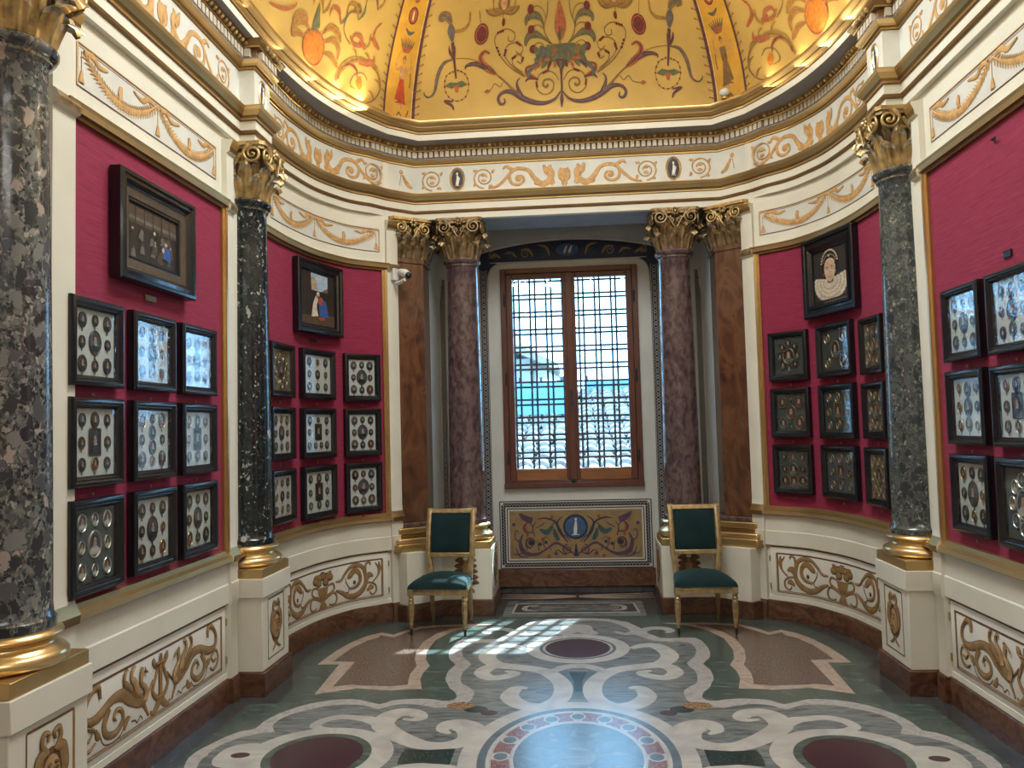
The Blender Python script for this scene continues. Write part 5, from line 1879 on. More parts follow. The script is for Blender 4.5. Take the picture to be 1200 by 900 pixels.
frieze(lambda u, v, h: (u, 7.33 - h, v), 0, 1.0, 'frieze_ornament', (.74, 1.22))
pen = Pen(lambda u, v, h: (u, 7.33 - h, v))
for sg in (1, -1):
    cameo(pen, (sg * .985, FZ))
pen.build('cameo', ent)
ch = Vector((1.585 - 1.39, 7.165 - 7.33)).normalized()
for sg in (1, -1):
    pen = Pen(lambda u, v, h, sg=sg: (sg * (1.39 + ch.x * u) + sg * ch.y * h, 7.33 + ch.y * u - ch.x * h, v))
    pen.ostroke([(.02, FZ - .07), (.07, FZ - .04), (.12, FZ + .04)], [.015, .035, .012], 'garland', 'garland_dark')
    pen.disc((.135, FZ + .065), .022, .022, 'garland', .002, .008, 12)
    pen.stroke([(.135, FZ + .04), (.15, FZ - .06)], .006, 'garland_dark')
    pen.build('frieze_ornament', ent)
for side in (-1, 1):
    frieze(wmap(side, .035), 4.52, 1.0, 'frieze_ornament', (.64,))
    frieze(wmap(side, .035), 2.15, 1.0, 'frieze_ornament', (.76,))
    for cy in (5.295, 2 * YC - 5.295):
        pen = Pen(lambda u, v, h, side=side: (side * (2.03 - h), u, v))
        cameo(pen, (cy, FZ), .042, .088)
        pen.build('cameo', ent)

# ------------------------------------------------------------------ dome painting
KA = 1.55
dmap = lambda u, v, h: dome_pt(u, v / KA, .006 + h)
pen = Pen(dmap)
DV = lambda key: [(u, a * KA) for u, a in DOME[key]]
U0 = .012


def dome_mid(pn, M, sg):
    S = lambda key: M([(u - U0, v) for u, v in DV(key)])
    for key, wd, m in (('big', [.008, .02, .035, .045, .05, .04, .026, .026, .024, .018, .008], 'd_purple'), ('bigstem', [.03, .022, .014, .012], 'd_brown'), ('calyx', [.02, .055, .05, .04, .025, .012], 'd_rust'),
                       ('calyx2', [.02, .05, .035, .022, .010], 'd_purple'), ('innerleaf', [.04, .03, .015, .006], 'd_purple'), ('redleaf', [.012, .04, .03, .022, .010], 'd_rust'), ('redleaf2', [.012, .02, .008], 'd_purple'),
                       ('thin1', .007, 'd_brown'), ('thin2', .007, 'd_brown'), ('thin3', .007, 'd_brown'), ('thin4', .008, 'd_brown'), ('thin5', .006, 'd_brown'), ('thin6', .006, 'd_brown'), ('thin7', .006, 'd_brown'),
                       ('leaf1', [.008, .022, .055, .06, .04, .012], 'd_green'), ('leaf2', [.008, .022, .05, .055, .04, .012], 'd_green'), ('spiral', [.006, .008, .008, .010, .016, .020], 'd_brown'),
                       ('string', .005, 'd_brown'), ('tassel', .006, 'd_brown'), ('wavy', .006, 'd_brown'), ('swirl', [.03, .06, .05, .03, .01], 'd_brown'), ('ustem', [.03, .022, .014], 'd_purple'),
                       ('uleafa', [.02, .022, .006], 'd_purple'), ('uleafb', [.02, .018, .006], 'd_purple'), ('uarc', [.010, .03, .035, .022, .014, .010, .006], 'd_slate'), ('uleaf', [.008, .022, .022, .01], 'd_purple'), ('chain', .006, 'd_ochre'), ('fringe', [.012, .02, .03, .02], 'd_ochre')):
        pn.stroke(S(key), wd, m, .001, .0004, 4)
        if not isinstance(wd, (int, float)) and max(wd) > .03:
            pn.stroke(S(key), [x * .28 for x in wd], 'd_brown' if m in ('d_green', 'd_slate', 'd_ochre') else 'd_maroon' if m == 'd_rust' else 'd_slate', .002, .0004, 4)
    for key in ('dot1', 'dot2', 'dot3'):
        pn.disc(S(key)[0], .032, .032, 'd_maroon', .002, 0, 14)
    pn.fill(S('mask'), 'd_ochre', .001)
    pn.stroke(S('mask'), .012, 'd_brown', .002, .0004, 3)
    c = S('mask')[3]
    pn.disc((c[0], c[1] + .07), .06, .06, 'd_brown', .002, 0, 14)
    pn.disc((c[0], c[1] + .065), .035, .045, 'd_skin', .003, 0, 14)
    for k in (-1, 1):
        pn.stroke([(c[0] + k * .12, c[1] + .10), (c[0] + k * .10, c[1] + .02), (c[0] + k * .03, c[1] + .01)], .008, 'd_brown', .003, .0004)
    pn.disc(S('tasselend')[0], .016, .028, 'd_maroon', .002, 0, 10)
    c = S('roundel')[0]
    pn.disc(c, .070, .076, 'd_maroon', .001, 0, 22)
    pn.ring(c, .055, .060, .008, 'd_rust', .002, .0004, 22)
    pn.ring(c, .022, .030, .010, 'd_purple', .002, .0004, 12)
    pn.fill(S('urn'), 'd_slate', .002, 0, 3)
    pn.fill(S('uflower'), 'd_green', .001, 0)
    pn.fill(S('uflower2'), 'd_rust', .002, 0)
    cc = S('ucircle')
    c = catmull(cc, 4)
    for i, p in enumerate(c):
        if i % 2 == 0:
            pn.disc(p, .008, .008, 'd_maroon', .001, 0, 8)
    pn.stroke(cc, .004, 'd_brown', .0005, .0003, 3)
    for key in ('thin1', 'thin2', 'thin3', 'spiral'):
        q = S(key)
        for k in (2, 4):
            for j in range(3):
                t = j / 4
                x = q[k][0] + (q[k + 1][0] - q[k][0]) * t
                y = q[k][1] + (q[k + 1][1] - q[k][1]) * t
                pn.disc((x, y), .011, .011, 'd_maroon', .002, 0, 8)
    pn.fill(S('fleur2') + S('stem')[-1:], 'd_purple', .001)
    e = S('wavy')[-1]
    pn.fill([(e[0], e[1]), (e[0] + .03, e[1] + .02), (e[0] + .06, e[1]), (e[0] + .03, e[1] - .02)], 'd_rust', .001)


mirror_pen(dome_mid, pen)
S1 = lambda key: [(u - U0, v) for u, v in DV(key)]
pen.fill(S1('bowl'), 'd_green', .001)
for sg in (1, -1):
    pen.fill([(sg * u, v) for u, v in S1('bowlred2')], 'd_rust', .002)
    pen.stroke([(sg * .02, .56), (sg * .10, .60), (sg * .20, .60), (sg * .24, .55)], [.03, .05, .045, .02], 'd_green', .002, .0004)
pen.fill(S1('cone'), 'd_purple', .002)
for k in range(9):
    u = -.20 + .05 * k
    pen.stroke([(u, .585 + .03 * (1 - abs(u) / .2)), (u * 1.12, .655 + .03 * (1 - abs(u) / .2)), (u * 1.3, .70 - .12 * abs(u))], [.03, .055, .006], ('d_green', 'd_slate', 'd_green', 'd_brown')[k % 4], .003, .0004)
    pen.stroke([(u * .9, .565), (u * 1.1, .535), (u * 1.2, .50 + .015 * (k % 2))], [.022, .028, .006], ('d_rust', 'd_green', 'd_purple')[k % 3], .003, .0004)
for sg in (1, -1):
    for q in ([(.24, .54), (.30, .49), (.29, .43)], [(.20, .56), (.27, .53), (.31, .47)]):
        pen.stroke([(sg * u, v) for u, v in q], [.02, .035, .006], 'd_slate', .003, .0004)
pen.stroke([(0, .70), (0, .80), (0, .93)], [.008, .012, .006], 'd_maroon', .004, .0004)
pen.fill(S1('spindle'), 'd_rust', .002, 0, 3)
pen.stroke([(0, .72), (0, .80), (0, .9)], [.02, .05, .03], 'd_green', .003, .0004)
pen.stroke(S1('stem'), .018, 'd_purple', .002, .0004)
pen.stroke(S1('fleur1'), [.015, .035, .006], 'd_purple', .002, .0004)


def dome_side(pn, M, sg):
    Sd = lambda key: M([(-u, v) for u, v in DV(key)])
    pn.fill(Sd('pump'), 'd_orange', .001, 0, 3)
    pn.stroke(Sd('pump') + Sd('pump')[:1], .016, 'd_rust', .002, .0004, 3)
    q = DV('pump')
    cx = sum(p[0] for p in q) / len(q)
    cy = sum(p[1] for p in q) / len(q)
    pn.stroke(M([(-cx - .09, cy - .05), (-cx, cy + .02), (-cx + .09, cy - .05)]), [.01, .03, .01], 'd_ochre', .003, .0004)
    pn.fill(Sd('gourd'), 'd_green', .001, 0, 2)
    for k in ('pf1', 'pf2', 'pf3', 'pf4', 'pf5', 'pf6'):
        pn.stroke(Sd(k), [.012, .05, .055, .015], 'd_ochre', .001, .0004)
        pn.stroke(Sd(k), .010, 'd_rust', .0016, .0004)
    pn.stroke(Sd('sarc'), [.03, .055, .045, .03, .022, .016, .012, .006], 'd_ochre', .001, .0004)
    pn.stroke(Sd('sarc2'), [.03, .04, .035, .025, .010], 'd_rust', .001, .0004)
    pn.stroke(Sd('sleaf'), [.04, .05, .03, .008], 'd_rust', .002, .0004)
    pn.stroke(Sd('scirc'), [.006, .010, .010, .01, .006], 'd_brown', .001, .0004)
    pn.disc(Sd('sdot')[0], .035, .05, 'd_orange', .002, 0, 12)
    pn.stroke(Sd('sup'), [.02, .035, .02, .008], 'd_rust', .001, .0004)
    pn.stroke(Sd('sup2'), [.02, .022, .008], 'd_rust', .001, .0004)
    pn.stroke(Sd('scurl'), [.012, .03, .02, .008], 'd_rust', .001, .0004)
    pn.stroke(Sd('sthin'), [.010, .010, .012, .016, .02, .016], 'd_brown', .001, .0004)
    pn.stroke(Sd('ltw'), [.010, .03, .02, .010], 'd_rust', .001, .0004)
    pn.stroke(Sd('sarc'), [.01, .014, .012, .008, .006], 'd_brown', .002, .0004)
    pn.stroke(Sd('sarc2'), [.008, .012, .010, .006], 'd_maroon', .002, .0004)
    for c in Sd('sarc')[2:7]:
        pn.stroke([c, (c[0] + .03 * sg, c[1] + .05), (c[0] + .08 * sg, c[1] + .06)], [.016, .02, .005], 'd_ochre', .001, .0004, 3)
    for k, (a, b) in enumerate(((2.0, .55), (2.15, .72), (1.95, .85), (2.35, .62), (2.6, .60), (2.45, .80))):
        pn.stroke([(sg * a, b), (sg * (a + .06), b + .07), (sg * (a + .15), b + .06), (sg * (a + .16), b - .01)], [.010, .034, .022, .006], ('d_rust', 'd_ochre', 'd_brown')[k % 3], .001, .0004, 4)
        pn.stroke([(sg * a, b), (sg * (a - .05), b + .06), (sg * (a - .04), b + .13)], [.010, .024, .006], ('d_ochre', 'd_green')[k % 2], .001, .0004, 4)


mirror_pen(dome_side, pen)
# ribs with a dancing figure under a basket
ub = (DV('ribL')[2][0] + DV('ribL')[1][0]) / 2
ue = (DV('ribR')[2][0] + DV('ribR')[1][0]) / 2
uc = (ub + ue) / 2
hw = (ue - ub) / 2
for sg in (1, -1):
    M = lambda pts, sg=sg: [(sg * (uc + u), v) for u, v in pts]
    dress = 'd_red' if sg < 0 else 'd_brown'
    vv = [.0 + 1.9 * i / 24 for i in range(25)]
    pen.stroke(M([(0, v) for v in vv]), 2 * hw, 'dome_rib', .0005, .0002, 1)
    for k in (-1, 1):
        pen.stroke(M([(k * hw, v) for v in vv]), .030, 'd_purple', .0012, .0003, 1)
        pen.stroke(M([(k * (hw - .020), v) for v in vv]), .008, 'd_pale', .0016, .0003, 1)
        for i in range(26):
            v = .03 + i * .07
            pen.stroke(M([(k * (hw + .012), v), (k * (hw + .045), v + .012)]), [.014, .006], 'd_ochre', .001, .0003, 1, False)
            pen.disc(M([(k * (hw + .05), v + .014)])[0], .009, .009, 'd_rust', .001, 0, 6)
    pen.fill(M([(-.02, .46), (.02, .46), (.055, .27), (.065, .245), (-.065, .245), (-.055, .27)]), dress, .002)
    pen.fill(M([(-.03, .56), (.03, .56), (.028, .45), (-.028, .45)]), 'd_skin' if sg < 0 else dress, .0024)
    pen.disc(M([(0, .60)])[0], .020, .028, 'd_skin', .003, 0, 12)
    pen.stroke(M([(-.012, .61), (0, .635), (.014, .61)]), .012, 'd_brown', .0034, .0003)
    for k in (-1, 1):
        pen.stroke(M([(k * .02, .55), (k * .07, .52), (k * .075, .60), (k * .05, .67)]), [.02, .016, .014, .008], 'd_skin', .0028, .0003)
        pen.stroke(M([(k * .012, .25), (k * .02, .20)]), [.018, .010], 'd_skin', .002, .0003)
        pen.stroke(M([(0, .17), (k * .05, .10), (k * .085, .17), (k * .09, .20)]), .014, 'd_brown', .002, .0003)
        pen.stroke(M([(k * .05, .05), (k * .05, .14)]), .006, 'd_brown', .0022, .0003)
        pen.stroke(M([(k * .085, .40), (k * .09, .46), (k * .08, .52)]), .010, 'd_brown', .002, .0003)
    pen.fill(M([(-.07, .72), (.07, .72), (.03, .66), (-.03, .66)]), 'd_rust', .002)
    for k in range(-3, 4):
        pen.stroke(M([(k * .012, .70), (k * .026, .77 - abs(k) * .006)]), [.018, .006], 'd_green' if k % 2 else 'd_rust', .0026, .0003, 1, False)
    pen.stroke(M([(-.05, .82), (0, .80), (.05, .83)]), [.008, .03, .008], 'd_slate', .002, .0003)
    pen.disc(M([(0, .92)])[0], .052, .058, 'd_rust', .002, 0, 20)
    pen.ring(M([(0, .92)])[0], .046, .052, .010, 'd_maroon', .003, .0004, 20)
    pen.stroke(M([(0, .89), (0, .95)]), [.02, .012], 'd_pale', .003, .0003)
    for i in range(6):
        pen.stroke(M([(-.05, 1.05 + .12 * i), (0, 1.01 + .12 * i), (.05, 1.05 + .12 * i)]), [.006, .02, .006], 'd_rust', .002, .0003)
pen.build('painted_grotesque', dome)

# ------------------------------------------------------------------ painted panel under the window
t = thing('painted_panel', 'ochre panel with blue medallion and scrolls, below the window', 'panel', (0, 8.25, .24), 'painted dado panels')
mb = MB()
mb.box(-.762, 8.238, .238, .762, 8.25, .916, 'niche_white')
mb.build('board', t)
pen = Pen(lambda u, v, h: (u, 8.238 - h, v))
x0, x1, z0, z1 = -.757, .757, .243, .911
for d, wd, m in ((.0, .010, 'p_black'), (.012, .006, 'p_white'), (.035, .042, 'p_black'), (.062, .007, 'p_white'), (.074, .010, 'p_black'), (.086, .007, 'p_white')):
    for a, b in (((x0 + d, z0 + d), (x1 - d, z0 + d)), ((x0 + d, z1 - d), (x1 - d, z1 - d)), ((x0 + d, z0 + d), (x0 + d, z1 - d)), ((x1 - d, z0 + d), (x1 - d, z1 - d))):
        pen.stroke([a, b], wd, m, .001 + d * .004, .0006, 1, False)
k = 44
for i in range(k):
    u = x0 + .035 + (x1 - x0 - .07) * i / k
    st = (x1 - x0 - .07) / k
    for z in (z0 + .035, z1 - .035):
        pen.stroke([(u, z - .009), (u + st * .5, z + .009), (u + st, z - .009)], .0045, 'p_grey', .002, .0006, 3)
k = 19
for i in range(k):
    st = (z1 - z0 - .07) / k
    z = z0 + .035 + st * i
    for u in (x0 + .035, x1 - .035):
        pen.stroke([(u - .009, z), (u + .009, z + st * .5), (u - .009, z + st)], .0045, 'p_grey', .002, .0006, 3)
pen.build('guilloche_border', t)
pen = Pen(lambda u, v, h: (u, 8.236 - h, v))
pen.fill([(x0 + .095, z0 + .095), (x1 - .095, z0 + .095), (x1 - .095, z1 - .095), (x0 + .095, z1 - .095)], 'niche_ochre', .0)
cv = .575


def np_half(pn, M, sg):
    pn.stroke(M([(.0, .36), (.10, .44), (.20, .49), (.30, .43), (.40, .38), (.52, .40), (.56, .50), (.53, .58)]), [.012, .02, .026, .02, .03, .05, .035, .015], 'p_violet', .001, .001)
    pn.spiral(M([(.085, .425)])[0], .05, .010, 1.6 * -sg, PI / 2, 'p_violet', .014, .006)
    pn.spiral(M([(.45, .50)])[0], .055, .012, 1.6 * sg, -PI / 2, 'p_violet', .022, .010)
    pn.disc(M([(.45, .50)])[0], .03, .03, 'p_black', .002, .001, 12)
    pn.stroke(M([(.08, .50), (.16, .60), (.20, .70), (.30, .74), (.37, .73)]), [.012, .02, .018, .016, .006], 'p_navy', .001, .001)
    pn.stroke(M([(.12, .76), (.18, .70), (.155, .62), (.10, .52)]), [.006, .016, .02, .01], 'p_navy', .001, .001)
    pn.stroke(M([(.23, .66), (.29, .60), (.36, .63)]), [.03, .055, .02], 'p_teal', .002, .001)
    pn.stroke(M([(.17, .52), (.20, .57), (.215, .63)]), [.03, .05, .02], 'p_teal', .002, .001)
    pn.stroke(M([(.43, .72), (.50, .74), (.56, .79)]), [.055, .06, .02], 'p_violet', .002, .001)
    pn.stroke(M([(.41, .56), (.43, .64), (.40, .70)]), [.008, .012, .006], 'p_navy', .001, .001)
    pn.stroke(M([(.48, .56), (.50, .64), (.49, .70)]), [.02, .02, .008], 'p_red', .001, .001)
    pn.stroke(M([(.60, .45), (.57, .37), (.48, .355)]), [.006, .014, .006], 'p_navy', .001, .001)
    for c, m in (((.33, .53), 'p_red'), ((.235, .75), 'p_red'), ((.30, .50), 'p_navy'), ((.36, .48), 'p_navy'), ((.275, .36), 'p_red'), ((.62, .68), 'p_violet'), ((.20, .385), 'p_violet')):
        pn.disc(M([c])[0], .018, .018, m, .002, .001, 10)
    for q, wdd in (([(.05, .40), (.12, .38), (.18, .42), (.22, .39)], [.006, .012, .010, .004]), ([(.30, .43), (.33, .50), (.30, .55), (.26, .52)], [.010, .012, .008, .004]), ([(.52, .40), (.60, .38), (.64, .40)], [.012, .01, .004]),
                   ([(.56, .50), (.61, .55), (.60, .62), (.57, .60)], [.012, .012, .01, .004]), ([(.13, .58), (.09, .55), (.05, .50)], [.01, .014, .006]), ([(.20, .70), (.24, .66), (.22, .63)], [.01, .01, .004]), ([(.40, .64), (.34, .67), (.30, .70)], [.006, .01, .004]), ([(.43, .60), (.50, .61), (.52, .66), (.47, .70), (.43, .66)], [.012, .018, .018, .014, .01])):
        pn.stroke(M(q), wdd, 'p_violet' if wdd[0] > .009 else 'p_navy', .001, .001)
    for k in range(6):
        pn.stroke(M([(.25 + .06 * k, .42 + .03 * (k % 2)), (.27 + .06 * k, .46 + .03 * (k % 3))]), [.01, .004], 'p_navy', .001, .0005, 1, False)


mirror_pen(np_half, pen)
pen.disc((0, .65), .125, .125, 'p_navy', .002, .001, 32)
pen.disc((0, .65), .102, .102, 'p_blue', .004, .001, 32)
pen.stroke([(-.005, .575), (0, .64), (.005, .71)], [.03, .035, .014], 'p_white', .006, .002)
pen.stroke([(-.04, .572), (.04, .572)], .008, 'p_white', .006, .001)
pen.disc((.004, .725), .012, .014, 'p_white', .007, .002, 10)
pen.stroke([(0, .36), (0, .42), (0, .48)], [.05, .03, .008], 'p_navy', .002, .001)
pen.build('scroll_painting', t)

# ------------------------------------------------------------------ framed cases of miniatures
def mitred(mb, w_, h_, prof, mat, y0=0.0):
    """picture-frame moulding: prof = (distance in from the outer edge, depth towards the viewer)"""
    rows = []
    for t, d in prof:
        rows.append([mb.vert((sx * (w_ / 2 - t), y0 - d, h_ / 2 + sz * (h_ / 2 - t))) for sx, sz in ((-1, -1), (1, -1), (1, 1), (-1, 1))])
    for k, (a, b) in enumerate(zip(rows, rows[1:])):
        for i in range(4):
            j = (i + 1) % 4
            mb.face((a[i], a[j], b[j], b[i]), mat if isinstance(mat, str) else mat[k])


def mini_mesh(name, rim, ground, dress, shape='oval', bust=1.0, hair='mini_hair'):
    """little portrait, one unit half-height, facing -y"""
    pen = Pen(lambda u, v, h: (u, -h, v))
    if shape == 'rect':
        pts = [(-.78, -1), (.78, -1), (.78, 1), (-.78, 1)]
        pen.fill(pts, ground, .10)
        for a, b in zip(pts, pts[1:] + pts[:1]):
            pen.stroke([a, b], .14, rim, .10, .08, 1, False)
    else:
        rx = .80 if shape == 'oval' else 1.0
        n = 16
        e0 = [pen.V(rx * math.cos(2 * PI * i / n), math.sin(2 * PI * i / n), 0) for i in range(n)]
        e1 = [pen.V(rx * math.cos(2 * PI * i / n), math.sin(2 * PI * i / n), .14) for i in range(n)]
        for i in range(n):
            j = (i + 1) % n
            pen.mb.face((e0[i], e0[j], e1[j], e1[i]), rim)
        pen.disc((0, 0), rx, 1, ground, .10, 0, n)
        pen.ring((0, 0), rx * .93, .93, .12, rim, .11, .10, n)
        pen.stroke([(0, -1.0), (0, -1.25)], .16, 'rim_dark', .05, .05, 1, False)
        pen.disc((0, -1.30), .16, .14, 'rim_dark', .05, .05, 8)
    s = .62 * bust
    pen.fill([(-s, -.72), (-s * .85, -.32), (-s * .3, -.12), (s * .3, -.12), (s * .85, -.32), (s, -.72)], dress, .115, .06)
    pen.disc((0, .18), .27 * bust, .36 * bust, 'mini_skin', .13, .08, 10)
    pen.stroke([(-.25 * bust, .12), (-.22 * bust, .45), (0, .56), (.22 * bust, .45), (.25 * bust, .12)], .14, hair, .16, .05, 3)
    pen.stroke([(-.2 * bust, -.14), (0, -.20), (.2 * bust, -.14)], .10, 'mini_white', .18, .03, 2)
    me_o = pen.build(name, None)
    return me_o


PROTO = {}
for nm, args in dict(a=('rim_dark', 'mini_brown', 'mini_black'), b=('rim_gilt', 'mini_brown', 'mini_red'), c=('rim_dark', 'mini_blue', 'mini_black'), d=('rim_gilt', 'mini_black', 'mini_grey'),
                     e=('rim_dark', 'mini_grey', 'mini_brown'), r=('rim_dark', 'mini_black', 'mini_black', 'rect'), s=('rim_silver', 'mini_grey', 'mini_blue', 'round'),
                     g=('rim_gilt', 'mini_black', 'mini_brown', 'round'), h=('rim_gilt', 'mini_brown', 'mini_grey', 'rect'), t=('rim_silver', 'mini_grey', 'mini_white'), q=('rim_silver', 'mini_blue', 'mini_white')).items():
    PROTO[nm] = mini_mesh('miniature', *args)
PROTO_ME = {k: o.data for k, o in PROTO.items()}
for o in PROTO.values():
    bpy.data.objects.remove(o)

ring8 = [(math.cos(PI / 4 * k) * .62, math.sin(PI / 4 * k) * .68, .17) for k in range(8)]
PAT = {   # u, v in -1..1 over the mount, half-height as a share of the mount's half-height, True for the centre piece
    'nine': [(-.62, .66, .19), (0, .70, .15), (.62, .66, .19), (-.64, 0, .15), (.64, 0, .15), (-.62, -.66, .20), (0, -.70, .15), (.62, -.66, .20), (0, .02, .34, 1)],
    'nineb': [(-.60, .68, .16), (0, .62, .21), (.60, .68, .15), (-.62, .02, .15), (.62, .02, .14), (-.60, -.66, .17), (0, -.60, .20), (.60, -.66, .15), (0, 0, .30, 1)],
    'rect': [(-.62, .66, .17), (0, .66, .20), (.62, .66, .16), (-.64, -.02, .15), (.64, -.02, .15), (-.62, -.66, .17), (0, -.66, .18), (.62, -.66, .15), (0, 0, .34, 2)],
    'rect4': [(-.64, .66, .19), (0, .70, .13), (.64, .66, .18), (-.66, .05, .14), (.66, .05, .14), (-.66, -.66, .17), (-.22, -.66, .15), (.22, -.66, .15), (.66, -.66, .17), (0, .06, .34, 2)],
    'grid': [(-.62, .66, .19), (0, .66, .14), (.62, .66, .19), (-.62, 0, .16), (0, 0, .20), (.62, 0, .16), (-.62, -.66, .18), (0, -.66, .16), (.62, -.66, .18)],
    'eleven': [(-.60, .66, .22), (0, .72, .13), (.60, .66, .22), (-.62, .02, .14), (0, .26, .20), (.62, .02, .14), (0, -.24, .20), (-.60, -.64, .22), (0, -.70, .14), (.60, -.64, .22)],
    'five': [(-.58, .60, .22), (.58, .60, .22), (-.58, -.60, .22), (.58, -.60, .22), (0, .02, .40, 1)],
    'seven': [(-.58, .56, .26), (.58, .56, .26), (-.58, -.56, .26), (.58, -.56, .28), (0, .72, .10), (0, -.72, .10), (0, .02, .34, 1)],
    'ring': ring8 + [(0, 0, .36, 1)],
    'rects': [(-.64, .66, .16), (0, .64, .20, 2), (.64, .66, .16), (-.64, 0, .15), (.64, 0, .15), (-.62, -.62, .22), (0, -.66, .24, 2), (.62, -.62, .22), (0, 0, .28, 1)],
}


def frame_spot(side, s0, s1):
    p = WALL[side]
    a, b = p.at(s0)[0], p.at(s1)[0]
    if side > 0:
        a, b = b, a
    # for the left wall +s runs to the viewer's right, on the right wall to the left
    d = (b - a)
    n = p.at((s0 + s1) / 2)[1]
    dn = Vector((-d.y, d.x)).normalized()
    if dn.dot(n) < 0:
        dn = -dn
    return (a + b) / 2, d.length, dn


CASE_PROF = [(0, 0), (0, .034), (.003, .040), (.010, .044), (.020, .044), (.026, .038), (.030, .036), (.034, .039), (.040, .034), (.048, .024), (.050, .020), (.050, .008)]


def case(side, s0, s1, z0, z1, label, group, pat='nine', mount='mount_pale', kinds='aceab', big='c', seed=0):
    c, w_, n = frame_spot(side, s0, s1)
    h_ = z1 - z0
    rz = math.atan2(n.x, -n.y)
    q = c + n * .016
    t = thing('miniature_case', label, 'picture case', (q.x, q.y, z0), group, rz)
    mb = MB()
    mitred(mb, w_, h_, CASE_PROF, 'ebony')
    mb.build('frame', t, local=True, angle=30)
    mb = MB()
    mb.box(-w_ / 2 + .03, -.012, .03, w_ / 2 - .03, 0, h_ - .03, mount)
    mb.build('mount', t, local=True)
    mb = MB()
    mb.box(-w_ / 2 + .048, -.0265, .048, w_ / 2 - .048, -.0240, h_ - .048, 'case_glass')
    mb.build('glass', t, local=True)
    mw, mh = w_ / 2 - .05, h_ / 2 - .05
    r = random.Random(seed)
    for k, m in enumerate(PAT[pat]):
        cen = m[3] if len(m) > 3 else 0
        key = big if cen == 1 else ('h' if cen == 2 and mount != 'mount_pale' else 'r' if cen == 2 else r.choice(kinds))
        o = bpy.data.objects.new('miniature', PROTO_ME[key])
        col.objects.link(o)
        o.parent = t
        o.location = (m[0] * mw, -.012, h_ / 2 + m[1] * mh)
        s = m[2] * mh * r.uniform(.96, 1.08) * (1.16 if cen else 1.26)
        o.scale = (s * (1.0 if key not in 'r' else .95), .035, s)
    if side > 0 and s0 > 3.55 and s0 < 4:
        pass
    mb = MB()
    mb.ball((0, -.006, -.035), (.009, .006, .009), 'gold_old', 8, 5)
    mb.build('stud', t, local=True)
    return t


GL, GC, GR, GF = 'cases on the left straight wall', 'cases on the left curved wall', 'cases on the right curved wall', 'cases on the right straight wall'
A_COL, B_COL, C_COL = (1.335, 1.745), (1.83, 2.255), (2.33, 2.755)
T1, T2, T3 = (1.888, 2.286), (1.438, 1.838), (.978, 1.388)
wl = 'below the large dark painting'
case(-1, *A_COL, *T1, 'white-mounted miniature case, top row, nearest the grey speckled column', GL, 'nine', seed=1)
case(-1, *B_COL, *T1, 'white-mounted case full of window reflections, middle of the top row below the large dark painting', GL, 'nineb', seed=2)
case(-1, *C_COL, *T1, 'white-mounted case, top row, just left of the near-black column', GL, 'nineb', seed=3)
case(-1, *A_COL, *T2, 'white-mounted case with a dark rectangular centre picture, beside the grey speckled column', GL, 'rect', seed=4)
case(-1, *B_COL, *T2, 'white-mounted case with large corner ovals, centre of the nine cases on the straight left wall', GL, 'eleven', seed=5)
case(-1, *C_COL, *T2, 'white-mounted case with a rectangular centre, middle row, just left of the near-black column', GL, 'rect', seed=6)
case(-1, *A_COL, .965, 1.388, 'dark-mounted case of silver-rimmed portraits, lowest and nearest on the straight left wall', GL, 'nine', 'mount_slate', 'tq', 'q', 7)
case(-1, *B_COL, *T3, 'white-mounted case with a large dark centre oval, beside the dark-mounted one', GL, 'nine', seed=8)
case(-1, *C_COL, *T3, 'white-mounted case, bottom row, just left of the near-black column', GL, 'nine', seed=9)
A2, B2, C2 = (3.645, 4.075), (4.215, 4.69), (4.828, 5.19)
case(-1, *A2, 1.925, 2.325, 'brown-mounted case half hidden by the near-black column, top row', GC, 'ring', 'mount_olive', 'dg', 'c', 11)
case(-1, *B2, 1.925, 2.327, 'white-mounted case directly below the small painting with the blue robe', GC, 'grid', seed=12)
case(-1, *C2, 1.917, 2.327, 'white-mounted case below the security camera, top row', GC, 'nine', seed=13)
case(-1, *A2, 1.462, 1.852, 'white-mounted case half hidden by the near-black column, middle row', GC, 'nine', seed=14)
case(-1, *B2, 1.453, 1.853, 'white-mounted case with a dark rectangular centre, middle of the left curved wall', GC, 'rect4', seed=15)
case(-1, *C2, 1.446, 1.853, 'white-mounted case with dark centre oval, middle row, beside the left brown pilaster', GC, 'nine', seed=16)
case(-1, *A2, 1.000, 1.392, 'white-mounted case half hidden by the near-black column, bottom row', GC, 'grid', seed=17)
case(-1, *B2, .972, 1.392, 'white-mounted case with a grey rectangular centre, bottom row of the left curved wall', GC, 'rect', seed=18)
case(-1, *C2, .967, 1.391, 'white-mounted case, bottom row, nearest the left chair', GC, 'nine', seed=19)
A3, B3, C3 = (4.80, 5.17), (4.195, 4.668), (3.68, 4.053)
case(1, *A3, 1.985, 2.393, 'dark case with a ring of gilt ovals, top row, beside the right brown pilaster', GR, 'ring', 'mount_dark', 'dg', 'd', 21)
case(1, *B3, 1.982, 2.395, 'dark case of five ovals directly below the ruff portrait', GR, 'five', 'mount_dark', 'dg', 'd', 22)
case(1, *C3, 1.965, 2.368, 'dark case half hidden by the grey-green column, top row', GR, 'rects', 'mount_dark', 'bd', 'd', 23)
case(1, *A3, 1.515, 1.923, 'dark case with large round portraits at its corners, middle row, beside the right brown pilaster', GR, 'seven', 'mount_dark', 'dgb', 'b', 24)
case(1, *B3, 1.506, 1.924, 'dark case with a rectangular centre picture, middle of the right curved wall', GR, 'rect', 'mount_dark', 'd', 'd', 25)
case(1, *C3, 1.510, 1.905, 'dark case half hidden by the grey-green column, middle row', GR, 'nine', 'mount_dark', 'bd', 'd', 26)
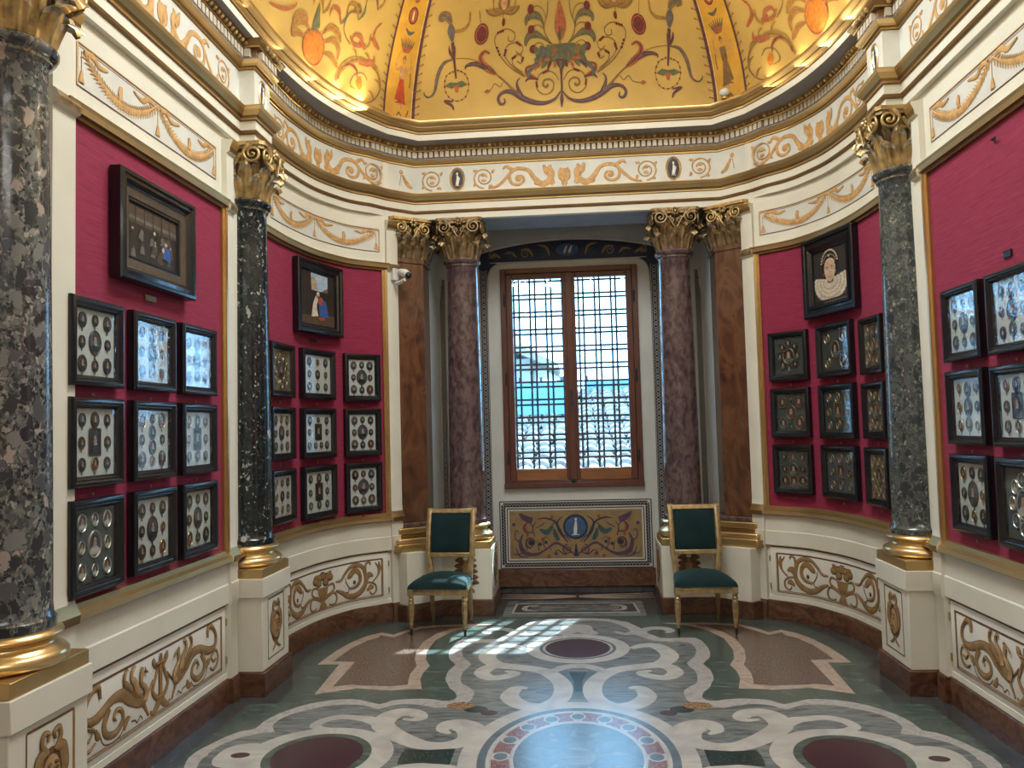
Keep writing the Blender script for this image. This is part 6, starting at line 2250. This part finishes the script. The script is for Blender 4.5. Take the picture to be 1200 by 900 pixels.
case(1, *A3, 1.050, 1.455, 'dark case with two rectangular pictures, bottom row, above the right chair', GR, 'rects', 'mount_dark', 'dg', 'd', 27)
case(1, *B3, 1.045, 1.453, 'dark case with a bluish rectangular centre, bottom row of the right curved wall', GR, 'rect', 'mount_slate', 'dg', 'd', 28)
case(1, *C3, 1.040, 1.448, 'olive-mounted case half hidden by the grey-green column, bottom row', GR, 'nine', 'mount_olive', 'bd', 'd', 29)
A4, B4 = (2.335, 2.75), (1.85, 2.255)
case(1, *A4, 1.952, 2.356, 'white-mounted case just right of the grey-green column, top row', GF, 'nine', seed=31)
case(1, *B4, 1.950, 2.356, 'white-mounted case with window reflections, cut by the right picture edge, top row', GF, 'nineb', seed=32)
case(1, *A4, 1.497, 1.901, 'white-mounted case just right of the grey-green column, middle row', GF, 'nineb', seed=33)
case(1, *B4, 1.494, 1.896, 'white-mounted case with a tall brown centre picture, cut by the right picture edge', GF, 'rect', seed=34)
case(1, *A4, 1.020, 1.446, 'white-mounted case just right of the grey-green column, bottom row', GF, 'nine', seed=35)
case(1, *B4, 1.005, 1.444, 'grey-mounted case of silver rings, cut by the right picture edge, bottom row', GF, 'ring', 'mount_slate', 'ts', 'q', 36)

# ------------------------------------------------------------------ the three paintings
def painting(side, s0, s1, z0, z1, label, prof, mats, draw, ripple=False):
    c, w_, n = frame_spot(side, s0, s1)
    h_ = z1 - z0
    rz = math.atan2(n.x, -n.y)
    q = c + n * .020
    t = thing('painting', label, 'painting', (q.x, q.y, z0), 'old paintings above the cases', rz)
    mb = MB()
    mitred(mb, w_, h_, prof, mats)
    fr = mb.build('frame', t, local=True, angle=30)
    if ripple:
        for d, hgt in ((.020, .050), (.075, .052)):
            mb = MB()
            for sx in (-1, 1):
                k = int((h_ - 2 * d) / .016)
                for i in range(k):
                    z = d + (i + .5) * (h_ - 2 * d) / k
                    mb.box(sx * (w_ / 2 - d) - .010, -hgt, z - .004, sx * (w_ / 2 - d) + .010, -hgt + .014, z + .004, 'ebony')
            k = int((w_ - 2 * d) / .016)
            for i in range(k):
                x = -w_ / 2 + d + (i + .5) * (w_ - 2 * d) / k
                for z in (d, h_ - d):
                    mb.box(x - .004, -hgt, z - .010, x + .004, -hgt + .014, z + .010, 'ebony')
            mb.build('ripple_moulding', fr, local=True)
    b = prof[-1][0]
    mw, mh = w_ / 2 - b, h_ / 2 - b
    mb = MB()
    mb.box(-mw - .01, -.012, b - .01, mw + .01, 0, h_ - b + .01, 'pic_dark')
    cv = mb.build('canvas', t, local=True)
    pen = Pen(lambda u, v, h: (u * mw, -.0122 - h * .3, h_ / 2 + v * mh))
    draw(pen)
    pen.build('painted_scene', cv)
    return t


def scene_crowd(p):
    p.fill([(-1, .30), (1, .30), (1, .95), (-1, .95)], 'pic_brown', .001)
    p.fill([(-1, .42), (1, .42), (1, .55), (-1, .55)], 'pic_grey', .002)
    for x in (-.7, -.35, 0, .35, .7):
        p.stroke([(x, .30), (x, .95)], .05, 'pic_dark', .003, .0005, 1, False)
    r = random.Random(3)
    for i in range(22):
        x, y = r.uniform(-.9, .9), r.uniform(-.75, .15)
        m = r.choice(['pic_brown', 'pic_brown', 'pic_dark', 'pic_grey', 'pic_brown'])
        p.fill([(x - .10, y - .22), (x - .06, y + .06), (x + .05, y + .08), (x + .10, y - .22)], m if m != 'pic_white' else 'pic_grey', .004 + i * .0002)
        p.disc((x, y + .12), .038, .048, 'pic_wall' if i % 4 == 0 else 'pic_brown', .010, 0, 8)
    p.fill([(.40, -.62), (.44, -.25), (.55, -.12), (.70, -.22), (.74, -.70)], 'pic_blue', .011)
    p.disc((.53, -.05), .06, .07, 'pic_skin', .012, 0, 10)
    p.fill([(.34, -.30), (.42, -.18), (.46, -.34), (.40, -.42)], 'pic_white', .013)
    p.disc((.04, .2), .05, .07, 'pic_white', .012, 0, 8)
    p.fill([(-.62, -.2), (-.50, .15), (-.40, .1), (-.42, -.3)], 'pic_grey', .012)


def scene_kneel(p):
    p.fill([(-1, -1), (1, -1), (1, -.55), (-1, -.70)], 'pic_brown', .001)
    p.fill([(-.35, .30), (.60, .30), (.60, .92), (-.38, .95)], 'pic_sky', .001)
    p.fill([(-.36, .30), (-.02, .35), (-.04, .70), (-.20, .80), (-.38, .78)], 'pic_wall', .002)
    p.fill([(.25, .30), (.60, .30), (.60, .48), (.45, .42)], 'pic_grey', .002)
    for i, (x, y) in enumerate(((-.5, .22), (-.2, .2), (.1, .18), (.6, .2), (.8, .15))):
        p.disc((x, y), .22, .09, 'pic_dark', .003, 0, 10)
    p.fill([(.10, -.62), (.05, -.20), (.22, .02), (.48, -.05), (.66, -.60), (.40, -.70)], 'pic_blue', .004)
    p.fill([(-.02, -.15), (.10, .10), (.30, .05), (.25, -.25)], 'pic_red', .005)
    p.fill([(.05, -.72), (.35, -.66), (.45, -.78), (.10, -.82)], 'pic_red', .004)
    p.fill([(-.38, -.72), (-.28, -.20), (-.12, .12), (.02, .0), (-.08, -.30), (.02, -.66)], 'pic_white', .006)
    p.disc((.02, .16), .085, .075, 'pic_skin', .007, 0, 12)
    p.fill([(-.10, .18), (.0, .28), (.10, .24), (.02, .16)], 'pic_white', .008)
    p.disc((-.16, -.40), .09, .06, 'pic_skin', .007, 0, 10)


def scene_lady(p):
    p.fill([(-1, -1), (1, -1), (1, 1), (-1, 1)], 'pic_line', .0005)
    m0 = p.map
    p.map = lambda u, v, h: m0(max(-1, min(1, u * 1.22)), max(-1, min(1, v * 1.30 - .07)), h)
    p.fill([(-.95, -1), (-.55, -.62), (.55, -.62), (.95, -1)], 'pic_hair', .001)
    # ruff: overlapping scallops round the neck
    p.fill(catmull([(-.74, -.05), (-.80, -.35), (-.55, -.68), (0, -.80), (.55, -.68), (.80, -.35), (.74, -.05), (.3, -.12), (-.3, -.12)], 3, True), 'pic_shade', .0015)
    for ring_, (rx, ry, n) in enumerate(((.70, .50, 17), (.54, .38, 14), (.38, .25, 11), (.24, .13, 8))):
        for i in range(n):
            a = PI * (.93 + 1.14 * i / (n - 1))
            c = (rx * math.cos(a), -.20 + ry * math.sin(a) * 1.02)
            p.disc(c, .150 - .015 * ring_, .105, 'pic_shade', .002 + ring_ * .0025, 0, 12)
            p.disc(c, .128 - .015 * ring_, .088, 'pic_ruff', .003 + ring_ * .0025, .002, 12)
            p.stroke([(c[0] * .86, c[1] * .9 - .02), c], [.01, .03], 'pic_shade', .0055 + ring_ * .0025, .0004, 1, False)
    p.disc((0, .28), .42, .48, 'pic_hair', .002, .002, 24)
    p.fill(catmull([(0, -.20), (.17, -.10), (.26, .10), (.27, .30), (.19, .47), (0, .53), (-.19, .47), (-.27, .30), (-.26, .10), (-.17, -.10)], 3, True), 'pic_skin', .014, .006)
    for sx in (-1, 1):
        p.stroke([(sx * .05, .245), (sx * .12, .265), (sx * .20, .24)], [.01, .03, .01], 'pic_line', .021, .0005)
        p.disc((sx * .12, .20), .048, .022, 'pic_white', .021, 0, 10)
        p.disc((sx * .12, .20), .022, .022, 'pic_hair', .022, 0, 8)
        p.stroke([(sx * .26, .30), (sx * .34, .42), (sx * .22, .60), (0, .66)], [.06, .16, .16, .12], 'pic_hair', .018, .004)
    p.stroke([(.0, .24), (.035, .08), (-.01, .055)], [.008, .02, .02], 'pic_wall', .022, .001)
    p.stroke([(-.08, -.055), (0, -.045), (.08, -.055)], [.008, .035, .008], 'pic_lip', .022, .001)
    for i in range(15):
        a = PI * (.06 + .88 * i / 14)
        p.disc((.40 * math.cos(a), .34 + .44 * math.sin(a)), .036, .032, 'pic_ruff', .024, .004, 8)
    for i in range(11):
        a = PI * (.14 + .72 * i / 10)
        p.disc((.34 * math.cos(a), .30 + .34 * math.sin(a)), .026, .024, 'pic_wall', .024, .004, 8)
    p.disc((0, .60), .03, .035, 'pic_white', .028, .004, 8)
    for sx in (-1, 1):
        p.stroke([(sx * .30, .10), (sx * .31, .02)], .012, 'pic_ruff', .02, .002, 1, False)


PF_A = [(0, 0), (0, .055), (.006, .065), (.022, .065), (.030, .055), (.048, .060), (.060, .046), (.072, .040), (.074, .036), (.115, .030), (.118, .024), (.130, .024), (.134, .010)]
painting(-1, 1.672, 2.430, 2.419, 2.962, 'large dark painting of a crowded scene in a black and brown frame', PF_A, ['ebony'] * 7 + ['liner_wood'] * 3 + ['ebony'] * 2, scene_crowd)
PF_B = [(0, 0), (0, .050), (.006, .058), (.024, .058), (.034, .046), (.056, .042), (.062, .030), (.074, .028), (.080, .010)]
painting(-1, 4.124, 4.770, 2.449, 3.036, 'small painting with a blue-robed kneeling figure and pale sky', PF_B, ['ebony', 'ebony', 'ebony', 'ebony', 'ebony', 'liner_wood', 'ebony', 'ebony'], scene_kneel)
PF_C = [(0, 0), (0, .046), (.008, .052), (.034, .050), (.042, .036), (.060, .036), (.066, .054), (.088, .050), (.104, .032), (.118, .026), (.122, .010)]
painting(1, 4.066, 4.768, 2.464, 3.094, 'portrait of a woman in a wide white ruff, black rippled frame', PF_C, 'ebony', scene_lady, True)

# small wall fittings
def small_plate(side, s, z, w_, h_, label, mat='gold_old', nm='wall_plaque'):
    p, n = WALL[side].at(s)
    rz = math.atan2(n.x, -n.y)
    q = p + n * .012
    t = thing(nm, label, 'plaque', (q.x, q.y, z), None, rz)
    mb = MB()
    mb.box(-w_ / 2, -.010, -h_ / 2, w_ / 2, 0, h_ / 2, mat)
    mb.build('plate', t, local=True, bevel=.003)
    for x in (-.42, .42):
        mb = MB()
        mb.ball((x * w_, -.011, 0), .003, 'brass', 6, 4)
        mb.build('screw', t, local=True)


small_plate(-1, 2.05, 2.375, .11, .035, 'small brass plaque under the large dark painting')
small_plate(-1, 4.45, 2.405, .09, .025, 'small dark plaque under the painting with the blue robe', 'ebony')
small_plate(1, 2.088, 2.433, .075, .035, 'small black plaque alone on the empty red fabric', 'plastic_black')
p, n = WR.at(2.126)
hk = thing('picture_hook', 'little bent hook left in the empty red fabric', 'hook', (p.x - .012, p.y, 3.01))
mb = MB()
mb.tube([(p.x - .012, p.y + .03, 3.02), (p.x - .03, p.y + .03, 3.02), (p.x - .03, p.y - .012, 3.02), (p.x - .03, p.y - .012, 2.985)], .0035, 6, 'iron')
mb.build('wire', hk)
mb = MB()
mb.box(p.x - .014, p.y + .022, 3.008, p.x - .011, p.y + .038, 3.032, 'iron')
mb.build('fixing_plate', hk)

# security camera at the left pilaster strip
p, n = WL.at(5.345)
t = thing('security_camera', 'small white security camera on the strip beside the left pilaster', 'camera', (p.x, p.y, 2.98))
f = Vector((n.x, n.y, 0)).normalized()
sd = Vector((-f.y, f.x, 0))
o = Vector((p.x, p.y, 0)) + f * .036
mb = MB()
mb.obox(o + f * .015 + Vector((0, 0, 3.055)), sd * .035, f * .02, (0, 0, .055), 'plastic_white')
mb.build('wall_box', t, bevel=.006)
mb = MB()
a = o + f * .03 + Vector((0, 0, 2.985))
mb.tube([a - Vector((0, 0, .01)), a + f * .05 - Vector((0, 0, .012)), a + f * .11 + Vector((0, 0, .008))], [.016, .02, .016], 8, 'plastic_white')
mb.build('arm', t)
c = o + f * .10 + sd * .035 + Vector((0, 0, 3.05))
mb = MB()
mb.tube([c - f * .05 + Vector((0, 0, .03)), c + Vector((0, 0, .015)), c + f * .045 - Vector((0, 0, .01))], [.030, .038, .034], 14, 'plastic_white')
mb.build('housing', t)
mb = MB()
mb.ball(c + f * .048 - Vector((0, 0, .015)), .031, 'plastic_black', 14, 8)
mb.build('lens_dome', t)

# small lamp on the cornice lip
m = Vector((1.40, 6.985))
t = thing('uplight', 'small round white lamp sitting on the gilt cornice below the right dome rib', 'lamp', (m.x, m.y, 4.43))
mb = MB()
mb.lathe([(.030, 0), (.032, .012), (.012, .018), (.012, .03)], 16, (m.x, m.y, 4.43), 'brass')
mb.build('stand', t)
mb = MB()
mb.ball((m.x, m.y, 4.488), (.045, .045, .036), 'plastic_white', 16, 10)
mb.build('bulb', t)

# uplights hidden in the trough behind the gilt lip
def cove(u, watts, size=.34):
    x, y = rim(u)
    k = .97
    px, py = x * k, YC + (y - YC) * k
    dx, dy = -x, YC - y
    L = math.hypot(dx, dy)
    area('cove_lamp', (px, py, 4.388), (dx / L * 1.3, dy / L * 1.3, 1.0), .05, size, watts, (1.0, .86, .52))
    lt = col.objects[-1]


for sg, lst in ((-1, ((1.95, 1.3), (2.25, 1.0), (2.65, .45), (3.2, .3), (3.8, .3), (4.3, .3))), (1, ((1.95, .35), (2.35, .5), (2.7, 1.0), (3.1, 1.2), (3.7, .5), (4.3, .3)))):
    for u, k in lst:
        cove(sg * u, COVE_W * k)
for sg in (1, -1):
    for u in (.4, 1.0, 2.2, 2.9, 3.6, 4.2):
        x, y = rim(sg * u)
        px, py = x * .97, 2 * YC - (YC + (y - YC) * .97)
        area('cove_lamp', (px, py, 4.40), (-x * .3, (YC - py) * .3, 1.0), .05, .34, COVE_W, (1.0, .86, .52))

# ------------------------------------------------------------------ chairs
def chair(label, loc, rz):
    t = thing('dining_chair', label, 'chair', loc, 'gilt chairs with green velvet', rz)
    # front legs: square block, turned and tapering, dark foot
    for sx in (-1, 1):
        x, y = sx * .222, -.205
        mb = MB()
        mb.box(x - .024, y - .024, .318, x + .024, y + .024, .378, 'gilt_wood')
        pr = [(.013, .055), (.0135, .075), (.018, .082), (.018, .090), (.0145, .096), (.018, .17), (.0225, .245), (.0235, .262), (.018, .270), (.024, .278), (.025, .288), (.017, .296), (.022, .306), (.023, .318)]
        mb.lathe(pr, 18, (x, y, 0), 'gilt_wood')
        for k in range(8):
            a = 2 * PI * k / 8
            mb.tube([(x + .0148 * math.cos(a), y + .0148 * math.sin(a), .102), (x + .0222 * math.cos(a), y + .0222 * math.sin(a), .24)], [.003, .0042], 5, 'gilt_wood')
        lg = mb.build('leg', t, local=True, angle=40)
        mb = MB()
        mb.lathe([(.007, 0), (.009, .004), (.013, .055)], 14, (x, y, 0), 'foot_black')
        mb.build('foot', lg, local=True)
    for sx in (-1, 1):
        mb = MB()
        x = sx * .168
        pts = [(x, .285, 0), (x, .262, .12), (x, .235, .25), (x, .225, .36)]
        for (a, b), wd in zip(zip(pts, pts[1:]), ((.012, .015), (.015, .019), (.019, .021))):
            i = [mb.vert((p[0] + dx * w_, p[1] + dy * w_, p[2])) for p, w_ in ((a, wd[0]), (b, wd[1])) for dx, dy in ((-1, -1), (1, -1), (1, 1), (-1, 1))]
            for k in range(4):
                j = (k + 1) % 4
                mb.face((i[k], i[j], i[4 + j], i[4 + k]), 'gilt_wood')
            mb.face(i[:4][::-1], 'gilt_wood')
            mb.face(i[4:], 'gilt_wood')
        mb.build('leg', t, local=True, bevel=.003)
    # seat rail
    mb = MB()
    for z0, z1, g in ((.322, .352, 0), (.352, .360, .005), (.360, .374, .0)):
        mb.prism([(-.238 - g, -.222 - g), (.238 + g, -.222 - g), (.190 + g, .235), (-.190 - g, .235)], z0, z1, 'gilt_wood')
    mb.build('seat_rail', t, local=True, bevel=.004)
    # domed cushion
    mb = MB()
    rows = []
    nx, ny = 14, 14
    def cush(u, v, top):
        hwid = .248 - .050 * (v + 1) / 2
        x = u * hwid
        y = -.232 + (v + 1) / 2 * .455
        e = max(0.0, 1 - abs(u) ** 5) ** .5 * max(0.0, 1 - abs(v) ** 5) ** .5
        return (x, y, .372 + (.062 * e ** .55 + .038 * (1 - u * u) * (1 - v * v)) if top else .372)
    for j in range(ny + 1):
        v = -math.cos(PI * j / ny)
        rows.append([mb.vert(cush(-math.cos(PI * i / nx), v, True)) for i in range(nx + 1)])
    for a, b in zip(rows, rows[1:]):
        for i in range(nx):
            mb.face((a[i], a[i + 1], b[i + 1], b[i]), 'velvet')
    mb.build('seat', t, local=True, angle=80)
    # scrolled back posts
    back = lambda z: .228 + .055 * ((z - .36) / .6) + .055 * max(0, (z - .62) / .35) ** 2
    for sx in (-1, 1):
        mb = MB()
        pts = []
        for k in range(15):
            f_ = k / 14
            z = .35 + .605 * f_
            x = sx * (.172 + .022 * min(1, f_ * 3.0) - .010 * math.sin(PI * min(1, f_ * 2.6)))
            pts.append((x, back(z), z, .019 + .005 * math.sin(PI * min(1, f_ * 3))))
        rings = []
        for x, y, z, r in pts:
            rings.append([mb.vert((x + dx * r, y + dy * .019, z)) for dx, dy in ((-1, -1), (-.4, -1.25), (.4, -1.25), (1, -1), (1, 1), (-1, 1))])
        for a, b in zip(rings, rings[1:]):
            for k in range(6):
                j = (k + 1) % 6
                mb.face((a[k], a[j], b[j], b[k]), 'gilt_wood')
        mb.face(rings[0][::-1], 'gilt_wood')
        mb.face(rings[-1], 'gilt_wood')
        x, y, z, r = pts[-1]
        mb.tube([(x - .022, y + .012, z - .012), (x + .022, y + .012, z - .012)], .026, 14, 'gilt_wood')
        mb.build('back_post', t, local=True, angle=50)
    for z0, z1, nm in ((.555, .595, 'lower_rail'), (.925, .962, 'top_rail')):
        mb = MB()
        ya, yb = back(z0), back(z1)
        i = [mb.vert((x, y + dy, z)) for x in (-.19, .19) for y, z in ((ya, z0), (yb, z1)) for dy in (-.018, .016)]
        for q in ((0, 1, 3, 2), (4, 5, 7, 6), (0, 1, 5, 4), (2, 3, 7, 6), (0, 2, 6, 4), (1, 3, 7, 5)):
            mb.face([i[k] for k in q], 'gilt_wood')
        mb.build(nm, t, local=True, bevel=.006)
    mb = MB()
    rows = []
    for j in range(13):
        fz = j / 12
        z = .592 + (.928 - .592) * fz
        row = []
        for i in range(11):
            u = -1 + 2 * i / 10
            e = (1 - abs(u) ** 4) * (1 - abs(2 * fz - 1) ** 4)
            row.append(mb.vert((u * .168, back(z) - .010 - .016 * e, z)))
        rows.append(row)
    for a, b in zip(rows, rows[1:]):
        for i in range(10):
            mb.face((a[i], a[i + 1], b[i + 1], b[i]), 'velvet')
    z0, z1 = .592, .928
    mb.poly([(-.168, back(z0) + .012, z0), (.168, back(z0) + .012, z0), (.168, back(z1) + .012, z1), (-.168, back(z1) + .012, z1)], 'velvet')
    mb.build('backrest', t, local=True, angle=80, recalc=False)
    return t


chair('gilt chair with dark green velvet, sun patch on its seat and by its front leg', (-1.10, 6.775, 0.0006), math.radians(-5.0))
chair('gilt chair with dark green velvet standing in shade, no sun on it', (1.010, 6.75, 0.0006), math.radians(0.5))
